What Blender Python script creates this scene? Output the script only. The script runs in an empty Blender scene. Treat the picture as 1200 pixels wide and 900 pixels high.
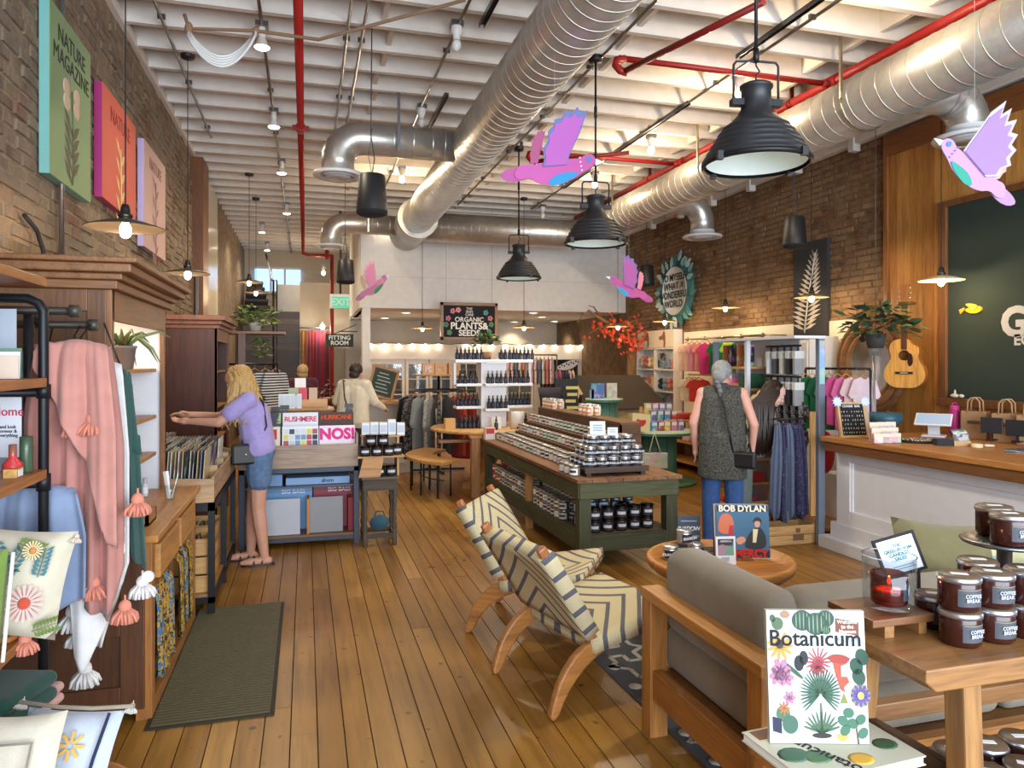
import bpy, bmesh, math, random
from mathutils import Vector, Matrix, Euler
random.seed(7)
R=random.Random(11)
SC=bpy.context.scene; COL=SC.collection
PI=math.pi
# ---------------------------------------------------------------- camera, pixel helpers
F=850.; HC=1.65; V0=424.; TH=math.atan(242/F); SN,CS=math.sin(TH),math.cos(TH)
cam_d=bpy.data.cameras.new('camera'); cam=bpy.data.objects.new('camera',cam_d); COL.objects.link(cam)
cam.location=(0,0,HC); cam.rotation_euler=(PI/2,0,-TH)
cam_d.sensor_width=36; cam_d.lens=F/1200*36; cam_d.shift_y=-(450-V0)/1200; cam_d.clip_start=.05; cam_d.clip_end=200
SC.camera=cam
def ray(u,v):
    x=(u-600)/F; return SN+x*CS, CS-x*SN, -(v-V0)/F
def fz(u,v,z=0.):            # where the ray of a pixel meets the level z
    a=ray(u,v); t=(z-HC)/a[2]; return a[0]*t,a[1]*t
def fy(u,v,Y):               # meets the cross plane Y -> x,z
    a=ray(u,v); t=Y/a[1]; return a[0]*t,HC+a[2]*t
def fx(u,v,X):               # meets the side plane X -> y,z
    a=ray(u,v); t=X/a[0]; return a[1]*t,HC+a[2]*t
def ft(u,v,t):
    a=ray(u,v); return Vector((a[0]*t,a[1]*t,HC+a[2]*t))
# ---------------------------------------------------------------- world, daylight from the shop front, exposure
def lin(c):
    return tuple((x/255/12.92 if x/255<=.04045 else ((x/255+.055)/1.055)**2.4) for x in c[:3])
W=bpy.data.worlds.new('world'); SC.world=W; W.use_nodes=True
W.node_tree.nodes['Background'].inputs[0].default_value=(.74,.84,1,1); W.node_tree.nodes['Background'].inputs[1].default_value=.9
def area(name,loc,rot,sx,sy,power,color):
    l=bpy.data.lights.new(name,'AREA'); l.shape='RECTANGLE'; l.size=sx; l.size_y=sy; l.energy=power; l.color=color
    o=bpy.data.objects.new(name,l); COL.objects.link(o); o.location=loc; o.rotation_euler=rot; return o
def point(name,loc,power,color=(1,.78,.52),r=.04):
    l=bpy.data.lights.new(name,'POINT'); l.energy=power; l.color=color; l.shadow_soft_size=r
    o=bpy.data.objects.new(name,l); COL.objects.link(o); o.location=loc; return o
area('daylight_shop_window_offscreen',(2.3,-3.4,1.9),(math.radians(86),0,0),8.0,3.4,820,(.80,.89,1.0))
SC.view_settings.view_transform='Standard'; SC.view_settings.look='None'; SC.view_settings.exposure=0.32; SC.view_settings.gamma=1
SC.view_settings.use_curve_mapping=False
SC.cycles.max_bounces=8; SC.cycles.diffuse_bounces=4; SC.cycles.glossy_bounces=4; SC.cycles.transmission_bounces=8; SC.cycles.transparent_max_bounces=8
SC.cycles.sample_clamp_indirect=6; SC.cycles.caustics_reflective=False; SC.cycles.caustics_refractive=False
# ---------------------------------------------------------------- materials
MATS={}
def newmat(name):
    m=bpy.data.materials.new(name); m.use_nodes=True; nt=m.node_tree; b=nt.nodes['Principled BSDF']
    return m,nt,b
def N(nt,t,**k):
    n=nt.nodes.new(t)
    for a,v in k.items():
        if a.startswith('i_'): n.inputs[int(a[2:])].default_value=v
        else: setattr(n,a,v)
    return n
def L(nt,a,b): nt.links.new(a,b)
def ramp(nt,fac,stops,interp='LINEAR'):
    r=N(nt,'ShaderNodeValToRGB'); r.color_ramp.interpolation=interp
    e=r.color_ramp.elements
    while len(e)<len(stops): e.new(.5)
    for q,(p,c) in zip(e,stops): q.position=p; q.color=(*c,1) if len(c)==3 else c
    L(nt,fac,r.inputs[0]); return r.outputs[0]
def mixc(nt,fac,a,b,mode='MIX'):
    m=N(nt,'ShaderNodeMix',data_type='RGBA',blend_type=mode)
    for s,v in ((m.inputs[0],fac),(m.inputs[6],a),(m.inputs[7],b)):
        if hasattr(v,'is_output'): L(nt,v,s)
        else: s.default_value=v if isinstance(v,(float,int)) else (*v[:3],1)
    return m.outputs[2]
def coords(nt,kind='Object',scale=(1,1,1)):
    tc=N(nt,'ShaderNodeTexCoord'); mp=N(nt,'ShaderNodeMapping'); mp.inputs[3].default_value=scale
    L(nt,tc.outputs[kind],mp.inputs[0]); return mp.outputs[0]
def noise(nt,vec,scale,detail=3,rough=.55,out=0):
    n=N(nt,'ShaderNodeTexNoise'); n.inputs['Scale'].default_value=scale; n.inputs['Detail'].default_value=detail; n.inputs['Roughness'].default_value=rough
    if vec is not None: L(nt,vec,n.inputs['Vector'])
    return n.outputs[out]
def bump(nt,b,h,strength=.3,dist=.01):
    n=N(nt,'ShaderNodeBump'); n.inputs['Strength'].default_value=strength; n.inputs['Distance'].default_value=dist
    L(nt,h,n.inputs['Height']); L(nt,n.outputs[0],b.inputs['Normal'])
def ocol(nt): return N(nt,'ShaderNodeObjectInfo').outputs['Color']
def paint(name,rough,metal=0.,var=.12,scale=9,bmp=0.,bscale=300,spec=.5,sheen=0):
    m,nt,b=newmat(name); v=coords(nt)
    n=noise(nt,v,scale,4)
    f=ramp(nt,n,[(.3,(1-var,)*3),(.7,(1,)*3)])
    L(nt,mixc(nt,1.0,ocol(nt),f,'MULTIPLY'),b.inputs['Base Color'])
    b.inputs['Roughness'].default_value=rough; b.inputs['Metallic'].default_value=metal
    b.inputs['Specular IOR Level'].default_value=spec
    if sheen: b.inputs['Sheen Weight'].default_value=sheen
    if bmp: bump(nt,b,noise(nt,v,bscale,2),bmp,.002)
    MATS[name]=m; return m
paint('matte',.85,var=.08); paint('satin',.45,var=.06); paint('gloss',.18,var=.03); paint('paper',.6,var=.03)
paint('cloth',.95,var=.14,scale=14,bmp=.5,bscale=260,spec=.15,sheen=.2); paint('metal',.32,.95,.1,5); paint('blackmetal',.45,.3,.15,7)
paint('leaf',.45,var=.3,scale=20); paint('skin',.55,var=.08,scale=12); paint('hair',.5,var=.35,scale=60); paint('denim',.9,var=.3,scale=30,bmp=.6,bscale=400)
def wood(name,axis,rough=.42,contrast=.45,sc=1.0):
    m,nt,b=newmat(name); s=[22*sc]*3; s['xyz'.index(axis)]=1.6*sc
    v=coords(nt,'Object',s); oi=N(nt,'ShaderNodeObjectInfo')
    add=N(nt,'ShaderNodeVectorMath',operation='ADD'); L(nt,v,add.inputs[0])
    ml=N(nt,'ShaderNodeMath',operation='MULTIPLY'); ml.inputs[1].default_value=37; L(nt,oi.outputs['Random'],ml.inputs[0]); L(nt,ml.outputs[0],add.inputs[1])
    n=noise(nt,add.outputs[0],1.,5,.6); n2=noise(nt,add.outputs[0],4.,2,.6)
    f=ramp(nt,n,[(.28,(1-contrast*.8,)*3),(.5,(1.0,1.01,.95)),(.72,(1.16,1.18,1.05))])
    f2=ramp(nt,n2,[(.35,(.86,.85,.82)),(.6,(1.02,1.03,.96))])
    c=mixc(nt,1.,mixc(nt,1.,oi.outputs['Color'],f,'MULTIPLY'),f2,'MULTIPLY')
    L(nt,c,b.inputs['Base Color']); b.inputs['Roughness'].default_value=rough
    bump(nt,b,n2,.25,.002); MATS[name]=m
for a in 'xyz': wood('wood_'+a,a)
for a in 'xyz': wood('rough_wood_'+a,a,.75,.6,.8)
def mk_floor():
    m,nt,b=newmat('floor_board'); v=coords(nt,'Object',(16,1.1,16)); oi=N(nt,'ShaderNodeObjectInfo')
    add=N(nt,'ShaderNodeVectorMath',operation='ADD'); L(nt,v,add.inputs[0])
    ml=N(nt,'ShaderNodeMath',operation='MULTIPLY'); ml.inputs[1].default_value=53; L(nt,oi.outputs['Random'],ml.inputs[0]); L(nt,ml.outputs[0],add.inputs[1])
    n=noise(nt,add.outputs[0],1.3,5,.6); tint=ramp(nt,oi.outputs['Random'],[(0,lin((140,98,42))),(.35,lin((164,120,54))),(.7,lin((150,106,44))),(1,lin((178,134,66)))])
    f=ramp(nt,n,[(.3,(.62,.58,.52)),(.55,(1,1,1)),(.8,(1.12,1.1,1.05))])
    g=N(nt,'ShaderNodeNewGeometry'); big=noise(nt,g.outputs['Position'],1.1,3,.6); wear=ramp(nt,big,[(.35,(.74,.7,.66)),(.6,(1.03,1.03,1.03))])
    sp=noise(nt,g.outputs['Position'],16,1,.5); dots=ramp(nt,sp,[(.22,(.32,.24,.18)),(.29,(1,1,1))])
    c=mixc(nt,1.,mixc(nt,1.,mixc(nt,1.,tint,f,'MULTIPLY'),wear,'MULTIPLY'),dots,'MULTIPLY')
    L(nt,c,b.inputs['Base Color'])
    rr=N(nt,'ShaderNodeMapRange'); rr.inputs[3].default_value=.2; rr.inputs[4].default_value=.42; L(nt,big,rr.inputs[0]); L(nt,rr.outputs[0],b.inputs['Roughness'])
    bump(nt,b,n,.12,.002); MATS['floor_board']=m
    m,nt,b=newmat('floor_far'); g=N(nt,'ShaderNodeNewGeometry')
    br=N(nt,'ShaderNodeTexBrick'); br.inputs['Scale'].default_value=1.; br.inputs['Brick Width'].default_value=2.6; br.inputs['Row Height'].default_value=.115; br.inputs['Mortar Size'].default_value=.004
    mp=N(nt,'ShaderNodeMapping'); mp.inputs[2].default_value=(0,0,PI/2); L(nt,g.outputs['Position'],mp.inputs[0]); L(nt,mp.outputs[0],br.inputs['Vector'])
    br.inputs['Color1'].default_value=(*lin((176,122,62)),1); br.inputs['Color2'].default_value=(*lin((150,100,48)),1); br.inputs['Mortar'].default_value=(*lin((70,44,22)),1)
    L(nt,br.outputs['Color'],b.inputs['Base Color']); b.inputs['Roughness'].default_value=.35; MATS['floor_far']=m
mk_floor()
def mk_brick(name,cols,mott):
    m,nt,b=newmat(name); oi=N(nt,'ShaderNodeObjectInfo'); g=N(nt,'ShaderNodeNewGeometry')
    ad=N(nt,'ShaderNodeMath',operation='ADD'); L(nt,oi.outputs['Random'],ad.inputs[0]); L(nt,g.outputs['Random Per Island'],ad.inputs[1])
    fr=N(nt,'ShaderNodeMath',operation='FRACT'); L(nt,ad.outputs[0],fr.inputs[0])
    c=ramp(nt,fr.outputs[0],[(i/(len(cols)-1),lin(q)) for i,q in enumerate(cols)])
    n=noise(nt,g.outputs['Position'],9,5,.65); n2=noise(nt,g.outputs['Position'],2.2,4,.6)
    f=ramp(nt,n,[(.3,(.55,.52,.5)),(.6,(1.05,1.03,1))])
    c=mixc(nt,1.,c,f,'MULTIPLY')
    pf=ramp(nt,n2,[(.40,(0,0,0)),(.6,(.85,.85,.85))])
    c=mixc(nt,pf,c,lin(mott))
    L(nt,c,b.inputs['Base Color']); b.inputs['Roughness'].default_value=.95
    bump(nt,b,noise(nt,g.outputs['Position'],22,6,.72),1.0,.03); MATS[name]=m
mk_brick('brick_l',[(142,120,98),(116,98,80),(158,136,112),(140,104,82),(164,146,122),(106,92,78)],(150,134,112))
mk_brick('brick_r',[(150,112,74),(124,90,60),(170,130,88),(142,102,66),(112,84,58),(184,148,106)],(158,128,94))
def mk_mortar(name,c1,c2):
    m,nt,b=newmat(name); g=N(nt,'ShaderNodeNewGeometry'); n=noise(nt,g.outputs['Position'],7,6,.7)
    L(nt,ramp(nt,n,[(.3,lin(c1)),(.7,lin(c2))]),b.inputs['Base Color']); b.inputs['Roughness'].default_value=.97
    bump(nt,b,noise(nt,g.outputs['Position'],30,5,.7),.9,.015); MATS[name]=m
mk_mortar('mortar_l',(112,94,76),(170,150,124)); mk_mortar('mortar_r',(92,74,56),(146,120,92))
def emis(name,color,strength):
    m,nt,b=newmat(name); b.inputs['Base Color'].default_value=(*[q*.15 for q in color],1); b.inputs['Emission Color'].default_value=(*color,1); b.inputs['Emission Strength'].default_value=strength; MATS[name]=m
emis('bulb',(1,.80,.52),22); emis('flood',(1,.9,.74),14); emis('lens',(1,.97,.86),5); emis('string_bulb',(1,.82,.58),9); emis('recessed',(1,.85,.62),10)
emis('exit_green',(.10,.62,.36),.75); emis('sky_pane',(.38,.62,1.),1.5); emis('flame',(1,.35,.08),9); emis('screen',(.55,.75,1),.45)
def glass(name,color,rough=.02):
    m,nt,b=newmat(name); b.inputs['Base Color'].default_value=(*color,1); b.inputs['Transmission Weight'].default_value=1; b.inputs['Roughness'].default_value=rough; b.inputs['IOR'].default_value=1.45; MATS[name]=m
glass('glass',(.95,.98,1)); glass('amber_glass',(.35,.10,.05))
def mk_thin():
    m=bpy.data.materials.new('thin_glass'); m.use_nodes=True; nt=m.node_tree; nt.nodes.remove(nt.nodes['Principled BSDF']); out=nt.nodes['Material Output']
    t=N(nt,'ShaderNodeBsdfTransparent'); t.inputs[0].default_value=(.93,.96,.97,1); g=N(nt,'ShaderNodeBsdfGlossy'); g.inputs['Roughness'].default_value=.03
    fr=N(nt,'ShaderNodeLayerWeight'); fr.inputs[0].default_value=.5; mx=N(nt,'ShaderNodeMixShader'); pw=N(nt,'ShaderNodeMath',operation='POWER'); pw.inputs[1].default_value=4; L(nt,fr.outputs['Facing'],pw.inputs[0]); ma=N(nt,'ShaderNodeMath',operation='MULTIPLY_ADD'); ma.inputs[1].default_value=.5; ma.inputs[2].default_value=.05; L(nt,pw.outputs[0],ma.inputs[0]); L(nt,ma.outputs[0],mx.inputs[0]); L(nt,t.outputs[0],mx.inputs[1]); L(nt,g.outputs[0],mx.inputs[2]); L(nt,mx.outputs[0],out.inputs[0]); MATS['thin_glass']=m
mk_thin()
def mk_amber():
    m=MATS['thin_glass'].copy(); m.name='amber_thin'; MATS['amber_thin']=m
    for n in m.node_tree.nodes:
        if n.type=='BSDF_TRANSPARENT': n.inputs[0].default_value=(.62,.13,.06,1)
mk_amber()
def mk_duct():
    m,nt,b=newmat('duct'); g=N(nt,'ShaderNodeNewGeometry'); n=noise(nt,g.outputs['Position'],3,4); v=N(nt,'ShaderNodeTexVoronoi'); v.inputs['Scale'].default_value=34; L(nt,g.outputs['Position'],v.inputs['Vector'])
    c=ramp(nt,n,[(.3,lin((186,182,174))),(.7,lin((214,210,202)))])
    c=mixc(nt,.12,c,v.outputs['Color'],'MULTIPLY'); L(nt,c,b.inputs['Base Color']); b.inputs['Metallic'].default_value=.72; b.inputs['Roughness'].default_value=.36; MATS['duct']=m
mk_duct()
def mk_cover():   # printed paper: sleeves, book jackets, cards
    m,nt,b=newmat('cover'); oi=N(nt,'ShaderNodeObjectInfo'); v=coords(nt,'Object',(1,1,1)); add=N(nt,'ShaderNodeVectorMath',operation='ADD'); L(nt,v,add.inputs[0]); L(nt,oi.outputs['Random'],add.inputs[1])
    vo=N(nt,'ShaderNodeTexVoronoi',feature='F1'); vo.inputs['Scale'].default_value=11; L(nt,add.outputs[0],vo.inputs['Vector'])
    n=noise(nt,add.outputs[0],9,3); f=ramp(nt,n,[(.48,(0,0,0)),(.52,(1,1,1))])
    hs=N(nt,'ShaderNodeHueSaturation'); hs.inputs['Saturation'].default_value=.75; L(nt,vo.outputs['Color'],hs.inputs['Color'])
    c=mixc(nt,f,oi.outputs['Color'],hs.outputs[0]); c=mixc(nt,.5,oi.outputs['Color'],c); L(nt,c,b.inputs['Base Color']); b.inputs['Roughness'].default_value=.35; MATS['cover']=m
mk_cover()
def mk_pat(name,colors,scale,kind='noise',rough=.95,space='Object',distort=1.2):
    m,nt,b=newmat(name); v=coords(nt,space)
    if kind=='wave':
        n=N(nt,'ShaderNodeTexWave',wave_type='BANDS',bands_direction='Z'); n.inputs['Scale'].default_value=scale; n.inputs['Distortion'].default_value=distort; L(nt,v,n.inputs['Vector']); f=n.outputs[1]
    elif kind=='vor':
        n=N(nt,'ShaderNodeTexVoronoi'); n.inputs['Scale'].default_value=scale; L(nt,v,n.inputs['Vector']); f=n.outputs[0]
    else: f=noise(nt,v,scale,4)
    k=len(colors); L(nt,ramp(nt,f,[((i/k) if kind!='noise' else .3+.4*i/k,lin(c)) for i,c in enumerate(colors)],'CONSTANT'),b.inputs['Base Color']); b.inputs['Roughness'].default_value=rough; MATS[name]=m
mk_pat('stripe_knit',[(236,236,232),(34,40,56)],9,'wave',distort=.6)
mk_pat('floral_scarf',[(40,60,90),(70,110,140),(176,140,60),(60,46,30),(90,130,150)],22)
mk_pat('leopard',[(60,46,26),(180,140,60),(120,96,40),(40,34,26)],34)
mk_pat('blue_scarf',[(30,34,58),(44,44,78),(64,60,96),(22,24,40),(96,90,120)],34)
mk_pat('dark_print',[(30,30,36),(44,46,54),(120,112,100),(36,36,44)],26)
mk_pat('grey_print',[(130,130,128),(170,168,160),(110,112,112)],30)
mk_pat('pastel_print',[(240,220,214),(226,180,180),(240,236,228),(190,170,190)],22)
mk_pat('tweed',[(58,58,54),(84,84,76),(44,44,42),(100,98,88)],55)
# ---------------------------------------------------------------- mesh builder
class MB:
    def __init__(s): s.v=[]; s.f=[]; s.sm=[]
    def add(s,vs,fs,smooth=False,mat=None):
        o=len(s.v); s.v+= [tuple(mat@Vector(q)) if mat else tuple(q) for q in vs]
        s.f+=[tuple(i+o for i in f) for f in fs]; s.sm+=[smooth]*len(fs); return s
    def bx(s,x0,x1,y0,y1,z0,z1,mat=None):
        if x0>x1:x0,x1=x1,x0
        if y0>y1:y0,y1=y1,y0
        if z0>z1:z0,z1=z1,z0
        v=[(x,y,z) for z in (z0,z1) for y in (y0,y1) for x in (x0,x1)]
        return s.add(v,[(0,2,3,1),(4,5,7,6),(0,1,5,4),(2,6,7,3),(0,4,6,2),(1,3,7,5)],False,mat)
    def box(s,c,d,mat=None): return s.bx(c[0]-d[0]/2,c[0]+d[0]/2,c[1]-d[1]/2,c[1]+d[1]/2,c[2]-d[2]/2,c[2]+d[2]/2,mat)
    def bar(s,p,q,w,h,up=(0,0,1),w2=None,h2=None):    # tapered square bar
        p,q=Vector(p),Vector(q); d=(q-p).normalized(); up=Vector(up)
        if abs(d.dot(up))>.99: up=Vector((1,0,0))
        x=d.cross(up).normalized(); y=x.cross(d).normalized(); w2=w2 or w; h2=h2 or h
        vs=[p+x*a*w/2+y*b*h/2 for a,b in ((-1,-1),(1,-1),(1,1),(-1,1))]+[q+x*a*w2/2+y*b*h2/2 for a,b in ((-1,-1),(1,-1),(1,1),(-1,1))]
        return s.add(vs,[(3,2,1,0),(4,5,6,7),(0,1,5,4),(1,2,6,5),(2,3,7,6),(3,0,4,7)])
    def tube(s,pts,r,n=8,caps=True,smooth=True):
        pts=[Vector(p) for p in pts]; m=len(pts); rs=r if isinstance(r,(list,tuple)) else [r]*m
        d0=(pts[1]-pts[0]).normalized(); x=d0.orthogonal().normalized(); vs=[]
        for i,p in enumerate(pts):
            d=((pts[min(i+1,m-1)]-p).normalized()+(p-pts[max(i-1,0)]).normalized())
            d=d.normalized() if d.length>1e-6 else d0
            x=(x-d*x.dot(d)); x=x.normalized() if x.length>1e-6 else d.orthogonal().normalized(); y=d.cross(x)
            vs+=[p+(x*math.cos(2*PI*k/n)+y*math.sin(2*PI*k/n))*rs[i] for k in range(n)]
        fs=[(i*n+k,i*n+(k+1)%n,(i+1)*n+(k+1)%n,(i+1)*n+k) for i in range(m-1) for k in range(n)]
        s.add(vs,fs,smooth)
        if caps:
            o=len(s.v)-m*n; s.f+=[tuple(o+k for k in reversed(range(n))),tuple(o+(m-1)*n+k for k in range(n))]; s.sm+=[False,False]
        return s
    def lathe(s,prof,n=16,c=(0,0,0),mat=None,smooth=True,a0=0,a1=2*PI):
        full=abs(a1-a0-2*PI)<1e-6; k=n if full else n+1; m=len(prof); vs=[]
        for (r,z) in prof:
            for i in range(k):
                a=a0+(a1-a0)*i/n; vs.append((c[0]+r*math.cos(a),c[1]+r*math.sin(a),c[2]+z))
        fs=[(j*k+i,j*k+(i+1)%k,(j+1)*k+(i+1)%k,(j+1)*k+i) for j in range(m-1) for i in range(n)]
        return s.add(vs,fs,smooth,mat)
    def ell(s,c,r,nu=12,nv=8,mat=None):
        prof=[(max(1e-4,math.cos(a)),math.sin(a)) for a in [(-PI/2+PI*j/nv) for j in range(nv+1)]]; o=len(s.v)
        s.lathe(prof,nu); 
        for i in range(o,len(s.v)):
            q=s.v[i]; p=Vector((c[0]+q[0]*r[0],c[1]+q[1]*r[1],c[2]+q[2]*r[2])); s.v[i]=tuple(mat@p) if mat else tuple(p)
        return s
    def limb(s,p,q,r0,r1,n=10):     # capsule with tapered radius
        p,q=Vector(p),Vector(q); d=(q-p); l=d.length; d=d/l if l>1e-6 else Vector((0,0,1))
        pts=[];rs=[]
        for a in (-85,-55,-25): pts.append(p+d*r0*math.sin(math.radians(a))); rs.append(max(.002,r0*math.cos(math.radians(a))))
        pts+= [p,q]; rs+=[r0,r1]
        for a in (25,55,85): pts.append(q+d*r1*math.sin(math.radians(a))); rs.append(max(.002,r1*math.cos(math.radians(a))))
        return s.tube(pts,rs,n)
    def grid(s,fn,nu,nv,thick=0,smooth=True,closeu=False):
        P=[[Vector(fn(i/nu,j/nv)) for i in range(nu+1)] for j in range(nv+1)]
        vs=[p for r in P for p in r]; k=nu+1
        fs=[(j*k+i,j*k+i+1,(j+1)*k+i+1,(j+1)*k+i) for j in range(nv) for i in range(nu)]
        if not thick: return s.add(vs,fs,smooth)
        ns=[]
        for j in range(nv+1):
            for i in range(nu+1):
                a=P[j][min(i+1,nu)]-P[j][max(i-1,0)]; b=P[min(j+1,nv)][i]-P[max(j-1,0)][i]; n=a.cross(b); ns.append(n.normalized() if n.length>1e-9 else Vector((0,0,1)))
        m=len(vs); top=[v+n*thick/2 for v,n in zip(vs,ns)]; bot=[v-n*thick/2 for v,n in zip(vs,ns)]
        F2=fs+[tuple(m+i for i in reversed(f)) for f in fs]
        ed=[i for i in range(k)]+[j*k+nu for j in range(1,nv+1)]+[nv*k+i for i in range(nu-1,-1,-1)]+[j*k for j in range(nv-1,0,-1)]
        for a,b in zip(ed,ed[1:]+ed[:1]): F2.append((b,a,m+a,m+b))
        return s.add(top+bot,F2,smooth)
    def prism(s,pts,t,mat=None,bulge=0,smooth=False):   # 2-D outline in x,z extruded along y (front at -t/2)
        n=len(pts); vs=[(x,-t/2,z) for x,z in pts]+[(x,t/2,z) for x,z in pts]
        fs=[(i,(i+1)%n,n+(i+1)%n,n+i) for i in range(n)]
        fs=[tuple(reversed(f)) for f in fs]
        if bulge:
            cx=sum(p[0] for p in pts)/n; cz=sum(p[1] for p in pts)/n; vs+=[(cx,-t/2-bulge,cz),(cx,t/2+bulge,cz)]
            fs+=[(2*n,i,(i+1)%n) for i in range(n)]+[(2*n+1,n+(i+1)%n,n+i) for i in range(n)]
        else: fs+=[tuple(range(n)),tuple(reversed(range(n,2*n)))]
        return s.add(vs,fs,smooth,mat)
    def mesh(s,name):
        me=bpy.data.meshes.new(name); me.from_pydata(s.v,[],s.f); me.polygons.foreach_set('use_smooth',s.sm); me.update(); return me
# ---------------------------------------------------------------- objects
def fix_normals(me):
    bm=bmesh.new(); bm.from_mesh(me); bmesh.ops.recalc_face_normals(bm,faces=bm.faces); bm.to_mesh(me); bm.free()
def O(name,mb,mat,color=(200,200,200),parent=None,bevel=0,loc=None,rot=None,label=None,seg=2,fix=True):
    me=mb.mesh(name) if isinstance(mb,MB) else mb
    if isinstance(mb,MB) and fix: fix_normals(me)
    o=bpy.data.objects.new(name,me); COL.objects.link(o)
    if mat and not me.materials: me.materials.append(MATS[mat])
    o.color=(*lin(color),1)
    if parent is not None: o.parent=parent
    if loc is not None: o.location=loc
    if rot is not None: o.rotation_euler=rot
    if label: o['label']=label
    if bevel:
        b=o.modifiers.new('bevel','BEVEL'); b.width=bevel; b.segments=seg; b.limit_method='ANGLE'; b.angle_limit=.6
    return o
def tag(o,label,cat,group=None):
    o['label']=label; o['category']=cat
    if group: o['group']=group
    return o
def T(name,label,cat,loc=(0,0,0),rz=0,group=None,rot=None):
    o=bpy.data.objects.new(name,None); COL.objects.link(o); o.location=loc; o.rotation_euler=rot if rot else (0,0,rz); o.empty_display_size=.1
    return tag(o,label,cat,group)
def ST(o): o['kind']='structure'; return o
KIDS={}
def dup(root,loc=None,rz=None,label=None,group=None,color=None,rot=None,parent=None):
    r=root.copy(); COL.objects.link(r)
    if parent is not None: r.parent=parent
    if loc is not None: r.location=loc
    if rz is not None: r.rotation_euler=(0,0,rz)
    if rot is not None: r.rotation_euler=rot
    if label: r['label']=label
    if group: r['group']=group
    if color is not None: r.color=(*lin(color),1)
    if root.name not in KIDS: KIDS[root.name]=[c for c in root.children]
    for ch in KIDS[root.name]: dup(ch,parent=r)
    return r
def txt(s,size,loc,rot,color,parent=None,name='lettering',align='CENTER',bold=.012,ext=.0008,mat='matte',shear=0,space=1):
    c=bpy.data.curves.new(name,'FONT'); c.body=s; c.size=size; c.align_x=align; c.align_y='CENTER'; c.offset=bold*size; c.extrude=ext; c.shear=shear; c.resolution_u=3; c.space_line=.9; c.space_character=space
    o=bpy.data.objects.new(name,c); COL.objects.link(o); c.materials.append(MATS[mat]); o.color=(*lin(color),1); o.location=loc; o.rotation_euler=rot
    if parent is not None: o.parent=parent
    return o
FR=(PI/2,0,0)          # text upright, read looking along +y
def spot(name,loc,power,color,size,blend,rot=(0,0,0),r=.05):
    l=bpy.data.lights.new(name,'SPOT'); l.energy=power; l.color=color; l.spot_size=size; l.spot_blend=blend; l.shadow_soft_size=r
    o=bpy.data.objects.new(name,l); COL.objects.link(o); o.location=loc; o.rotation_euler=rot; return o
# ================================================================ THE ROOM
XL,XR=-1.45,6.10; YF,YB=-1.6,24.0; ZJ,ZD=4.40,4.64; YBK=13.2
# floor: boards near, plain boarded field beyond
fl=ST(O('floor',MB().bx(XL-.3,XR+.3,YF,YB,-.12,-.012),'matte',(52,32,18)))
BW=.1155
far=O('far_boards',MB().bx(XL,XR,10.2,YB-.1,-.012,0),'floor_far',(170,115,60),fl)
nb=0; x=XL; board_me={}
while x<XR-.02:
    y=1.3+R.random()*2.0; ys=[1.0]
    if R.random()<.5: ys.append(1.2+R.random()*2.5)
    while ys[-1]<10.2:
        nx=ys[-1]+3.2+R.random()*4.0; ys.append(10.2 if nx>9.2 else nx)
    for a,b in zip(ys,ys[1:]):
        k=round(b-a,1)
        w=min(BW,XR-x)-.005
        o=O('floor_board',MB().bx(-w/2,w/2,-(b-a)/2+.0015,(b-a)/2-.0015,-.012,0),'floor_board',parent=fl,loc=(x+BW/2,(a+b)/2,R.uniform(-.0008,.0008)),fix=False); nb+=1
    x+=BW
# ceiling deck with joists and blocking
ce=ST(O('ceiling',MB().bx(XL-.3,XR+.3,YF,YB,ZD,ZD+.15),'matte',(232,226,218)))
jm=MB().bx(XL,XR,-.028,.028,ZJ,ZD).mesh('joist'); jm.materials.append(MATS['matte'])
bm_=MB().bx(-.022,.022,.028,.442,ZJ+.05,ZD).mesh('blocking'); bm_.materials.append(MATS['matte'])
lm_=MB().bx(XL,XR,-.05,-.028,ZJ+.02,ZJ+.05).mesh('ledger'); lm_.materials.append(MATS['matte'])
y=.4; j=0
while y<YB-.2:
    o=O('joist',jm,'matte',(228,221,212),ce,loc=(0,y,0))
    if y>3.2 and y<19:
        for bx_ in (.66,2.7,4.72):
            if y>YBK-.4 and bx_>1: continue
            O('blocking',bm_,'matte',(226,218,208),ce,loc=(bx_+R.uniform(-.06,.06),y,0))
    y+=.47
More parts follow.
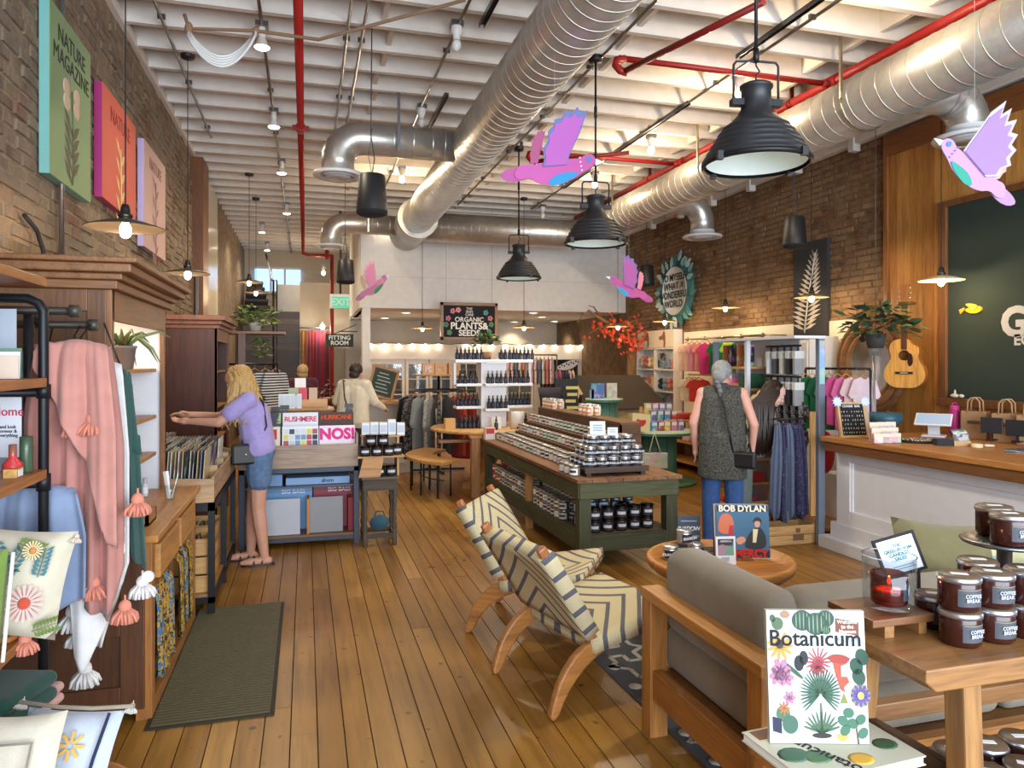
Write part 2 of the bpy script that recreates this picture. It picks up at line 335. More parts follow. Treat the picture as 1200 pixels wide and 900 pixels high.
# side walls
def brickwall(wall,X,side,y0,y1,z0,z1,mat,ch,bl,jit,skip=None):
    made=[]; z=z0; row=0
    while z<z1-.02:
        y=y0-(bl/2 if row%2 else 0)-R.random()*bl*jit*.4
        while y<y1:
            l=bl*(1+R.uniform(-.18,.18)*jit*2)
            a,b=max(y,y0),min(y+l-.012,y1)
            if b-a>.04: made.append((a,b,z+R.uniform(-.004,.004)*jit,z+ch-.011,R.uniform(-.004,.010+.004*jit)))
            y+=l
        z+=ch; row+=1
    made.sort(key=lambda q:(q[0]+q[1])**2/4+((q[2]+q[3])/2-HC)**2)
    def bmb(m,a,b,c,d,p,ox=0,oy=0,oz=0):
        x0=X-side*.03; x1=X+side*p; e=.006
        v=[(x0,a,c),(x0,b,c),(x0,b,d),(x0,a,d),(x1,a+e,c+e),(x1,b-e,c+e*R.uniform(.5,2)),(x1,b-e*R.uniform(.5,3),d-e),(x1,a+e*R.uniform(.5,3),d-e)]
        m.add([(q[0]-ox,q[1]-oy,q[2]-oz) for q in v],[(4,5,6,7),(0,1,5,4),(1,2,6,5),(2,3,7,6),(3,0,4,7)])
    for (a,b,c,d,p) in made[:300]:
        m=MB(); cy,cz=(a+b)/2,(c+d)/2; bmb(m,a,b,c,d,p,X,cy,cz); O('brick',m,mat,parent=wall,loc=(X,cy,cz))
    m=MB()
    for (a,b,c,d,p) in made[300:]: bmb(m,a,b,c,d,p)
    if m.v: o=O('brickwork',m,mat,parent=wall); o['kind']='stuff'
wl=ST(O('wall_left',MB().bx(XL-.3,XL-.003,YF,YB,0,ZD),'mortar_l'))
brickwall(wl,XL,1,4.0,10.4,1.9,4.42,'brick_l',.079,.23,1.0)
O('smooth_panel',MB().bx(XL-.02,XL+.05,11.0,12.9,1.2,4.38),'gloss',(222,214,190),wl)
post=O('timber_post',MB().bx(XL-.02,XL+.14,10.42,10.98,0,4.38),'wood_z',(126,78,48),wl,.008)
brickwall(wl,XL-.01,1,13.0,15.4,2.0,4.42,'brick_l',.079,.23,1.0) if False else None
O('plaster_edge',MB().bx(XL-.02,XL+.045,3.5,10.4,4.37,4.46),'matte',(228,222,214),wl)
wr=ST(O('wall_right',MB().bx(XR+.005,XR+.3,YF,YB,0,ZD),'mortar_r'))
brickwall(wr,XR,-1,6.5,13.15,1.9,4.12,'brick_r',.074,.215,.5)
O('ledger_beam',MB().bx(XR-.1,XR+.03,1.0,13.15,4.13,4.40),'matte',(226,220,210),wr,.01)
bkm=MB().bx(XR-.12,XR-.02,-.04,.04,4.05,4.2).mesh('bracket'); bkm.materials.append(MATS['satin'])
for yy in (6.9,7.9,8.9,9.9,10.9,11.9): O('beam_bracket',bkm,'satin',(235,232,226),wr,loc=(0,yy,0))
# timber cladding on the near right wall: upright boards
cl=ST(O('wall_right_cladding',MB().bx(XR-.05,XR+.02,.6,6.42,0,4.1),'matte',(70,40,20)))
yy=6.42; 
while yy>2.2:
    w=R.uniform(.13,.19); O('cladding_board',MB().bx(-.012,0,-w+.004,0,.0,4.1),'wood_z',R.choice([(196,136,70),(180,122,58),(206,146,80),(170,112,54),(190,128,62)]),cl,loc=(XR-.05,yy,0)); yy-=w
O('top_rail',MB().bx(XR-.085,XR-.05,2.2,6.44,3.86,4.1),'wood_y',(134,80,40),cl,.004)
O('corner_trim',MB().bx(XR-.08,XR+.02,6.40,6.46,0,4.1),'wood_z',(150,92,46),cl,.004)
# bulkhead and the lower back room
bh=ST(O('wall_bulkhead',MB().bx(.95,XR,YBK,YBK+.15,2.62,ZD),'matte',(238,236,232)))
O('drywall_joint',MB().bx(.95,XR,YBK-.006,YBK,3.18,3.2),'matte',(226,224,220),bh)
O('side_return',MB().bx(.93,1.08,YBK+.15,16.2,2.62,ZD),'matte',(238,236,232),bh)
ST(O('ceiling_back_room',MB().bx(1.0,XR,YBK+.15,17.4,2.62,2.7),'matte',(238,236,232)))
ST(O('wall_back',MB().bx(.9,XR,17.3,17.45,0,2.62),'matte',(222,214,202)))
ST(O('wall_column',MB().bx(.98,1.12,YBK+.02,YBK+.25,0,2.62),'matte',(238,236,232)))
for (u,v) in ((451,373),(476,367),(625,367),(635,372),(601,378),(650,377)):
    px,pz=fz(u,v,2.615); 
    if pz<13.4: pz=13.6
    rl=T('recessed_light','round recessed downlight in the low back ceiling','downlight',(px,min(pz,17),2.6),group='downlights in the back room ceiling')
    O('trim_ring',MB().lathe([(.055,.0),(.075,-.008),(.085,.012)],16),'satin',(250,248,240),rl); O('lens',MB().lathe([(.001,0),(.056,0)],16),'recessed',parent=rl)
    spot('downlight_beam',(px,min(pz,17),2.57),26,(1,.8,.55),2.0,.6)
# white facade with glazed doors in the back room
YFc=15.6
def facX(u): return fy(u,424,YFc)[0]
def facZ(v): return HC+(V0-v)/F*YFc*1.0
fw=ST(O('wall_facade',MB().bx(facX(427),facX(690),YFc,YFc+.12,1.72,2.02).bx(facX(427),facX(432),YFc,YFc+.12,0,1.72).bx(facX(626),facX(633),YFc,YFc+.12,0,1.72).bx(facX(678),facX(690),YFc,YFc+.12,0,1.72).bx(facX(633),facX(678),YFc+.1,YFc+.12,0,1.72),'matte',(240,234,226)))
O('dark_recess',MB().bx(facX(633),facX(678),YFc+.06,YFc+.1,.2,1.72),'matte',(34,34,38),fw)
O('header_trim',MB().bx(facX(427),facX(690),YFc-.02,YFc,1.70,1.74).bx(facX(427),facX(690),YFc-.03,YFc,2.0,2.04),'satin',(246,240,232),fw)
us=[432,475,503,531,562,592,626]
for i in range(6):
    a,b=facX(us[i]),facX(us[i+1]); w=b-a
    d=ST(T('door_%d'%(i+1),'','')); 
    for k in ('label','category'): del d[k]
    d.location=(a,YFc,0)
    O('door_frame',MB().bx(.01,.07,0,.05,0,1.7).bx(w-.07,w-.01,0,.05,0,1.7).bx(.07,w-.07,0,.05,1.6,1.7).bx(.07,w-.07,0,.05,0,.62),'satin',(242,238,230),d,.004)
    O('door_panel',MB().bx(.13,w-.13,-.008,0,.12,.5),'satin',(236,232,224),d,.006)
    for z0,z1 in ((.62,.94),(.96,1.27),(1.29,1.6)):
        O('pane',MB().bx(.07,w-.07,.02,.026,z0,z1),'thin_glass',parent=d)
    O('glazing_bar',MB().bx(.07,w-.07,.005,.045,.94,.96).bx(.07,w-.07,.005,.045,1.27,1.29).bx(w/2-.012,w/2+.012,.005,.045,.62,1.6),'satin',(240,236,228),d)
# pale blue-grey room seen through the glazed doors
ST(O('wall_beyond_doors',MB().bx(1.2,6,16.9,17.0,0,1.7),'matte',(176,186,200)))
bsh=T('stock_shelf','plain stock shelving beyond the glazed doors','shelf',(1.5,16.35,0))
for z in (.55,1.0,1.45): O('shelf_board',MB().bx(0,3.4,0,.4,z,z+.03),'satin',(196,190,180),bsh)
for x_ in (0,1.7,3.36): O('shelf_post',MB().bx(x_,x_+.04,0,.04,0,1.6),'satin',(180,176,170),bsh)
for i in range(7):
    xx=1.8+i*.42; bk=T('cardboard_box','brown carton on shelving beyond the glazed doors','box',(xx,16.55+.1*(i%2),.581+.45*(i%3)),group='cartons beyond the glazed doors')
    O('carton_body',MB().bx(-.15,.15,-.12,.12,0,.26),'matte',R.choice([(196,160,118),(90,80,84),(140,150,170),(210,190,160)]),bk); O('tape',MB().bx(-.02,.02,-.125,.125,.255,.262),'paper',(220,200,160),bk)
# string of bulbs along the facade head
sl=T('string_lights','string of warm bulbs along the top of the white facade','string lights',(0,YFc-.06,2.04))
O('wire',MB().tube([(facX(430)+(facX(690)-facX(430))*i/40,0,.015*math.cos(i*PI/2)) for i in range(41)],.006,5),'matte',(60,50,40),sl)
bme=MB().ell((0,0,0),(.038,.038,.045),10,6).mesh('bulb'); bme.materials.append(MATS['string_bulb'])
for u in (434,450,467,483,498,514,546,560,576,592,608,621,636,650,667,680): O('bulb',bme,None,parent=sl,loc=(facX(u),0,-.05))
for u in (450,498,560,608,667): point('string_glow',(facX(u),YFc-.13,1.97),.9,(1,.75,.48),.03)
# left rear: corridor, stair flight, curtain wall
ST(O('wall_rear',MB().bx(XL,1.0,19.0,19.2,0,ZD),'matte',(206,192,170)))
bw=ST(O('wall_fitting_room',MB().bx(-.12,.95,16.6,16.7,1.95,3.4),'matte',(196,186,164)))
pw=ST(O('wall_stair_side',MB().bx(-1.30,-.12,16.62,16.7,0,2.75),'wood_x',(70,52,42)))
for i in range(8): O('plank',MB().bx(-1.30,-.12,16.59,16.62,1.62+i*.14,1.75+i*.14),'wood_x',R.choice([(74,56,46),(62,46,38),(82,64,52)]),pw)
stair=T('staircase','dark stair flight rising beside the white landing wall','staircase',(-1.0,16.9,2.7))
for i in range(6): O('tread',MB().bx(-.32,.28-.05*i,.24*i,.24*i+.27,.16*i,.16*i+.05),'wood_x',(46,36,32),stair)
for i in range(6): O('riser',MB().bx(-.32,.28-.05*i,.24*i,.24*i+.02,.16*i-.12,.16*i),'matte',(30,26,24),stair)
O('handrail',MB().tube([(.33,-.3,-1.2),(.33,-.3,.72),(.29,.0,.76),(.1,1.2,1.5)],.022,8).tube([(.40,-.3,-1.2),(.40,-.3,.72),(.36,.0,.76)],.015,8),'blackmetal',(34,32,32),stair)
ST(O('wall_landing',MB().bx(-.62,-.12,17.4,17.5,2.7,3.42),'matte',(206,206,206)))
wn=ST(O('window_1',MB().bx(-1.2,-.12,18.9,18.98,3.35,3.40).bx(-1.2,-.12,18.9,18.98,3.95,4.0).bx(-.52,-.47,18.9,18.98,3.4,3.95).bx(-.85,-.8,18.9,18.98,3.4,3.95),'satin',(230,230,230)))
for a,b in ((-1.2,-.85),(-.8,-.52),(-.47,-.12)): O('pane',MB().bx(a,b,18.93,18.94,3.4,3.95),'sky_pane',parent=wn)
# ================================================================ DUCTS
def spiral(path,r,pitch=.13,n=32):
    P=[Vector(p) for p in path]; d=(P[1]-P[0]); l=d.length; d/=l; x=d.orthogonal().normalized(); y=d.cross(x); k=int(l/pitch*n)
    return MB().tube([P[0]+d*(l*i/k)+(x*math.cos(2*PI*i/n)+y*math.sin(2*PI*i/n))*r for i in range(k+1)],.005,4,False)
def arc(c,r,a0,a1,ux,uz,n=8):
    c,ux,uz=Vector(c),Vector(ux),Vector(uz); return [c+ux*r*math.cos(a0+(a1-a0)*i/n)+uz*r*math.sin(a0+(a1-a0)*i/n) for i in range(n+1)]
def diffuser(parent,x,y,z,r):
    O('diffuser',MB().lathe([(r*.9,.06),(r*.95,.0),(r*1.42,-.012),(r*1.5,-.03),(r*1.42,-.05),(r*1.0,-.03)],28,(x,y,z)),'satin',(236,236,236),parent)
    O('diffuser_cone',MB().lathe([(r*.82,-.02),(r*.7,-.06),(.001,-.05)],24,(x,y,z)).lathe([(r*.95,-.03),(r*1.0,-.055)],24,(x,y,z)),'satin',(196,198,202),parent)
ZDU=3.95; XD1=1.73; XD2=4.75
d1=T('spiral_duct','big galvanised spiral duct running down the middle of the ceiling','duct',(0,0,0))
O('trunk',MB().tube([(XD1,.5,ZDU),(XD1,11.9,ZDU)],.25,32),'duct',parent=d1); O('seam',spiral([(XD1,.5,ZDU),(XD1,11.9,ZDU)],.25),'duct',parent=d1)
O('end_section',MB().tube([(XD1,11.6,ZDU-.01),(XD1,13.0,ZDU-.01)],.30,32),'duct',parent=d1); O('end_seam',spiral([(XD1,11.6,ZDU-.01),(XD1,13.0,ZDU-.01)],.302,.07),'duct',parent=d1)
O('collar',MB().tube([(XD1,11.55,ZDU),(XD1,11.62,ZDU)],.325,32),'duct',parent=d1)
for (yb,xe) in ((7.62,.32),(12.35,.40)):
    el=arc((xe+.24,yb,ZDU-.24),.24,PI/2,PI,(1,0,0),(0,0,1),9)
    O('branch',MB().tube([(XD1-.2,yb,ZDU)]+el+[(xe,yb,ZDU-.36)],.165,28),'duct',parent=d1)
    m=MB()
    for i,p in enumerate(el[::2]):
        a=PI/2+(PI/2)*i/4.5; m.tube([Vector(p)+Vector((math.sin(a)*.006,0,-math.cos(a)*.006)),Vector(p)-Vector((math.sin(a)*.006,0,-math.cos(a)*.006))],.170,28,False)
    for xx in (xe+.36,xe+.55,xe+.75,xe+.95,xe+1.08): m.tube([(xx,yb,ZDU),(xx+.01,yb,ZDU)],.169,28,False)
    O('branch_seam',m,'duct',parent=d1); diffuser(d1,xe,yb,ZDU-.36,.17)
    O('hanger_strap',MB().bx(xe+.58,xe+.61,yb-.19,yb-.17,ZDU-.15,ZJ+.1),'metal',(150,152,156),d1)
d2=T('spiral_duct','galvanised spiral duct running along the right-hand brick wall','duct')
O('trunk',MB().tube([(XD2,.5,ZDU),(XD2,12.0,ZDU)]+[(XD2-.25+.25*math.cos(a),12.05+.25*math.sin(a),ZDU) for a in (.3,.7,1.1,1.5)]+[(XD1+.2,12.3,ZDU)],.25,32),'duct',parent=d2)
O('seam',spiral([(XD2,.5,ZDU),(XD2,12.0,ZDU)],.25,.16),'duct',parent=d2); O('cross_seam',spiral([(XD2-.2,12.3,ZDU),(XD1+.3,12.3,ZDU)],.25,.13),'duct',parent=d2)
for (u,v,t_) in ((1135,160,0),(823,277,0)):
    yd,zz=fx(u,v-2,5.48); 
    el=arc((5.48-.26,yd,ZDU-.30),.26,PI/2,0,(1,0,0),(0,0,1),9)
    O('branch',MB().tube([(XD2+.1,yd,ZDU-.04)]+el+[(5.48,yd,zz+.02)],.165,28),'duct',parent=d2)
    m=MB()
    for i,p in enumerate(el[::2]):
        a=PI/2-(PI/2)*i/4.5; dd=Vector((math.sin(a)*.006,0,-math.cos(a)*.006)); m.tube([Vector(p)+dd,Vector(p)-dd],.170,28,False)
    O('branch_seam',m,'duct',parent=d2); diffuser(d2,5.48,yd,zz,.19)
for yy in (5.3,7.7,10.2): O('hanger_strap',MB().tube([(XD2+.262*math.cos(a),yy,ZDU+.262*math.sin(a)) for a in [PI*i/10-PI for i in range(11)]],.009,4).bx(XD2+.25,XD2+.27,yy-.012,yy+.012,ZDU,ZJ+.1).bx(XD2-.27,XD2-.25,yy-.012,yy+.012,ZDU,ZJ+.1),'metal',(176,170,150),d2)
# ================================================================ SPRINKLER PIPES
sp=T('sprinkler_pipe','red sprinkler main above the right-hand duct with cross branches','pipe')
RED=(158,30,26)
xm=fz(1000,87,4.33)[0]-.09; 
O('main_pipe',MB().tube([(xm,.5,4.31),(xm,12.6,4.31)],.048,12),'satin',RED,sp)
for (u1,v1,u2,v2) in ((725,68,985,99),(622,178,818,187)):
    a=fz(u1,v1,4.29); yb=a[1]; O('branch_pipe',MB().tube([(a[0],yb,4.29),(xm,yb,4.29)],.026,10),'satin',RED,sp)
    O('elbow',MB().tube([(a[0]+.06,yb,4.29),(a[0]-.02,yb,4.27),(a[0]-.04,yb-.02,4.22),(a[0],yb-.03,4.17),(a[0]+.06,yb-.05,4.15)],.034,10),'satin',RED,sp)
    b=fz(895,2,4.15) if u1>700 else (a[0]+1.0,yb-.75); O('arm_over',MB().tube([(a[0]+.03,yb-.04,4.16),(b[0],b[1],4.15)],.026,10),'satin',(128,26,24),sp)
    O('tee',MB().tube([(xm,yb-.09,4.31),(xm,yb+.09,4.31)],.06,12).tube([(xm-.11,yb,4.29),(xm,yb,4.29)],.036,10),'satin',RED,sp)
for yy in (6.4,9.6): O('pipe_hanger',MB().bx(xm-.02,xm+.02,yy-.01,yy+.01,4.31,ZJ+.1).tube([(xm,yy-.02,4.31),(xm,yy+.02,4.31)],.056,12),'metal',(140,60,50),sp)
sp2=T('sprinkler_pipe','red sprinkler pipe running straight back over the record bins','pipe')
x2,_=fz(352,130,4.26); ye=fz(357,289,4.26)[1]; ye=min(ye,16.2)
O('main_pipe',MB().tube([(x2,.5,4.24),(x2,ye,4.24),(x2,ye,3.98),(x2+.1,ye,3.95),(x2+.62,ye,3.95)],.036,10),'satin',RED,sp2)
yc=fz(352,150,4.24)[1]; O('coupling',MB().tube([(x2,yc-.05,4.24),(x2,yc+.05,4.24)],.055,10).bx(x2-.09,x2+.09,yc-.02,yc+.02,4.215,4.265),'satin',RED,sp2)
O('valve',MB().lathe([(.03,-.1),(.05,-.05),(.03,0),(.05,.06),(.03,.1)],10,(x2+.5,ye,3.97)).lathe([(.001,.02),(.1,.02),(.1,0),(.001,0)],12,(x2+.5,ye,4.1)),'satin',RED,sp2)
O('riser_pipe',MB().tube([(x2+.6,ye-.14,0),(x2+.6,ye-.14,3.95)],.04,10),'satin',(150,34,28),sp2)
# ================================================================ CONDUITS, CHANNELS, CEILING LAMPS
ci=0
CT={180:'grey conduit feeding the pendant canopies beside the plastered brick',303:'grey conduit carrying the row of flood lamps left of the red pipe',412:'plain grey conduit right of the red pipe',432:'grey conduit with the box that feeds the hanging speaker',551:'grey conduit with bare lampholders left of the middle duct',770:'grey conduit with the black canopies of the industrial pendants',985:'grey conduit with bare bulbs near the right-hand duct'}
CX={}
for u,lb in CT.items():
    X=fz(u,0,4.38)[0]; CX[u]=X; y1=19 if u==303 else (9.5 if u in (180,412,432) else 12.4)
    c=T('conduit',lb,'conduit',(X,0,4.385)); O('conduit_run',MB().tube([(0,.8,0),(0,y1,0)],.014,8),'metal',(142,138,134),c)
    yy=4.9
    while yy<y1: O('clip',MB().bx(-.03,.03,yy-.012,yy+.012,-.006,.03),'metal',(120,118,116),c); yy+=1.41
for (u1,v1,u2,v2,lb) in ((583,0,563,33,'short dark strut channel above the middle duct'),(522,113,504,152,'dark strut channel stub left of the middle duct'),(962,0,866,70,'dark strut channel ahead of the large industrial pendant'),(793,121,662,222,'dark strut channel running back over the pink bird')):
    a,b=fz(u1,v1,4.36),fz(u2,v2,4.36); X=(a[0]+b[0])/2
    X+=.05 if u1==793 else 0; c=T('strut_channel',lb,'channel',(X,a[1],4.36)); l=b[1]-a[1]
    O('channel_back',MB().bx(-.022,.022,0,l,.03,.04),'metal',(70,70,72),c); O('channel_side',MB().bx(-.022,-.018,0,l,0,.03).bx(.018,.022,0,l,0,.03),'metal',(96,96,98),c)
def ceil_lamp(u,v,kind,lb,z=4.2,power=30,grp=None):
    x,y=fz(u,v,z); a=T('ceiling_lamp',lb,'ceiling lamp',(x,y,z),group=grp)
    O('junction_box',MB().bx(-.05,.05,-.05,.05,.17,.21),'metal',(130,132,138),a)
    if kind=='flood':
        O('socket',MB().lathe([(.028,.17),(.03,.1),(.022,.09)],12),'satin',(225,222,216),a); O('reflector',MB().lathe([(.024,.1),(.05,.03),(.062,.008)],16),'satin',(240,236,226),a)
        O('lens',MB().lathe([(.062,.01),(.05,0),(.001,-.006)],16),'flood',parent=a); 
        if power: spot('flood_beam',(x,y,z-.03),power,(1,.84,.62),2.7,.7,r=.06)
    else:
        O('socket',MB().lathe([(.045,.17),(.048,.12),(.03,.1),(.03,.06)],12),'satin',(236,234,230),a); O('bulb',MB().ell((0,0,.02),(.04,.04,.05),12,8),'bulb' if power else 'satin',(240,240,236),a)
        if power: point('bulb_light',(x,y,z-.07),power)
    return a
gl='flood lamps left of the red sprinkler pipe'
for (u,v) in ((307,57),(321,150),(330,204),(336,251)): ceil_lamp(u,v,'flood','white flood lamp on the conduit left of the red sprinkler pipe',4.2,55,gl)
for (u,v) in ((307,273),(313,294),(318,309)): ceil_lamp(u,v,'flood','white flood lamp on the rear branch above the stairs',4.2,44,'flood lamps on the rear branch above the stairs')
ceil_lamp(451,258,'flood','lit flood lamp over the rear branch duct',4.2,38)
ceil_lamp(471,212,'bulb','bare bulb behind the front branch duct',4.2,30)
ceil_lamp(379,321,'bulb','bare bulb above the green exit sign',3.6,26)
ceil_lamp(535,56,'bulb','unlit white lampholder on the conduit left of the middle duct',4.2,0)
ceil_lamp(494,146,'bulb','unlit white lampholder just above the front branch duct',4.2,0)
gb='bare bulbs on the conduit near the right-hand duct'
for (u,v) in ((866,112),(763,178),(1036,0)): ceil_lamp(u,v,'bulb','bare bulb on the conduit near the right-hand duct',4.2,30,gb)
ceil_lamp(697,218,'bulb','bare bulb above the middle industrial pendant',4.2,26)
ceil_lamp(636,254,'bulb','unlit lampholder above the rear cross duct',4.2,0)
# electrical box and coiled cable by the front flood lamp
x,y=fz(300,30,4.2); cc=T('cable_coil','coil of white cable hung on a rope below the joists','cable',(x,y,4.1))
for i in range(5): O('cable_strand',MB().tube([(-.47+.47*q/14,-.012*i,-.012*i-(.19+.012*i)*math.sin(PI*q/14)**.8+.06*(q/14)) for q in range(15)],.011,6),'gloss',(230,230,226),cc)
e=fz(545,0,4.3); O('rope',MB().tube([(-.5,0,.12),(-.47,0,.02),(.0,0,.06),(.46,0,.05),(e[0]-x,e[1]-y,.2)],.014,6),'matte',(140,110,84),cc); O('knot',MB().ell((-.47,0,.02),(.03,.03,.05),8,6).ell((.0,0,.06),(.03,.025,.03),8,6),'matte',(150,118,90),cc)
# ================================================================ HANGING LAMPS
def industrial(u,vr,zr,yu,lb):
    a=ray(u,vr); t=(zr-HC)/a[2]; x,y=a[0]*t,a[1]*t
    p=T('industrial_pendant',lb,'pendant lamp',(x,y,zr),rz=R.uniform(-.3,.3)); K=(38,40,44)
    O('shade',MB().lathe([(.262,.0),(.272,.0),(.285,.012),(.278,.03),(.262,.042),(.266,.05),(.262,.06),(.244,.075),(.248,.083),(.244,.093),(.224,.108),(.228,.116),(.224,.126),(.202,.141),(.206,.149),(.202,.159),(.178,.174),(.182,.182),(.176,.194),(.13,.226),(.10,.262),(.088,.285)],36),'satin',K,p)
    O('housing',MB().lathe([(.088,.28),(.08,.29),(.078,.40),(.088,.405),(.088,.42),(.07,.43),(.001,.432)],24),'satin',K,p)
    O('rim_ring',MB().lathe([(.27,-.012),(.289,-.008),(.289,.014),(.27,.016)],36),'blackmetal',(30,30,32),p)
    O('reflector',MB().lathe([(.262,.004),(.235,.06),(.17,.15),(.09,.20),(.001,.2)],32),'satin',(214,226,222),p); O('lamp_disc',MB().lathe([(.001,.07),(.05,.08),(.07,.11)],24),'lens',parent=p)
    for k in range(4):
        an=k*PI/2+.5; O('clamp',MB().box((.292*math.cos(an),.292*math.sin(an),0),(.03,.03,.045)),'blackmetal',(40,40,42),p)
    O('bracket_ear',MB().bx(-.14,.14,-.025,.025,.31,.345),'blackmetal',K,p)
    O('bail',MB().tube([(-.125,0,.33),(-.125,0,.53),(-.11,0,.55),(0,0,.555),(.11,0,.55),(.125,0,.53),(.125,0,.33)],.007,6),'blackmetal',K,p)
    O('hook',MB().tube([(0,0,.43),(0,0,.48),(.02,0,.50),(0,0,.53),(0,0,.555)],.005,6),'blackmetal',K,p)
    O('stem',MB().tube([(0,0,.55),(0,0,.62)],.017,8).tube([(0,0,.61),(0,0,ZJ-zr)],.010,8).tube([(0,0,ZJ-zr-.55),(0,0,ZJ-zr-.45)],.015,8),'blackmetal',(30,30,32),p)
    O('canopy',MB().lathe([(.001,-.02),(.06,-.02),(.065,0),(.065,.05)],20,(0,0,ZJ-zr-.03)),'blackmetal',(30,30,32),p); O('box',MB().bx(-.09,.05,-.07,.07,ZJ-zr-.01,ZJ-zr+.05),'metal',(120,110,100),p)
    spot('pendant_beam',(x,y,zr+.05),75,(1,.9,.72),2.5,.5,r=.07)
industrial(886,192,2.72,0,'large black ribbed industrial pendant in front of the red cross pipe')
industrial(698,285,2.72,0,'black ribbed industrial pendant just behind the pink bird')
industrial(608,326,2.72,0,'small looking black ribbed industrial pendant before the white bulkhead')
def dish(x,y,z,lb,grp=None,s=1.0,pw=9,c=(58,50,42)):
    p=T('dish_pendant',lb,'pendant lamp',(x,y,z),group=grp)
    O('shade',MB().lathe([(.19*s,0),(.192*s,.004),(.10*s,.035*s),(.03*s,.05*s)],32),'satin',c,p)
    O('socket',MB().lathe([(.001,.13),(.018,.125),(.024,.1),(.026,.07),(.034,.062),(.03,.045)],14),'blackmetal',(36,36,38),p); O('socket_ring',MB().lathe([(.036,.062),(.038,.068),(.034,.075)],14),'metal',(90,80,60),p)
    O('bulb',MB().ell((0,0,-.01),(.030,.030,.042),14,10).lathe([(.016,.02),(.016,.05)],10),'bulb',parent=p)
    O('cord',MB().tube([(0,0,.12),(0,0,ZD-z)],.004,6),'matte',(40,36,32),p); O('canopy',MB().lathe([(.001,-.012),(.055,-.012),(.06,0),(.06,.03)],18,(0,0,ZJ-z-.02)),'blackmetal',(40,40,44),p)
    if pw: point('pendant_glow',(x,y,z-.09),pw,(1,.72,.42),.04)
def at_t(u,v,t): q=ft(u,v,t); return q.x,q.y,q.z
for (u,v,t,lb) in ((147,268,3.78,'dish pendant with a clear bulb over the carved hutch'),(220,321,6.5,'dish pendant with a bare bulb beside the lavender poster'),(292,331,10.6,'small dish pendant hanging before the glossy panel, upper of two'),(300,343,12.2,'small dish pendant hanging before the stairs, lower of two')):
    dish(*at_t(u,v,t),lb,s=1.0)
for (u,v,X,lb,c) in ((1103,329,5.62,'pale dish pendant hanging by the guitar',(196,180,140)),(951,349,5.62,'dish pendant hanging before the fern panel',(120,100,72)),(850,361,5.62,'dish pendant above the hanging t-shirts',(120,100,72)),(779,377,5.45,'dish pendant just below the round wonderful-world sign',(120,100,72))):
    t=X/ray(u,v)[0]; dish(*at_t(u,v,t),lb,c=c,pw=10)
for (u,v,lb) in ((495,385,'dish pendant left of the plants and seeds sign'),(614,384,'dish pendant right of the plants and seeds sign'),(724,383,'dish pendant among the red-leaved branches')):
    dish(*at_t(u,v,13.17 if u==495 else 12.2),lb,c=(150,120,80),pw=8)
def speaker(u,v,t,lb):
    x,y,z=at_t(u,v,t); p=T('pendant_speaker',lb,'speaker',(x,y,z))
    O('body',MB().lathe([(.001,.165),(.095,.165),(.106,.155),(.128,-.12),(.13,-.14)],28),'satin',(30,32,36),p); O('grille',MB().lathe([(.13,-.14),(.125,-.165),(.10,-.178),(.001,-.18)],28),'matte',(22,22,26),p)
    O('cable',MB().tube([(0,0,.16),(.02,0,.3),(-.01,0,.5),(0,0,ZD-z)],.005,6).tube([(.0,0,.16),(-.03,0,.32),(0,0,.55)],.003,5),'matte',(70,70,74),p)
speaker(436,228,6.05,'black cylinder speaker hanging below the front branch duct'); speaker(405,318,10.4,'black cylinder speaker hanging above the exit sign')
speaker(931,272,8.0,'black cylinder speaker hanging beside the fern panel'); speaker(758,323,11.9,'black cylinder speaker hanging beside the round world sign')
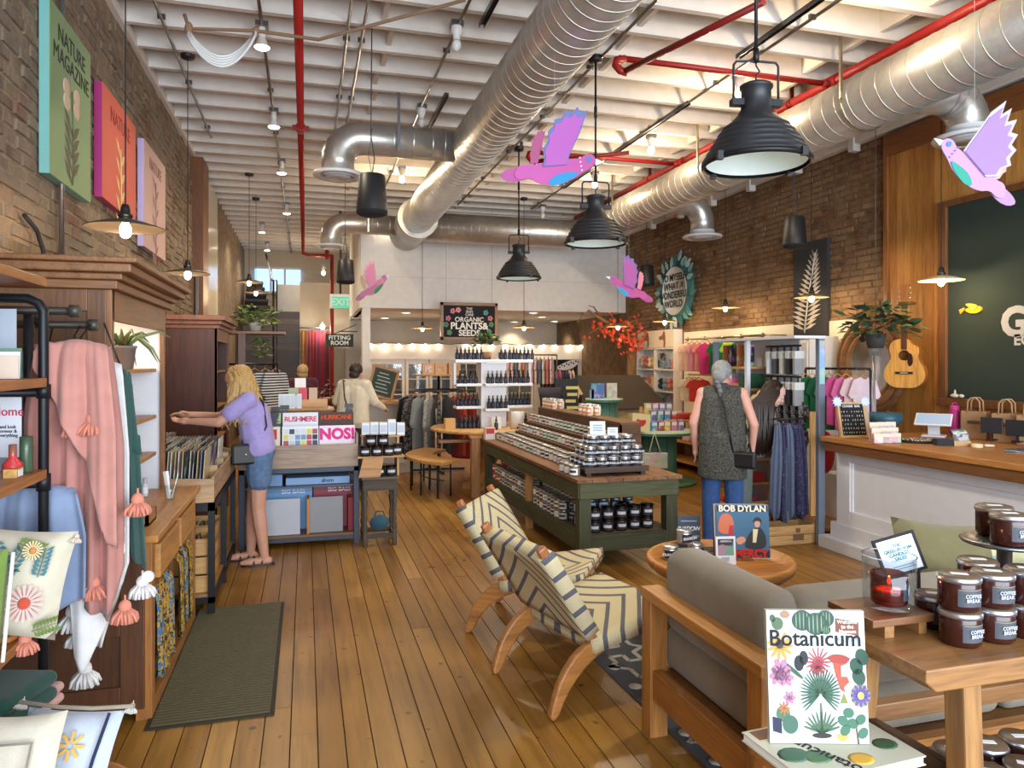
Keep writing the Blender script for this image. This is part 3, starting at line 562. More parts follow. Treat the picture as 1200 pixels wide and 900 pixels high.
# ================================================================ BIRD CUT-OUTS
def sm(pts,k=3):   # chaikin smoothing of a closed outline
    for _ in range(k):
        q=[]
        for a,b in zip(pts,pts[1:]+pts[:1]): q+=[(a[0]*.75+b[0]*.25,a[1]*.75+b[1]*.25),(a[0]*.25+b[0]*.75,a[1]*.25+b[1]*.75)]
        pts=q
    return pts
def bird(lb,u,v,t,px,flip,body,wing,edge,belly,yaw=0,beakc=(240,240,235),back=None,wingpts=None,roll=0):
    s=px/F*t/100.; c=ft(u,v,t); p=T('bird_cutout',lb,'bird',tuple(c),rot=(0,roll,-TH+yaw)); f=-1 if flip else 1
    P=lambda pts:[(f*x*s,z*s) for x,z in pts]
    bodyo=sm([(-50,-12),(-42,-18),(-30,-14),(-20,-22),(0,-24),(20,-18),(34,-8),(46,-2),(50,6),(46,13),(38,14),(30,8),(10,8),(-10,4),(-28,0),(-42,2)],2)
    O('body',MB().prism(P(bodyo),.008),'paper',body,p)
    tail=[(-66,-10),(-60,-18),(-46,-20),(-30,-14),(-30,-4),(-44,-2),(-56,-4)]
    O('tail',MB().prism(P(sm(tail,1)),.006,Matrix.Translation((0,.008,0))),'paper',tuple(int(q*.93) for q in body),p)
    wp=wingpts or [(-14,-2),(14,0),(18,14),(28,34),(38,62),(30,60),(26,66),(20,60),(12,62),(8,54),(0,52),(-2,44),(-8,38),(-8,28),(-14,18),(-12,8)]
    w=O('wing',MB().prism(P([(x*1.03,z*1.05) for x,z in wp]),.006,Matrix.Translation((0,-.012,0))),'paper',edge,p); O('wing_face',MB().prism(P([(x*.9+.6,z*.92+.5) for x,z in wp]),.006,Matrix.Translation((0,-.018,0))),'paper',wing,w)
    O('far_wing',MB().prism(P([(-20+(x+10)*.35-8,4+z*.62) for x,z in wp]),.006,Matrix.Translation((0,.02,0))),'paper',back or wing,p)
    O('belly',MB().prism(P(sm([(-8,-19),(4,-10),(22,-8),(30,-9),(20,-17),(4,-24),(-6,-24)],2)),.004,Matrix.Translation((0,-.008,0))),'paper',belly,p)
    O('beak',MB().prism(P([(48,8),(60,4),(49,0)]),.006),'paper',beakc,p); O('eye',MB().prism([(f*(41+3*math.cos(a))*s,(7+3.4*math.sin(a))*s) for a in [PI/4*i for i in range(8)]],.004,Matrix.Translation((0,-.008,0))),'paper',(70,140,200),p)
    for i in range(4): O('neck_dot',MB().prism([(f*(30+i*.8+1.1*math.cos(a))*s,(9-i*5+1.1*math.sin(a))*s) for a in [PI/3*i2 for i2 in range(6)]],.004,Matrix.Translation((0,-.008,0))),'paper',(240,240,240) if not flip else (120,110,190),p)
    O('thread',MB().tube([(0,0,5*s),(0,0,(3.727 if u==650 else ZJ+.2 if t>10 else ZJ)-c.z)],.0012,4),'matte',(200,200,200),p,rot=(0,-roll,0))
bird('magenta paper bird with a bright blue belly, wings raised, over the shop middle',650,194,4.9,98,False,(200,92,168),(188,100,190),(110,124,180),(44,150,210),back=(176,86,130))
bird('lilac bird with a teal belly flying in front of the timber cladding',1142,196,4.3,98,True,(196,152,206),(166,130,194),(196,190,196),(50,160,138),roll=-.55*-1,back=(206,170,160),wingpts=[(-16,-4),(22,8),(20,34),(18,62),(10,82),(6,66),(0,78),(-4,62),(-12,70),(-14,54),(-22,56),(-22,42),(-30,40),(-28,28),(-34,22),(-28,14),(-28,4)])
bird('pink bird with a green belly hanging in front of the bulkhead corner',437,335,10.5,40,False,(206,130,170),(216,140,176),(226,180,190),(54,140,90),roll=-.5,back=(226,190,150))
bird('magenta bird with a small blue belly hanging near the rear branches',737,336,9.6,50,True,(196,84,160),(176,90,176),(120,110,180),(64,160,220),roll=.35,back=(226,140,170))
# ================================================================ WALL ART, SIGNS
YX=(PI/2,0,-PI/2)   # text on the right wall (read looking +x)
YL=(PI/2,0,PI/2)    # text on the left wall (read looking -x)
def lotus(parent,mat,col,ox,oz,s,n=6,axis='x',X=0):
    pass
def canvas(lb,ua,va,ub,vb,face,edge,sub):
    # va: top of near edge, vb: bottom of far edge
    ya,za=fx(ua,va,XL+.06); yb,zb=fx(ub,vb,XL+.06); p=T('wall_canvas',lb,'poster',(XL+.012,(ya+yb)/2,(za+zb)/2)); w,h=(yb-ya)/2,(za-zb)/2
    O('panel_edge',MB().bx(0,.05,-w,w,-h,h),'satin',edge,p); O('panel_face',MB().bx(.05,.054,-w,w,-h,h),'paper',face,p)
    return p,w,h
ink=(52,60,50)
p,w,h=canvas('green canvas print with a dark heading and a pale butterfly',57,-4,105,238,(134,160,112),(124,186,178),0)
txt('NATURE\nMAGAZINE',.14,(.056,0,h-.2),YL,ink,p,bold=.0)
def leafspray(p,X,cz,s,col,n=9,side=1):
    m=MB().tube([(X,0,cz-s),(X,.02,cz),(X,0,cz+s)],.006,5)
    for i in range(n):
        z=cz-s+2*s*i/n; sg=1 if i%2 else -1; q=[(0,z),(sg*.09,z+.05),(sg*.15,z+.13),(sg*.06,z+.10)]
        m.add([(X,a,b) for a,b in q],[(0,1,2,3)])
    return O('printed_leaves',m,'paper',col,p)
leafspray(p,.056,-.30,.17,(92,84,62)); O('printed_stem',MB().tube([(.056,.0,-.3),(.056,.01,-.1),(.056,-.01,.1)],.005,5),'paper',(90,100,70),p)
m=MB()
for a,b in ((.35,.19),(2.79,.19),(-.5,.15),(3.64,.15)): m.ell((.055,.11*math.cos(a),.06+.10*math.sin(a)),(.002,.075,.055),10,6)
O('printed_butterfly',m,'paper',(212,186,160),p)
p,w,h=canvas('coral red canvas print with white botanical stems',119,95,158,262,(206,92,74),(176,52,120),0); txt('NATURE',.16,(.056,0,h-.16),YL,(150,60,54),p,bold=0); leafspray(p,.056,-.25,.32,(220,190,130)); 
p,w,h=canvas('pale pink canvas print with lavender edges and fine botanical drawing',168,162,193,306,(206,170,160),(196,178,224),0); txt('NATURE',.15,(.056,0,h-.16),YL,(150,112,104),p,bold=0); leafspray(p,.056,-.2,.4,(150,110,100))
py,pz=fx(0,385,XL+.06); cn=T('wall_conduit','galvanised conduit dropping to a box above the hutch','conduit',(XL+.05,4.9,2.06)); O('conduit_drop',MB().tube([(0,0,.08),(0,0,2.3)],.016,8),'metal',(170,176,184),cn); O('outlet_box',MB().bx(-.03,.04,-.06,.06,0,.1),'metal',(176,180,186),cn,.008); O('black_cable',MB().tube([(0,-.6,.35),(.01,-.45,.3),(.02,-.38,.2),(.02,-.36,.02)],.012,6),'matte',(30,30,30),cn)
# round world sign on right wall
yc,zc=fx(790,341,6.0); wsn=T('round_sign','round floral sign lettered what a wonderful world on the brick wall','sign',(XR-.03,yc,zc))
O('disc',MB().lathe([(.001,.0),(.56,.0),(.56,.05),(.001,.05)],32,mat=Matrix.Rotation(-PI/2,4,'Y')),'satin',(64,120,116),wsn)
RR=random.Random(5)
lf=MB().prism(sm([(0,0),(.05,.07),(.03,.16),(0,.22),(-.04,.15),(-.05,.06)],1),.008).mesh('leaf'); lf.materials.append(MATS['paper'])
for i in range(34):
    a=2*PI*i/34; r=.40+.13*RR.random(); O('leaf',lf,'paper',RR.choice([(130,196,188),(170,220,212),(90,150,152),(214,236,230),(60,116,124)]),wsn,loc=(-.06-.01*(i%3),-r*math.cos(a),r*math.sin(a)),rot=Euler((0,0,PI/2)).to_matrix().to_4x4().to_euler())
    wsn.children[-1].rotation_euler=(Matrix.Rotation(-PI/2,3,'Z')@Matrix.Rotation(PI/2-a+RR.uniform(-.5,.5),3,'Y')).to_euler()
O('centre_plate',MB().lathe([(.001,.0),(.41,.0),(.41,.012)],32,mat=Matrix.Translation((-.065,0,0))@Matrix.Rotation(-PI/2,4,'Y')),'paper',(250,250,246),wsn)
txt('TO MYSELF\nWHAT A\nWONDERFUL\nWORLD',.165,(-.085,0,.0),YX,(44,66,66),wsn,bold=.02)
# fern panel
ya,za=fx(927,291,6.0); yb,zb=fx(966,393,6.0); fp=T('fern_panel','dark grey panel with a pale fern frond on the brick wall','wall art',(XR-.04,(ya+yb)/2,(za+zb)/2)); w,h=(ya-yb)/2,(za-zb)/2+.04
O('panel',MB().bx(-.02,.02,-w,w,-h,h),'matte',(52,54,58),fp)
m=MB().tube([(-.026,w*.30,-h*.86),(-.026,w*.1,-h*.2),(-.026,-w*.35,h*.75)],.011,5)
for i in range(17):
    f=i/17; z=-h*.8+1.55*h*f; cy=w*(.30-.65*f); l=(w*.95)*(1-f)**.6*(.75 if f<.06 else 1)
    for s_ in (1,-1): m.add([(-.026,cy,z),(-.027,cy+s_*l*.5,z+.02),(-.026,cy+s_*l,z+.075+.03*f),(-.027,cy+s_*l*.5,z+.07)],[(0,1,2,3)])
O('frond',m,'paper',(214,206,190),fp)
# chalkboard sign on the cladding
cb=T('chalkboard','large dark green chalkboard lettered in chalk on the timber wall','sign',(XR-.08,0,0)); y0,z1=fx(1112,243,XR-.08); z0=fx(1112,466,XR-.08)[1]
O('board',MB().bx(-.01,.02,3.0,y0,z0,z1),'matte',(44,58,50),cb); O('frame',MB().bx(-.04,.02,y0,y0+.09,z0-.08,z1+.06).bx(-.04,.02,3.0,y0,z1,z1+.06).bx(-.06,.02,3.0,y0+.09,z0-.08,z0),'wood_z',(120,76,44),cb,.005)
yg,zg=fx(1172,362,XR-.1); hg=zg-fx(1172,397,XR-.1)[1]
txt('G',hg*1.32,(-.012,yg,zg-hg/2),YX,(206,204,196),cb,align='LEFT',bold=.045); yg2,zg2=fx(1187,399,XR-.1); txt('EC',.13,(-.012,yg2,zg2),YX,(214,210,200),cb,align='LEFT',bold=.03)
yb_,zb_=fx(1141,362,XR-.1); yb2=T('yellow_bird','small yellow wooden bird on the green chalkboard','ornament',(XR-.1,yb_,zb_)); O('bird_body',MB().prism(sm([(-.1,0),(-.03,-.045),(.06,-.04),(.1,.0),(.05,.03),(-.02,.02)],2),.02,Matrix.Rotation(-PI/2,4,'Z')),'satin',(228,190,40),yb2); O('bird_wing',MB().prism(sm([(-.08,.05),(-.02,.055),(.06,.03),(.03,-.01),(-.02,.01)],1),.012,Matrix.Translation((-.016,0,0))@Matrix.Rotation(-PI/2,4,'Z')),'satin',(236,206,70),yb2); O('bird_tail',MB().prism([(-.09,0),(-.14,-.04),(-.15,-.01),(-.16,.0),(-.1,.02)],.01,Matrix.Rotation(-PI/2,4,'Z')),'satin',(220,180,40),yb2)
# hanging sign in front of the bulkhead
xs,zs=fy(549,375,12.6); xa,za=fy(516,354,12.6); xb,zb=fy(583,399,12.6); w,h=(xb-xa)/2,(za-zb)/2
sg=T('hanging_sign','framed black sign lettered organic plants and seeds, hung before the bulkhead','sign',((xa+xb)/2,12.6,(za+zb)/2))
O('sign_board',MB().bx(-w+.05,w-.05,-.01,.015,-h+.05,h-.05),'matte',(26,28,34),sg); O('sign_frame',MB().bx(-w,w,-.025,.025,h-.055,h).bx(-w,w,-.025,.025,-h,-h+.055).bx(-w,-w+.055,-.025,.025,-h,h).bx(w-.055,w,-.025,.025,-h,h),'wood_x',(140,104,80),sg,.004)
txt('ORGANIC',.115,(0,-.014,.03),FR,(240,240,236),sg,bold=.02); txt('PLANTS&',.165,(0,-.014,-.085),FR,(244,244,240),sg,bold=.03); txt('SEEDS',.145,(0,-.014,-.21),FR,(244,244,240),sg,bold=.03); txt('THE\nSKIN\nCARE',.06,(0,-.014,.17),FR,(230,220,216),sg,bold=.02)
for (a,b,c) in ((-.3,.18,(220,130,150)),(-.38,.05,(200,120,140)),(-.36,-.2,(90,150,110)),(.3,.16,(90,160,150)),(.38,.06,(210,120,130)),(.36,-.18,(90,150,110)),(-.2,.2,(226,150,160)),(.4,-.05,(80,140,100)),(-.42,-.06,(80,140,100)),(.2,-.24,(90,150,110))):
    m=MB()
    for k in range(5): m.ell((a+.03*math.cos(k*1.257),-.013,b+.03*math.sin(k*1.257)),(.022,.003,.022),8,4)
    O('painted_flower',m,'paper',c,sg)
O('sign_chain',MB().tube([(-w*.8,0,h),(-w*.8,0,ZJ-sg.location.z)],.003,4).tube([(w*.8,0,h),(w*.8,0,ZJ-sg.location.z)],.003,4),'metal',(160,160,160),sg)
# exit sign, fitting room sign
x_,y_,z_=at_t(399,353,13.2); ex=T('exit_sign','lit green exit sign hanging in the rear corridor','exit sign',(x_,y_,z_)); O('housing',MB().bx(-.19,.17,0,.06,-.13,.13),'satin',(225,230,228),ex,.006); O('face',MB().bx(-.15,.16,-.008,0,-.12,.08),'exit_green',parent=ex); txt('EXIT',.17,(0.005,-.01,-.02),FR,(210,245,225),ex,bold=.03); O('mount',MB().tube([(0,.03,.13),(0,.03,ZJ-z_)],.02,8),'satin',(60,60,60),ex)
x_,y_,z_=at_t(398,399,13.5); fr_=T('fitting_room_sign','dark green sign lettered fitting room on an iron bracket','sign',(x_,y_,z_)); O('sign_plate',MB().bx(-.25,.25,-.012,.012,-.12,.12),'matte',(50,64,58),fr_); txt('FITTING\nROOM',.108,(0,-.014,.0),FR,(236,236,230),fr_,bold=.025); O('bracket',MB().bx(-.02,.33,-.01,.01,.16,.18).bar((-.1,0,.12),(.3,0,.3),.016,.016),'blackmetal',(30,30,30),fr_)
# ================================================================ SHARED SMALL THINGS
def tassel(parent,loc,s,color,name='tassel',seed=0):
    r=random.Random(seed); t=O(name,MB().ell((0,0,-.022*s),(.023*s,.023*s,.026*s),10,8).tube([(0,0,.022*s),(0,0,-.01*s)],.004*s,5),'cloth',color,parent,loc=loc)
    m=MB()
    for i in range(34):
        a=i*2.4; q=(i/34)**.5; x,y=.04*s*q*math.cos(a),.04*s*q*math.sin(a)
        m.tube([(x*.35,y*.35,-.032*s),(x*1.1,y*1.1,-.055*s),(x*1.35+r.uniform(-.005,.005)*s,y*1.35,-.088*s+.012*s*q)],[.007*s,.0068*s,.005*s],5)
    O('strands',m,'cloth',color,t); return t
def cushion_mb(w,h,t,n=12,pinch=.06):
    def f(sg):
        def g(u,v):
            x,y=2*u-1,2*v-1; k=1-pinch*(x*x*(1-y*y*.2)+y*y*(1-x*x*.2))+pinch*1.6*(x*x*y*y)
            th=max(0,(1-x**4)*(1-y**4))**.45; return (x*w/2*k,sg*t/2*th,y*h/2*k)
        return g
    return MB().grid(f(-1),n,n).grid(f(1),n,n)
def sheet(parent,name,color,mat,W,top,bots,folds=5,amp=.03,y=0,thick=.006,nu=40,nv=24,x0=0,gather=.75,seed=1,skew=0):
    # hanging cloth: bots = list of (s, drop) giving the hem along the width
    r=random.Random(seed); ph=[r.uniform(0,6.28) for _ in range(4)]
    def hem(s):
        for (a,da),(b,db) in zip(bots,bots[1:]):
            if a<=s<=b: return da+(db-da)*(s-a)/(b-a)
        return bots[-1][1]
    def f(u,v):
        wid=gather+(1-gather)*min(1,v*2.2)**.7; x=x0+(u-.5)*W*wid+skew*v; d=hem(u)*v
        yy=y+amp*(.35+.65*v)*(math.sin(u*folds*6.28+ph[0]+.6*v)+.5*math.sin(u*folds*2.3*6.28+ph[1])*.6)-.03*math.sin(PI*min(1,v*6)/2)*(1 if v<.2 else 1)
        return (x,yy,top-d+(.02*math.cos((u-.5)*PI)-.02 if v<.05 else 0))
    return O(name,MB().grid(f,nu,nv,thick),mat,color,parent,fix=False)
# ================================================================ NEAR LEFT: pipe shelving with throws and cushions
BK=(26,28,32)
pr=T('pipe_shelf','black iron pipe shelving unit with plank shelves by the left wall','shelf',(-.9,2.95,0))
for yy in (-1.5,0): O('upright_pipe',MB().tube([(0,yy,0),(0,yy,1.83),(-.015,yy,1.86),(-.05,yy,1.875),(-.46,yy,1.875)],.017,12).tube([(-.46,yy,0),(-.46,yy,1.875)],.017,12),'blackmetal',BK,pr)
for z in (.735,1.25,1.575): 
    for yy in (-1.5,0): O('cross_pipe',MB().tube([(0,yy,z-.035),(-.46,yy,z-.035)],.015,10),'blackmetal',BK,pr)
O('fitting',MB().tube([(0,0,1.19),(0,0,1.25)],.023,12).tube([(0,0,1.52),(0,0,1.57)],.023,12),'blackmetal',BK,pr)
for z in (.36,.735,1.25,1.575,1.93): O('shelf_board',MB().bx(-.46,.015,-1.6,-.012,z-.015,z+.018),'wood_y',(166,108,60),pr,.003)
ga=T('garment_arm','pair of iron pipe arms on the shelving end carrying the throws','rail',(-.9,3.2,1.8)); O('arm',MB().tube([(-.45,-.06,.045),(.05,-.06,.045)],.016,10),'blackmetal',(60,54,48),ga); O('arm',MB().tube([(-.45,.12,.0),(.07,.12,.0)],.016,10),'blackmetal',(60,54,48),ga)
O('arm_post',MB().tube([(-.12,-.02,.045),(-.12,-.02,-.5)],.018,10).tube([(-.12,-.06,.045),(-.12,.12,0)],.016,8),'blackmetal',(40,40,44),ga); O('end_cap',MB().tube([(.03,-.06,.045),(.065,-.06,.045)],.024,12),'blackmetal',(70,66,60),ga); O('end_cap',MB().tube([(.05,.12,0),(.085,.12,0)],.024,12),'blackmetal',(70,66,60),ga)
O('hook',MB().tube([(.06,.1,.0),(.05,.04,-.04),(.05,-.02,-.07),(.06,-.05,-.12)],.004,6).tube([(.02,.12,0),(.03,.0,-.05),(.06,-.05,-.14)],.004,6),'blackmetal',(40,38,36),ga)
PK=(184,128,118)
pt=T('throw','large dusty pink linen throw with pom tassels hanging on the pipe arm','throw',(-.84,3.10,0))
sheet(pt,'linen',PK,'cloth',.335,1.725,[(0,.62),(.3,.665),(.31,.70),(.6,.72),(.62,1.0),(.86,1.06),(1,.86)],5,.034,seed=3,gather=.70)
sheet(pt,'linen_fold',(192,136,124),'cloth',.26,1.73,[(0,.10),(.3,.28),(.62,.46),(.9,.75),(1,.78)],2.5,.024,y=-.075,seed=5,x0=.03,gather=.72,thick=.012)
sheet(pt,'linen_tail',(182,124,116),'cloth',.12,1.10,[(0,.22),(.6,.24),(1,.16)],2,.015,y=.02,seed=6,x0=.02)
TS=(214,134,110)
for i,(u,v) in enumerate(((93,486),(111,484),(88,640),(108,678),(145,706),(160,580))): 
    q=ft(u,v,2.72); tassel(pt,(q.x+.84,q.y-3.06-.07+.05*(i>1),q.z),1.0,TS,seed=i)
wt=T('throw','white cotton throw with pom tassels hanging below the pink one','throw',(-.80,3.19,0))
sheet(wt,'cotton',(226,224,222),'cloth',.26,1.66,[(0,.75),(.3,.85),(.45,1.12),(.62,1.13),(1,.80)],3,.02,seed=9)
sheet(wt,'cotton_point',(230,228,226),'cloth',.20,1.02,[(0,.2),(.12,.50),(.28,.56),(.7,.36),(1,.10)],1.5,.015,y=-.05,seed=8,gather=1,x0=.03)
for i,(u,v,s) in enumerate(((79,672,1.35),(83,712,1.2),(97,780,1.1),(165,678,1.0),(90,735,1.0))): q=ft(u,v,2.8); tassel(wt,(q.x+.80,q.y-3.16,q.z),s,(222,220,216),seed=20+i)
O('paper_tag',MB().lathe([(.001,0),(.022,0),(.022,.002)],16,mat=Matrix.Translation(ft(172,678,2.74)-Vector((-.80,3.16,0)))@Matrix.Rotation(PI/2,4,'X')),'paper',(240,240,240),wt)
gt=T('throw','dark teal green fringed throw hanging beside the white shelves','throw',(-.735,3.36,0))
sheet(gt,'wool',(62,92,86),'cloth',.10,1.62,[(0,.72),(.6,.80),(1,.84)],2,.015,seed=12,skew=.045,gather=.6)
O('hook',MB().tube([(0,0,1.61),(-.02,-.02,1.68),(-.06,-.04,1.81)],.004,6),'blackmetal',(40,40,40),gt)
m=MB()
for i in range(26): a=i/26; m.tube([(-.02+.09*a,-.02,1.40-.06*a),(-.012+.09*a,-.03,1.32-.06*a)],.005,4)
O('fringe',m,'cloth',(52,84,78),gt)
gt2=T('throw','pale blue grey throw hanging behind the black upright','throw',(-.98,3.175,0)); sheet(gt2,'linen',(174,182,190),'cloth',.34,1.70,[(0,.98),(.5,.95),(1,.9)],4,.02,y=.08,seed=15)
gt3=T('throw','dusty pink throw hung at the inner end of the pipe arm','throw',(-1.02,3.40,0)); sheet(gt3,'linen',PK,'cloth',.2,1.73,[(0,.5),(1,.62)],3,.02,seed=16); tassel(gt3,(.05,-.03,1.1),1,TS,seed=40); O('hook',MB().tube([(0,0,1.72),(.02,-.03,1.77),(.04,-.075,1.80)],.004,6),'blackmetal',(40,40,40),gt3)
bt=T('throw','blue denim coloured throw hanging low behind the shelving','throw',(-.96,2.98,0)); sheet(bt,'cotton',(136,152,180),'cloth',.36,1.20,[(0,.55),(.5,.5),(1,.42)],3,.02,y=.06,seed=17)
# things on the pipe shelves (only their right-hand ends show)
def fcard(name,lb,cat,u0,v0,u1,v1,t,col,dz=.0,lines=()):
    a,b=ft(u0,v1,t),ft(u1,v0,t); c=(a+b)/2; w=(Vector((b.x,b.y,0))-Vector((a.x,a.y,0))).length/2; h=(b.z-a.z)/2
    p=T(name,lb,cat,(c.x,c.y,c.z-h),rz=-TH); O('card',MB().bx(-w,w,-.002,.002,0,2*h),'paper',col,p)
    for s,sz,x,z,cl in lines: txt(s,sz,(x*w,-.0035,z*2*h),FR,cl,p,bold=.005)
    O('stand',MB().bar((0,.004,h*1.2),(0,.05,.0),.01,.004),'paper',col,p); return p
fcard('sign_card','white shelf sign handwritten about home goods on the pipe shelf','sign',-30,455,25,536,2.60,(232,236,244),lines=(('Home',.045,.45,.66,(206,60,80)),('and look\nforever &\neverything',.017,.45,.38,(50,50,60))))
fcard('photo_card','tall photo card of clouds over sand on the pipe shelf','card',-30,362,19,434,2.58,(188,200,214),lines=())
pc=T('folded_cards','small stack of pale cards leaning on the photo card','card stack',(-.955,2.72,1.595)); 
for i in range(3): O('card',MB().bx(-.06,.06,-.002,.002,0,.10-.012*i,Matrix.Translation((0,-.012*i,0))@Matrix.Rotation(-.1,4,'X')),'paper',((96,130,112),(226,220,214),(210,190,170))[i],pc)
def bottle(name,lb,cat,loc,prof,mat,col,capcol,grp=None,lab=None,capz=None,rcap=.012):
    p=T(name,lb,cat,loc,group=grp); O('bottle_body',MB().lathe(prof,16),mat,col,p); z=prof[-1][1]; O('cap',MB().lathe([(rcap,z-.005),(rcap,z+.03),(.001,z+.03)],14),'satin',capcol,p)
    if lab: r,z0,z1,c=lab; O('label',MB().lathe([(r,z0),(r,z1)],16),'paper',c,p)
    return p
bottle('soap_bottle','small rosy red bottle with a wooden stopper on the pipe shelf','bottle',(-.945,2.80,1.268),[(.001,0),(.028,0),(.03,.01),(.03,.04),(.012,.06),(.012,.075)],'gloss',(196,60,62),(140,84,70))
bottle('oil_bottle','slim dark green bottle beside the red bottle','bottle',(-.925,2.86,1.268),[(.001,0),(.018,0),(.02,.01),(.02,.095)],'gloss',(70,92,66),(60,84,60),rcap=.02)
bs=T('wooden_block','little wooden block stand on the pipe shelf','stand',(-.93,2.76,1.268)); O('block',MB().bx(-.02,.02,-.03,.03,0,.03),'wood_y',(196,150,90),bs,.002); O('price_slip',MB().bx(.021,.022,-.02,.02,.004,.026),'paper',(240,240,236),bs)
# cushions and folded throws
def place_cushion(lb,u,v,t,w,h,th,col,rot,name='cushion'):
    c=ft(u,v,t); p=T(name,lb,'cushion',tuple(c),rot=rot); O('cover',cushion_mb(w,h,th),'cloth',col,p,fix=False); return p
fc=place_cushion('cream cushion embroidered with flowers and leafy sprigs on the pipe shelf',14,682,2.34,.33,.34,.12,(204,196,174),(-.28,.10,-.12))
def sprig(par,x,z,l,a,col,n=7,y=-.072):
    d=Vector((math.cos(a),0,math.sin(a))); q=Vector((-d.z,0,d.x)); m=MB(); b=Vector((x,y,z)); m.tube([b,b+d*l],.002,4)
    for i in range(n):
        for s in (1,-1):
            c=b+d*l*(i+.5)/n+q*s*.014; m.add([c-q*s*.012,c+q*s*.0+d*.012,c+q*s*.010+d*.016,c+q*s*.004+d*.0],[(0,1,2,3)])
    O('embroidered_sprig',m,'cloth',col,par)
def bloom(par,x,z,r,c1,c2,y=-.074,n=18):
    m=MB()
    for i in range(n):
        a=2*PI*i/n; d=Vector((math.cos(a),0,math.sin(a))); q=Vector((-d.z,0,d.x)); b=Vector((x,y,z)); m.add([b+d*r*.35-q*r*.05,b+d*r-q*r*.09,b+d*r*1.04,b+d*r+q*r*.09,b+d*r*.35+q*r*.05],[(0,1,2,3,4)])
    f=O('embroidered_petals',m,'cloth',c1,par); O('embroidered_eye',MB().ell((x,y,z),(r*.32,.003,r*.32),12,4),'cloth',c2,f)
bloom(fc,-.10,.02,.055,(236,190,170),(206,90,50)); bloom(fc,.08,-.06,.055,(232,186,180),(200,80,60)); bloom(fc,.07,.10,.03,(240,210,160),(220,140,80))
for (x,z,l,a) in ((-.05,.12,.12,-.9),(.0,.0,.11,1.2),(.10,.02,.09,1.5),(-.02,-.12,.12,1.4),(.12,-.14,.07,.4),(-.12,-.1,.09,1.9),(.02,.12,.08,-.2)): sprig(fc,x,z,l,a,(74,124,130) if l>.085 else (110,130,70))
tassel(fc,(.17,-.02,.16),.35,(220,200,180),'corner_knot',seed=61)
gc=place_cushion('moss green cushion with cream piping at the shelf edge',-22,712,2.2,.12,.34,.10,(120,146,70),(-.2,.0,-.1)); O('piping',MB().tube([(.078,-.01,.16*math.cos(a)) for a in [PI*i/8 for i in range(9)]],.006,6),'cloth',(230,226,210),gc)
def folded(lb,u,v,t,w,d,h,col,n=3,rz=0):
    c=ft(u,v,t); p=T('folded_throw',lb,'folded throw',(c.x,c.y,c.z-h/2),rz=rz)
    for i in range(n):
        z0=h*i/n; O('fold',MB().bx(-w/2,w/2,-d/2,d/2,z0+.002,z0+h/n-.002),'cloth',tuple(max(0,q-6*i%12) for q in col),p,.45*h/n,seg=3)
    return p
folded('dark green velvet throw folded on the low shelf',-4,820,2.40,.26,.26,.11,(52,88,78),2,rz=-.3); folded('blush pink throw folded under the green one',30,828,2.52,.12,.26,.08,(214,170,166),2,rz=-.3)
wp_=T('wood_tray','round edged wooden tray on the low shelf','tray',tuple(ft(4,734,2.4)),rz=-.3); O('tray_base',MB().bx(-.17,.09,-.1,.14,-.02,0),'wood_x',(176,112,60),wp_,.008); tassel(wp_,(.115,-.06,.0),.8,TS,seed=71)
bc=place_cushion('white cushion with golden star motifs and a navy edge, on the round tub',74,888,2.12,.285,.26,.10,(186,194,208),(-.5,.05,-.25))
for (x,z) in ((-.09,.03),(.04,.03),(-.03,-.08)):
    m=MB()
    for k in range(8): a=k*PI/4; d=Vector((math.cos(a),0,math.sin(a))); q=Vector((-d.z,0,d.x)); b=Vector((x,-.062,z)); m.add([b+d*.010-q*.004,b+d*.038-q*.005,b+d*.04+q*.005,b+d*.010+q*.004],[(0,1,2,3)])
    O('star_motif',m,'cloth',(226,176,86),bc)
O('navy_edge',MB().tube([(.12,-.05,.12),(.112,-.058,0),(.104,-.05,-.14)],.005,6),'cloth',(40,48,80),bc); O('braid_edge',MB().tube([(-.17,-.01,.142),(-.05,-.01,.132),(.05,-.01,.132),(.17,-.01,.142)],.006,6),'cloth',(150,140,120),bc); tassel(bc,(.16,0,.15),.35,(200,196,186),'corner_knot',seed=62); tassel(bc,(-.165,0,.15),.35,(200,196,186),'corner_knot',seed=63)
cc2=place_cushion('cream cushion with a stitched grey square beside the star cushion',20,893,1.98,.22,.24,.09,(204,196,176),(-.5,-.05,-.2)); O('stitched_square',MB().tube([(-.06,-.062,-.09),(.06,-.062,-.09),(.06,-.062,.04),(-.06,-.062,.04),(-.06,-.062,-.09)],.004,5),'cloth',(140,134,124),cc2)
bk=T('basket','round wooden tub holding the low cushions','basket',(-.685,2.36,0)); O('bowl',MB().lathe([(.001,.0),(.16,0),(.195,.40),(.182,.40),(.15,.02),(.001,.02)],28),'wood_x',(170,116,64),bk)
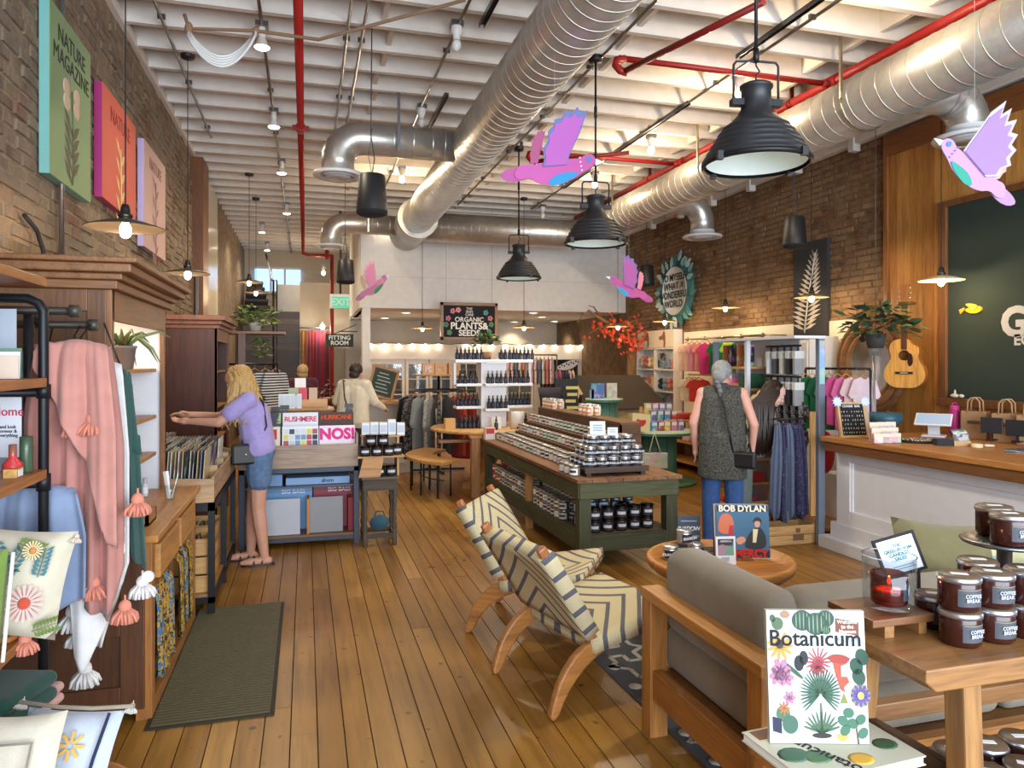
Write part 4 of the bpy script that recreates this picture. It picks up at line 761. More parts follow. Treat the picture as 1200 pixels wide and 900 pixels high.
# ================================================================ HUTCH
HB=(110,72,46)
hu=T('hutch','tall carved wooden hutch with cornice and white lit shelves','cabinet',(XL,3.7,0)); D=.60; Lh=1.32  # depth of the upper case, length along wall
y1=Lh
O('side_frame',MB().bx(.03,.13,-.02,.01,.84,1.98).bx(D-.10,D-.024,-.02,.01,.84,1.98).bx(.13,D-.1,-.02,.01,1.88,1.98).bx(.13,D-.1,-.02,.01,.84,.96),'wood_z',HB,hu,.003); O('side_panel',MB().bx(.13,D-.1,-.008,.01,.96,1.88),'wood_z',(92,60,40),hu)
O('far_side',MB().bx(.03,D,y1-.02,y1,.84,1.98),'wood_z',HB,hu)
O('front_stile',MB().bx(D-.025,D,-.02,.03,.84,1.98),'wood_z',(140,92,54),hu,.003); O('front_stile',MB().bx(D-.025,D,y1-.06,y1,.84,1.98),'wood_z',(140,92,54),hu,.003); O('front_rail',MB().bx(D-.025,D,.0,y1-.06,1.84,1.98),'wood_y',(134,88,52),hu,.003)
O('back_panel',MB().bx(.03,.05,0,y1,.84,1.98).bx(.05,D-.01,.01,.028,.84,1.98).bx(.05,D-.03,y1-.03,y1-.022,.84,1.98),'matte',(236,238,242),hu)
for (o,z0,z1) in ((.03,1.98,2.02),(.055,2.02,2.05),(.10,2.05,2.09),(.13,2.09,2.115)): O('cornice',MB().bx(.0,D+o,-.02-o,y1+o,z0,z1),'wood_y' if o>.05 else 'wood_x',(138,92,58),hu,.006)
for z in (1.60,1.31,1.08): O('shelf',MB().bx(.05,D-.05,.02,y1-.03,z-.012,z+.008),'wood_y',(196,142,80),hu)
O('shelf_light',MB().bx(.3,.34,.1,y1-.1,1.955,1.965),'recessed',parent=hu)
area('hutch_shelf_lamp',(XL+.36,3.7+y1/2,1.93),(0,0,0),.1,.9,2.6,(1,.86,.62))
DB=.80
O('base_side',MB().bx(.03,DB-.06,-.03,0,.06,.82),'wood_z',(84,52,34),hu); O('base_side_frame',MB().bx(.03,.11,-.045,-.03,.06,.82).bx(DB-.16,DB-.06,-.045,-.03,.06,.82).bx(.11,DB-.16,-.045,-.03,.06,.17).bx(.11,DB-.16,-.045,-.03,.4,.46).bx(.11,DB-.16,-.045,-.03,.74,.82),'wood_z',(92,56,36),hu,.003)
O('worktop',MB().bx(.0,DB,-.06,y1+.02,.82,.855),'wood_y',(186,128,70),hu,.006)
O('corner_leg',MB().bx(DB-.1,DB-.03,-.03,.04,0,.82),'wood_z',(160,104,56),hu,.003); O('corner_leg',MB().bx(DB-.1,DB-.03,y1-.05,y1+.02,0,.82),'wood_z',(160,104,56),hu,.003)
O('apron',MB().bx(DB-.07,DB-.04,.04,y1-.05,.58,.82),'wood_y',(112,70,38),hu); O('plinth',MB().bx(DB-.12,DB-.03,.04,y1-.05,0,.07),'wood_y',(150,98,54),hu,.003)
for k in range(2):
    a=.06+k*.6; d=O('drawer',MB().bx(DB-.045,DB-.012,a+.012,a+.54,.625,.785),'wood_y',(190,134,74),hu,.004)
O('middle_leg',MB().bx(DB-.1,DB-.05,.62,.68,0,.6),'wood_z',(120,78,44),hu); O('base_back',MB().bx(.05,.08,0,y1,0,.8),'wood_z',(60,40,28),hu)
for i,(ym,mt) in enumerate(((.125,'floral_scarf'),(.26,'leopard'),(.42,'floral_scarf'),(.76,'leopard'),(.92,'floral_scarf'),(1.1,'leopard'))):
    s=T('hanging_scarf','%s scarf hung on the rail below the hutch drawers'%('blue and ochre floral','leopard patterned','blue floral','spotted ochre','teal and gold floral','dark leopard')[i],'scarf',(XL+DB-.055,3.7+ym,0),rz=PI/2)
    sheet(s,'scarf_cloth',(255,255,255),mt,.14,.58,[(0,.42+.05*(i%2)),(1,.48)],2,.012,seed=30+i,gather=.9,nu=16,nv=10)
# contents of the hutch
ap=T('aloe_plant','spiky aloe in a grey clay pot on the upper hutch shelf','potted plant',(XL+.50,4.36,1.609)); O('pot',MB().lathe([(.001,0),(.048,0),(.063,.115),(.068,.115),(.068,.128),(.055,.128),(.05,.115)],20),'matte',(134,122,112),ap); O('soil',MB().lathe([(.001,.115),(.055,.115)],16),'matte',(50,38,28),ap)
for i in range(13):
    a=i*2.4; l=R.uniform(.24,.42); up=R.uniform(.0,.05) if i%3 else -.11; d=Vector((math.cos(a)*.5+.12,math.sin(a),0))
    P=[Vector((0,0,.11)),Vector((0,0,.12))+d*l*.35+Vector((0,0,.06)),Vector((0,0,.13))+d*l*.75+Vector((0,0,.05+up*.6)),Vector((0,0,.13))+d*l+Vector((0,0,up+.02*(i%2)))]
    O('aloe_leaf',MB().tube(P,[.011,.010,.007,.002],6),'leaf',R.choice([(112,132,84),(92,116,72),(134,148,96)]),ap)
for r_,(z,n) in enumerate(((1.319,4),(.856,5),(.856,4))):
    for i in range(n): bottle('perfume_bottle','slim clear bottle with a silver cap on the %s'%('middle hutch shelf','hutch worktop','hutch worktop')[r_],'bottle',(XL+.42+.1*(r_==2)+.02*(i%2),4.45+.085*i+.1*(r_==1),z),[(.001,0),(.016,0),(.017,.01),(.017,.07),(.008,.08)],'gloss',(214,218,224),(190,190,196),grp='bottles in the hutch, %s'%('middle shelf','worktop','worktop')[r_],lab=(.0175,.02,.055,(240,240,244)))
wj=T('straw_jar','clear glass holding white paper slips on the hutch worktop','jar',(XL+.70,4.55,.856)); O('glass_tumbler',MB().lathe([(.001,.004),(.028,.004),(.036,.09),(.034,.09),(.026,.008)],20),'thin_glass',parent=wj)
for i in range(9): a=i*2.1; O('paper_slip',MB().bar((.01*math.cos(a),.012*math.sin(a),.01),(.045*math.cos(a),.05*math.sin(a),.15+.01*(i%3)),.016,.004),'paper',(244,244,246),wj)
bb=T('wooden_box','small open wooden box on the hutch worktop','box',(XL+.66,3.95,.856)); O('box_side',MB().bx(-.06,.06,-.1,-.085,0,.06).bx(-.06,.06,.085,.1,0,.06).bx(-.06,-.045,-.1,.1,0,.06).bx(.045,.06,-.1,.1,0,.06),'wood_y',(150,104,60),bb); O('box_base',MB().bx(-.06,.06,-.1,.1,0,.008),'wood_y',(150,104,60),bb)
lt=T('label_box','white carton lying on top of the hutch','box',(XL+.5,3.95,2.116)); O('carton',MB().bx(-.06,.06,-.05,.05,0,.03),'paper',(240,240,238),lt); O('carton_flap',MB().bx(-.06,.06,-.052,-.05,.0,.012),'paper',(210,210,210),lt)
# floor mat
a,b,c,d=fz(168,860),fz(322,836),fz(333,706),fz(262,712)
mt=T('floor_mat','dark ribbed door mat on the floorboards beside the hutch','mat',((a[0]+c[0])/2,(a[1]+c[1])/2,0)); w,l=(b[0]-a[0])/2,(c[1]-b[1])/2
O('mat_base',MB().bx(-w,w,-l,l,.001,.008),'matte',(46,42,32),mt)
rb=MB()
k=int(2*l/.028)
for i in range(k):
    y=-l+.02+i*.028
    rb.bx(-w+.02,w-.02,y,y+.016,.008,.0125)
o=O('rib',rb,'matte',(92,84,60),mt); o['kind']='stuff'
# ================================================================ RECORD BINS
LPc=[(40,44,56),(226,220,206),(70,80,110),(190,176,146),(30,30,36),(214,206,190),(110,130,150),(238,234,224),(210,196,170),(196,170,130)]
lpm=MB().bx(-.0022,.0022,-.157,.157,0,.315).mesh('sleeve'); lpm.materials.append(MATS['cover'])
XB=-.57; ba=T('record_bin','pale wood record bin on black iron legs by the left wall','record bin',(XB,5.05,0)); BL=1.52
BWc=(186,150,116)
O('end_panel',MB().prism([(-.84,.74),(0,.74),(0,.89),(-.84,.93)],.018,Matrix.Translation((0,.009,0))),'wood_x',BWc,ba); O('end_panel',MB().prism([(-.84,.74),(0,.74),(0,.90),(-.30,.99),(-.84,1.04)],.018,Matrix.Translation((0,BL-.009,0))),'wood_x',BWc,ba)
O('front_panel',MB().bx(-.018,0,.018,BL-.018,.74,.90),'wood_y',(178,142,110),ba); O('base_panel',MB().bx(-.84,0,.018,BL-.018,.74,.755),'wood_y',BWc,ba); O('back_panel',MB().bx(-.84,-.825,.018,BL-.018,.74,1.04),'wood_y',BWc,ba)
for k in range(1,4): O('divider',MB().bx(-.82,-.02,k*BL/4-.006,k*BL/4+.006,.755,.93),'wood_x',(196,160,120),ba)
for x_,y_ in ((-.02,.04),(-.02,BL/2),(-.02,BL-.04),(-.82,.04),(-.82,BL-.04)): O('leg',MB().bx(x_-.02,x_+.02,y_-.02,y_+.02,0,.74),'blackmetal',(24,24,26),ba)
O('rail',MB().bx(-.82,-.0,.02,.06,.68,.74).bx(-.04,0,.02,BL-.02,.68,.74).bx(-.04,0,.02,BL-.02,.08,.12).bx(-.82,-.02,.02,.06,.08,.12),'blackmetal',(24,24,26),ba); O('low_shelf',MB().bx(-.82,-.02,.03,BL-.03,.12,.14),'wood_y',(150,110,70),ba)
for k in range(4):
    for i in range(34 if k<3 else 16):
        x_=XB-.81+i*.0222+R.uniform(-.003,.003); y_=5.05+BL/8+k*BL/4+R.uniform(-.008,.008)
        tag(O('vinyl_record',lpm,'cover',R.choice(LPc),loc=(x_,y_,.757),rot=(0,.06+.012*R.random(),0)),'record sleeve filed in the pale wood bin, row %s'%('beside the hutch','second from the hutch','before the far end','at the far end')[k],'record','records in the wall bin row %d'%k)
for k in range(2):
    cy=5.12+k*.42; cr=T('record_crate','slatted wooden crate of records on the shelf under the bin%s'%('',', farther one')[k],'crate',(XB-.38,cy,.141)); 
    for s in (0,.36): 
        for z in (.0,.12,.24): O('slat',MB().bx(-.33,.33,s,s+.015,z,z+.108),'wood_x',(206,160,104),cr)
    for s in (-.33,.318):
        for z in (.0,.12,.24): O('slat',MB().bx(s,s+.012,.015,.36,z,z+.09),'wood_y',(196,150,96),cr)
    for i in range(20): tag(O('vinyl_record',lpm,'cover',R.choice([(30,40,70),(60,80,120),(20,22,30),(200,200,204)]),loc=(XB-.38-.28+i*.029,cy+.188,.145),rot=(0,-.08,0)),'record sleeve in the slatted crate under the bin%s'%('',', farther crate')[k],'record','records in crate %d under the bin'%k)
# front facing record table
YT=6.72; XA,XC=-.56,.47; NV=(52,62,78)
rt=T('record_table','slate blue framed record table with a grey wood bin','record table',(0,YT,0))
for x_,y_ in ((XA,.0),(XC-.05,0),(XA,.72),(XC-.05,.72)): O('leg',MB().bx(x_,x_+.05,y_,y_+.05,0,.72),'satin',NV,rt,.004)
O('top_frame',MB().bx(XA,XC,0,.05,.66,.72).bx(XA,XC,.72,.77,.66,.72).bx(XA,XA+.05,.05,.72,.66,.72).bx(XC-.05,XC,.05,.72,.66,.72),'satin',NV,rt,.003)
O('shelf',MB().bx(XA+.02,XC-.02,.01,.76,.08,.105),'wood_x',(120,84,56),rt); O('shelf_edge',MB().bx(XA+.05,XC-.05,-.004,.02,.05,.085),'satin',(44,50,60),rt)
O('mid_shelf',MB().bx(XA+.02,XC-.02,.06,.76,.52,.535),'satin',(70,80,96),rt)
O('bin_front',MB().bx(XA,XC-.01,-.018,0,.705,.91),'wood_x',(160,134,116),rt,.003); O('bin_side',MB().bx(XA,XA+.018,0,.72,.705,1.0).bx(XC-.028,XC-.01,0,.72,.705,1.0),'wood_y',(150,122,100),rt); O('bin_base',MB().bx(XA,XC-.01,0,.72,.705,.722),'wood_x',(150,122,100),rt)
def lp(lb,x,y,z,col,mat='paper',rx=-.22,text=None,extra=None,grp=None,s=.315,rz=0):
    p=T('vinyl_record',lb,'record',(x,y,z),rot=(rx,0,rz),group=grp); O('sleeve',MB().bx(-s/2,s/2,0,.005,0,s),mat,col,p)
    for (tx,sz,px,pz,c,kw) in (text or ()): txt(tx,sz,(px*s,-.0012,pz*s),FR,c,p,**kw)
    if extra: extra(p,s)
    return p
def gridart(p,s):
    m={}
    for i in range(6):
        for j in range(4):
            c=R.choice([(60,70,90),(190,200,210),(120,150,180),(214,206,96),(176,80,90),(40,44,52),(210,214,218)])
            O('cover_photo',MB().bx(-s/2+.012+i*.05,-s/2+.056+i*.05,-.0015,0,s*.28+j*.052,s*.28+j*.052+.045),'paper',c,p)
xs_=[fy(u,500,YT+.06)[0] for u in (309,352,397)]
lp('cream record sleeve with a red block, in the grey wood bin',xs_[0]-.02,YT+.05,.76,(226,222,206),extra=lambda p,s:O('cover_block',MB().bx(.06,.13,-.0015,0,.2,.29),'paper',(206,50,44),p))
lp('record sleeve of many small photo squares in the grey wood bin',xs_[1],YT+.05,.76,(226,232,240),extra=gridart)
lp('white record sleeve lettered in hot pink bubble letters',xs_[2]-.012,YT+.05,.76,(236,222,234),text=(('NOS!',.135,0,.74,(226,58,140),dict(bold=.05)),))
lp('dark record sleeve behind the cream one',xs_[0]-.02,YT+.24,.87,(48,52,66),'cover')
lp('pale blue record sleeve with tall red capitals in the grey wood bin',xs_[1],YT+.24,.87,(222,228,238),text=(('RUSHMERE',.066,0,.80,(206,52,78),dict(bold=.02,space=.86)),))
lp('dark brown record sleeve with orange lettering',xs_[2]-.012,YT+.24,.87,(70,44,36),text=(('HURRICANE',.06,0,.84,(206,84,40),dict(bold=.02,space=.8)),))
for i,(u,v) in enumerate(((333,478),(410,476),(322,480))):
    x_,z_=fy(u,v,YT+.2); c_=T('divider_card','black bin divider tag standing between the records','tag',(x_,YT+.19+.17*1,.80),group='black divider tags in the record bin'); O('tag_stem',MB().bx(-.035,.035,0,.002,0,z_-.80-.03),'satin',(30,32,36),c_); O('tag_head',MB().bx(-.04,.04,-.008,.008,z_-.825,z_-.785),'satin',(34,38,46),c_); txt('label',.022,(0,-.011,z_-.80),FR,(200,204,210),c_,bold=0) if False else None
for k in range(3):
    for i in range(7): tag(O('vinyl_record',lpm,'cover',R.choice(LPc),loc=(xs_[k]+(-.02 if k==0 else 0),YT+.37+i*.03,.725),rot=(0,.12,PI/2)),'record sleeve filed behind the front sleeves of the grey bin','record','records filed at the back of the grey bin')
# goods standing behind the records
YG=7.7; sd=T('display_shelf','low wooden display stand behind the record table','stand',(0,YG,0)); O('stand_top',MB().bx(-.42,.28,-.12,.2,1.16,1.18),'wood_x',(196,146,90),sd); O('stand_body',MB().bx(-.40,.26,-.08,.18,0,1.16),'wood_z',(150,104,66),sd)
def bxthing(name,lb,cat,x,y,z,w,d,h,col,grp=None,mat='paper',strip=None,rz=0,bevel=0):
    p=T(name,lb,cat,(x,y,z),rz=rz,group=grp); O('body',MB().bx(-w/2,w/2,-d/2,d/2,0,h),mat,col,p,bevel)
    if strip: O('label',MB().bx(-w*.42,w*.42,-d/2-.001,-d/2,h*strip[0],h*strip[1]),'paper',strip[2],p)
    return p
for i,u in enumerate((330,337,344,350)): x_,_=fy(u,470,YG-.05); bxthing('boxed_candle','white boxed candle standing on the display stand','box',x_,YG-.06,1.181,.058,.058,.145,(228,230,234),'boxed candles on the display stand',strip=(.1,.9,(205,214,226)))
for i,(u,c) in enumerate(((344,(160,180,140)),(356,(206,74,88)),(366,(200,170,140)))): x_,_=fy(u,460,YG+.12); bxthing('gift_box','%s gift box on the raised step of the display stand'%('sage green','raspberry','tan')[i],'box',x_,YG+.12,1.26,.10,.08,.12,c)
O('stand_step',MB().bx(-.22,.22,.06,.2,1.18,1.26),'wood_x',(190,140,86),sd)
x_,z_=fy(352,452,YG+.16); bxthing('price_card','small white price card above the gift boxes','card',x_,YG+.19,1.38,.11,.006,.10,(240,240,236)); 
# boxes under the record table
def prod(lb,x0,x1,y0,y1,z0,z1,col,text=None,tc=(230,236,244),sz=.05,tz=.5,extra=None,grp=None):
    p=T('product_box',lb,'box',((x0+x1)/2,y0,z0),group=grp); w=(x1-x0)/2; O('carton',MB().bx(-w,w,0,y1-y0,0,z1-z0),'satin',col,p,.002)
    if text: txt(text,sz,(w*.3,-.001,(z1-z0)*tz),FR,tc,p,bold=.02)
    O('lid_edge',MB().bx(-w-.002,w+.002,-.002,y1-y0,(z1-z0)*.86,(z1-z0)*.88),'satin',tuple(int(q*.8) for q in col),p); return p
prod('sky blue product box lying on the middle shelf of the record table',-.17,.39,YT+.12,YT+.6,.536,.60,(134,170,210),'drum',(40,50,70),.05,.5)
prod('blue speaker carton at the left of the middle shelf',-.45,-.2,YT+.10,YT+.5,.536,.64,(110,150,196))
for i,(u,n) in enumerate(((340,0),(354.5,1),(369,2),(383.5,3),(398,4))): x_,_=fy(u,550,YT+.3); hd=T('headphones','dark padded headphones resting on the middle shelf boxes','headphones',(x_,YT+.42,.602),group='headphones on the record table shelf'); O('ear_cup',MB().ell((-.032,0,.04),(.021,.035,.04),10,8),'satin',(52,46,52),hd); O('ear_cup',MB().ell((.032,0,.04),(.021,.035,.04),10,8),'satin',(52,46,52),hd); O('headband',MB().tube([(-.036+.072*q/8,0,.04+.046*math.sin(PI*q/8)) for q in range(9)],.006,6),'satin',(176,120,60),hd)
prod('sky blue turntable carton on the bottom shelf of the record table',-.42,.06,YT+.26,YT+.62,.106,.51,(112,160,206),'BIG BASS',(236,240,246),.052,.86)
prod('dark red turntable carton on the bottom shelf of the record table',.07,.43,YT+.26,YT+.62,.106,.515,(146,44,56),'BIG BASS',(236,226,226),.052,.86)
lp('shiny silver wrapped record leaning at the front of the bottom shelf',fy(330,620,YT+.06)[0],YT+.05,.107,(176,178,184),'satin',-.15)
lp('plain grey record sleeve leaning on the bottom shelf',fy(381,620,YT+.06)[0],YT+.07,.107,(128,128,130),'satin',-.15)
bxthing('record_spine','lime and orange record sleeve seen edge-on on the bottom shelf','record',fy(361,620,YT+.06)[0],YT+.12,.107,.02,.2,.315,(206,130,40)); 
bxthing('record_spine','dark red record sleeve standing at the end of the bottom shelf','record',.40,YT+.16,.107,.05,.18,.30,(140,30,38))
# turned leg stool with black candles on wooden steps
DW=(84,74,66); x0s,y0s=fz(443,641); stl=T('side_stool','weathered dark stool with turned legs beside the record table','stool',(x0s+.02,y0s+.17,0))
for sx in (-.13,.13):
    for sy in (-.13,.13):
        O('leg',MB().lathe([(.02,0),(.022,.02),(.022,.12),(.014,.13),(.02,.15),(.024,.18),(.015,.21),(.02,.24),(.013,.30),(.02,.36),(.024,.40),(.014,.43),(.022,.45),(.022,.58)],10,(sx,sy,0)),'rough_wood_z',DW,stl)
    O('stretcher',MB().bx(sx-.014,sx+.014,-.13,.13,.07,.11),'rough_wood_y',DW,stl)
for sy in (-.13,.13): O('stretcher',MB().bx(-.13,.13,sy-.014,sy+.014,.07,.11),'rough_wood_x',DW,stl)
O('apron',MB().bx(-.15,.15,-.15,-.13,.50,.60).bx(-.15,.15,.13,.15,.50,.60).bx(-.15,-.13,-.13,.13,.50,.60).bx(.13,.15,-.13,.13,.5,.6),'rough_wood_x',DW,stl); O('top',MB().bx(-.165,.17,-.19,.19,.60,.62),'rough_wood_x',(96,86,76),stl,.004)
bp=T('blue_bag','small teal bag tucked between the stool legs','bag',(x0s+.03,y0s+.17,.111)); O('bag_body',MB().ell((0,0,.07),(.09,.07,.07),14,10),'cloth',(60,96,110),bp); O('bag_handle',MB().tube([(-.05,0,.12),(-.03,0,.17),(.03,0,.17),(.05,0,.12)],.006,6),'cloth',(50,80,96),bp)
sx,sy=x0s+.02,y0s+.17; stp=T('candle_steps','stepped plywood riser on the dark stool','riser',(sx,sy,.621)); O('slant_panel',MB().prism([(-.19,0),(.0,0),(.03,.17),(-.15,.17)],.012,Matrix.Translation((0,-.16,0))),'wood_x',(186,132,76),stp)
O('step',MB().bx(-.2,.22,-.16,-.06,.17,.185).bx(-.155,.22,-.06,.14,.17,.185),'wood_x',(200,150,90),stp,.003); O('upright',MB().bx(-.15,-.13,-.1,.12,0,.17).bx(.158,.175,-.1,.12,0,.17),'wood_z',(190,140,84),stp); O('upper_step',MB().bx(.04,.2,.0,.13,.34,.352),'wood_x',(200,150,90),stp); O('upper_upright',MB().bx(.05,.07,.02,.12,.185,.34).bx(.17,.19,.02,.12,.185,.34),'wood_z',(190,140,84),stp)
# candle jars in three kinds
def mk_jar(name,lb,cat,r,h,bc,bmat,lidc,labc,heart=False,grp=None,lidmat='metal',txtc=None,ang=(-2.6,-.55)):
    p=T(name,lb,cat,(0,0,-50),group=grp); O('jar_body',MB().lathe([(.001,0),(r*.92,0),(r,h*.06),(r,h*.84),(r*.96,h*.86)],20),bmat,bc,p); O('lid',MB().lathe([(r*.97,h*.84),(r*1.02,h*.86),(r*1.02,h*.97),(r*.98,h),(.001,h)],20),lidmat,lidc,p)
    O('label',MB().lathe([(r*1.012,h*.14),(r*1.012,h*.74)],12,a0=ang[0],a1=ang[1]),'paper',labc,p)
    if txtc: O('label_print',MB().lathe([(r*1.02,h*.34),(r*1.02,h*.58)],8,a0=ang[0]+.35,a1=ang[1]-.35),'paper',txtc,p)
    return p
J_black=mk_jar('candle_jar','black candle jar with a pale heart label','candle',.051,.094,(36,24,24),'gloss',(40,36,36),(30,32,38),txtc=(206,206,208))
JB=[]
for (px,py,pz) in ((-.13,-.105,.185),(-.025,-.105,.185),(.08,-.105,.185),(.162,-.042,.185),(-.078,-.1,.279),(.03,-.1,.279),(.0,-.088,.0),(.104,-.088,.0)): dup(J_black,(sx+px,sy+py,.622+pz),label='black candle jar with a pale heart label on the plywood steps of the dark stool',group='black candles on the stool steps')
for i in range(5): bxthing('white_candle_box','white boxed candle on the top step above the black jars','box',sx-.112+.08*i,sy+.055+.02*(i%2),.622+.353+.0 if i>2 else .622+.36,.07,.07,.11 if i!=3 else .14,(232,234,238),'white boxes on the stool riser',strip=(.2,.8,(196,206,220)))
O('rear_step',MB().bx(-.155,.24,.01,.14,.345,.352),'wood_x',(200,150,90),stp); O('rear_leg',MB().bx(-.15,-.135,.02,.12,.185,.345),'wood_z',(190,140,84),stp)
# dark cabinet farther along, apron, shelf with plants
c2=T('tall_cabinet','dark stained tall cabinet with cornice beyond the record bin','cabinet',(XL,7.75,0)); D2=.60; L2=1.2; DB2=(86,46,34)
O('side_panel',MB().bx(0,D2,0,.025,0,1.98),'wood_z',DB2,c2); O('far_side',MB().bx(0,D2,L2-.025,L2,0,1.98),'wood_z',DB2,c2); O('front_stile',MB().bx(D2-.02,D2,0,.06,0,1.98).bx(D2-.02,D2,L2-.06,L2,0,1.98),'wood_z',(130,80,52),c2); O('front_rail',MB().bx(D2-.02,D2,.06,L2-.06,1.86,1.98),'wood_y',(130,80,52),c2)
O('back',MB().bx(.0,.02,.025,L2-.025,0,1.98).bx(.02,D2-.02,.025,.03,.9,1.9),'matte',(236,230,214),c2)
for z in (.85,1.18,1.55): O('shelf',MB().bx(.02,D2-.03,.03,L2-.03,z-.01,z+.01),'wood_y',(190,136,80),c2)
for (o,z0,z1) in ((.02,1.98,2.02),(.05,2.02,2.06),(.09,2.06,2.11)): O('cornice',MB().bx(0,D2+o,-o,L2+o,z0,z1),'wood_y',(132,80,56),c2,.005)
ds=T('desk_statuette','small black picture stand on the dark cabinet shelf','ornament',(XL+.45,7.95,1.561)); O('stand_foot',MB().lathe([(.001,0),(.05,0),(.008,.02),(.008,.16)],12),'blackmetal',(34,32,32),ds); O('stand_plate',MB().bx(-.006,.006,-.06,.06,.16,.29),'matte',(30,30,30),ds)
for i in range(5): bottle('white_bottle','white bottle standing on the middle shelf of the dark cabinet','bottle',(XL+.50,7.9+.09*i,1.191),[(.001,0),(.025,0),(.026,.12),(.01,.15)],'satin',(220,224,230),(230,230,230),grp='white bottles in the dark cabinet')
pf=T('framed_drawing','framed drawing standing on top of the dark cabinet','picture',(XL+.35,8.2,2.112),rz=.2); O('frame',MB().bx(-.014,.01,-.16,.16,0,.46),'satin',(34,30,28),pf); O('picture_face',MB().bx(.01,.014,-.12,.12,.05,.41),'paper',(226,206,160),pf)
apn=T('hanging_apron','grey brown linen apron hung on a peg between hutch and cabinet','apron',(XL+.16,6.3,0),rz=PI/2-.3); sheet(apn,'linen',(150,132,118),'cloth',.5,2.1,[(0,.85),(.5,.95),(1,.8)],3,.04,seed=50); O('peg',MB().tube([(0,.18,2.06),(0,-.03,2.06)],.015,8).bx(-.2,.2,-.02,.0,1.72,1.74),'blackmetal',(40,36,34),apn)
wb=T('wall_pegboard','narrow wooden peg rail below the apron','rail',(XL+.02,6.1,1.05)); O('rail_board',MB().bx(0,.03,0,.9,0,.5),'wood_y',(140,100,64),wb); 
for i in range(4): O('peg',MB().tube([(.03,.15+.2*i,.4),(.1,.15+.2*i,.42)],.01,8),'wood_y',(120,84,52),wb)
# ================================================================ GREEN TABLE OF CANDLES
GX0,GX1,GY0,GY1,GZ=2.08,2.94,5.36,8.50,.722; GR=(68,70,50)
g=T('display_table','green painted workbench with brown plank top stacked with candles','table',((GX0+GX1)/2,GY0,0)); hw=(GX1-GX0)/2; gl_=GY1-GY0
for i in range(7): a=-hw-.03+i*(2*hw+.06)/7; O('top_plank',MB().bx(a,a+(2*hw+.06)/7-.003,-.03,gl_+.03,GZ-.03,GZ),'rough_wood_y',R.choice([(124,84,56),(112,74,50),(134,94,64)]),g,.002)
for sx_ in (-hw,hw-.1):
    for y_ in (0,gl_-.1): O('leg',MB().bx(sx_,sx_+.1,y_,y_+.1,0,GZ-.03),'rough_wood_z',GR,g,.004)
O('end_apron',MB().bx(-hw+.0,hw,-.012,.02,GZ-.16,GZ-.03),'rough_wood_x',(80,82,58),g,.004); O('end_apron',MB().bx(-hw,hw,gl_-.02,gl_+.012,GZ-.16,GZ-.03),'rough_wood_x',GR,g); O('side_apron',MB().bx(-hw-.012,-hw+.02,0,gl_,GZ-.16,GZ-.03),'rough_wood_y',(74,76,54),g,.004); O('side_apron',MB().bx(hw-.02,hw+.012,0,gl_,GZ-.16,GZ-.03),'rough_wood_y',GR,g)
O('end_rail',MB().bx(-hw+.1,hw-.1,0,.03,.14,.27),'rough_wood_x',GR,g,.003); O('side_rail',MB().bx(-hw,-hw+.03,.1,gl_-.1,.14,.27),'rough_wood_y',GR,g,.003); O('low_shelf',MB().bx(-hw+.02,hw-.02,.02,gl_-.02,.24,.27),'rough_wood_y',(96,84,58),g)
O('brace_post',MB().bx(-hw+.03,-hw+.09,1.50,1.57,0,GZ-.03),'wood_z',(196,146,96),g)
cx=(GX0+GX1)/2
rs=T('riser','dark wood tray riser on the near end of the green table','riser',(2.44,5.66,GZ)); O('riser_top',MB().bx(-.28,.28,-.22,.22,.045,.065),'wood_x',(66,44,34),rs,.003); O('riser_lip',MB().bx(-.28,.28,-.225,-.21,.03,.075),'wood_x',(72,48,36),rs); O('riser_foot',MB().bx(-.26,-.22,-.2,.2,0,.045),'wood_y',(58,40,30),rs); O('riser_foot',MB().bx(.22,.26,-.2,.2,0,.045),'wood_y',(58,40,30),rs)
J_tin=mk_jar('candle_tin','silver tin candle with a black lettered label','candle',.047,.082,(196,198,204),'metal',(206,206,210),(30,34,44)); txt('FRANKLIN',.0235,(.0,-.0492,.036),FR,(230,232,236),J_tin,bold=.02,ext=.0005)
gA='silver lettered tins on the dark riser'
zr=GZ+.066; LBt='silver tin candle with black lettered label in the pyramid on the riser'
rows=[(5.51+.105*j,zr,[2.225+.104*i for i in range(5)]) for j in range(4)]+[(5.56+.105*j,zr+.083,[2.25+.104*i for i in range(5)]) for j in range(3)]+[(5.62+.105*j,zr+.166,[2.30+.104*i for i in range(4)]) for j in range(2)]
for (yy,zz,xs) in rows:
    for x_ in xs: dup(J_tin,(x_+R.uniform(-.002,.002),yy+R.uniform(-.002,.002),zz),R.uniform(-.2,.2)-.25,label=LBt,group=gA)
def price(lb,u,v,t,w,h,rx=-.25,base=None):
    p=T('price_sign',lb,'sign',base,rot=(rx,0,-TH)); O('sign_card',MB().bx(-w/2,w/2,-.003,.003,0,h),'paper',(228,236,244),p); 
    for k in range(3): O('print_line',MB().bx(-w*.3,w*.3,-.0045,-.003,h*(.3+.18*k),h*(.38+.18*k)),'paper',(120,160,190),p)
    O('sign_foot',MB().bx(-w*.3,w*.3,-.01,.03,-.004,.0),'paper',(200,200,200),p)
price('white price sign propped above the pyramid of tins',0,0,0,.13,.115,base=(2.36,5.66,GZ+.066+.249)); price('small white price tag standing on the upper tins',0,0,0,.085,.065,base=(2.47,5.60,GZ+.066+.249))
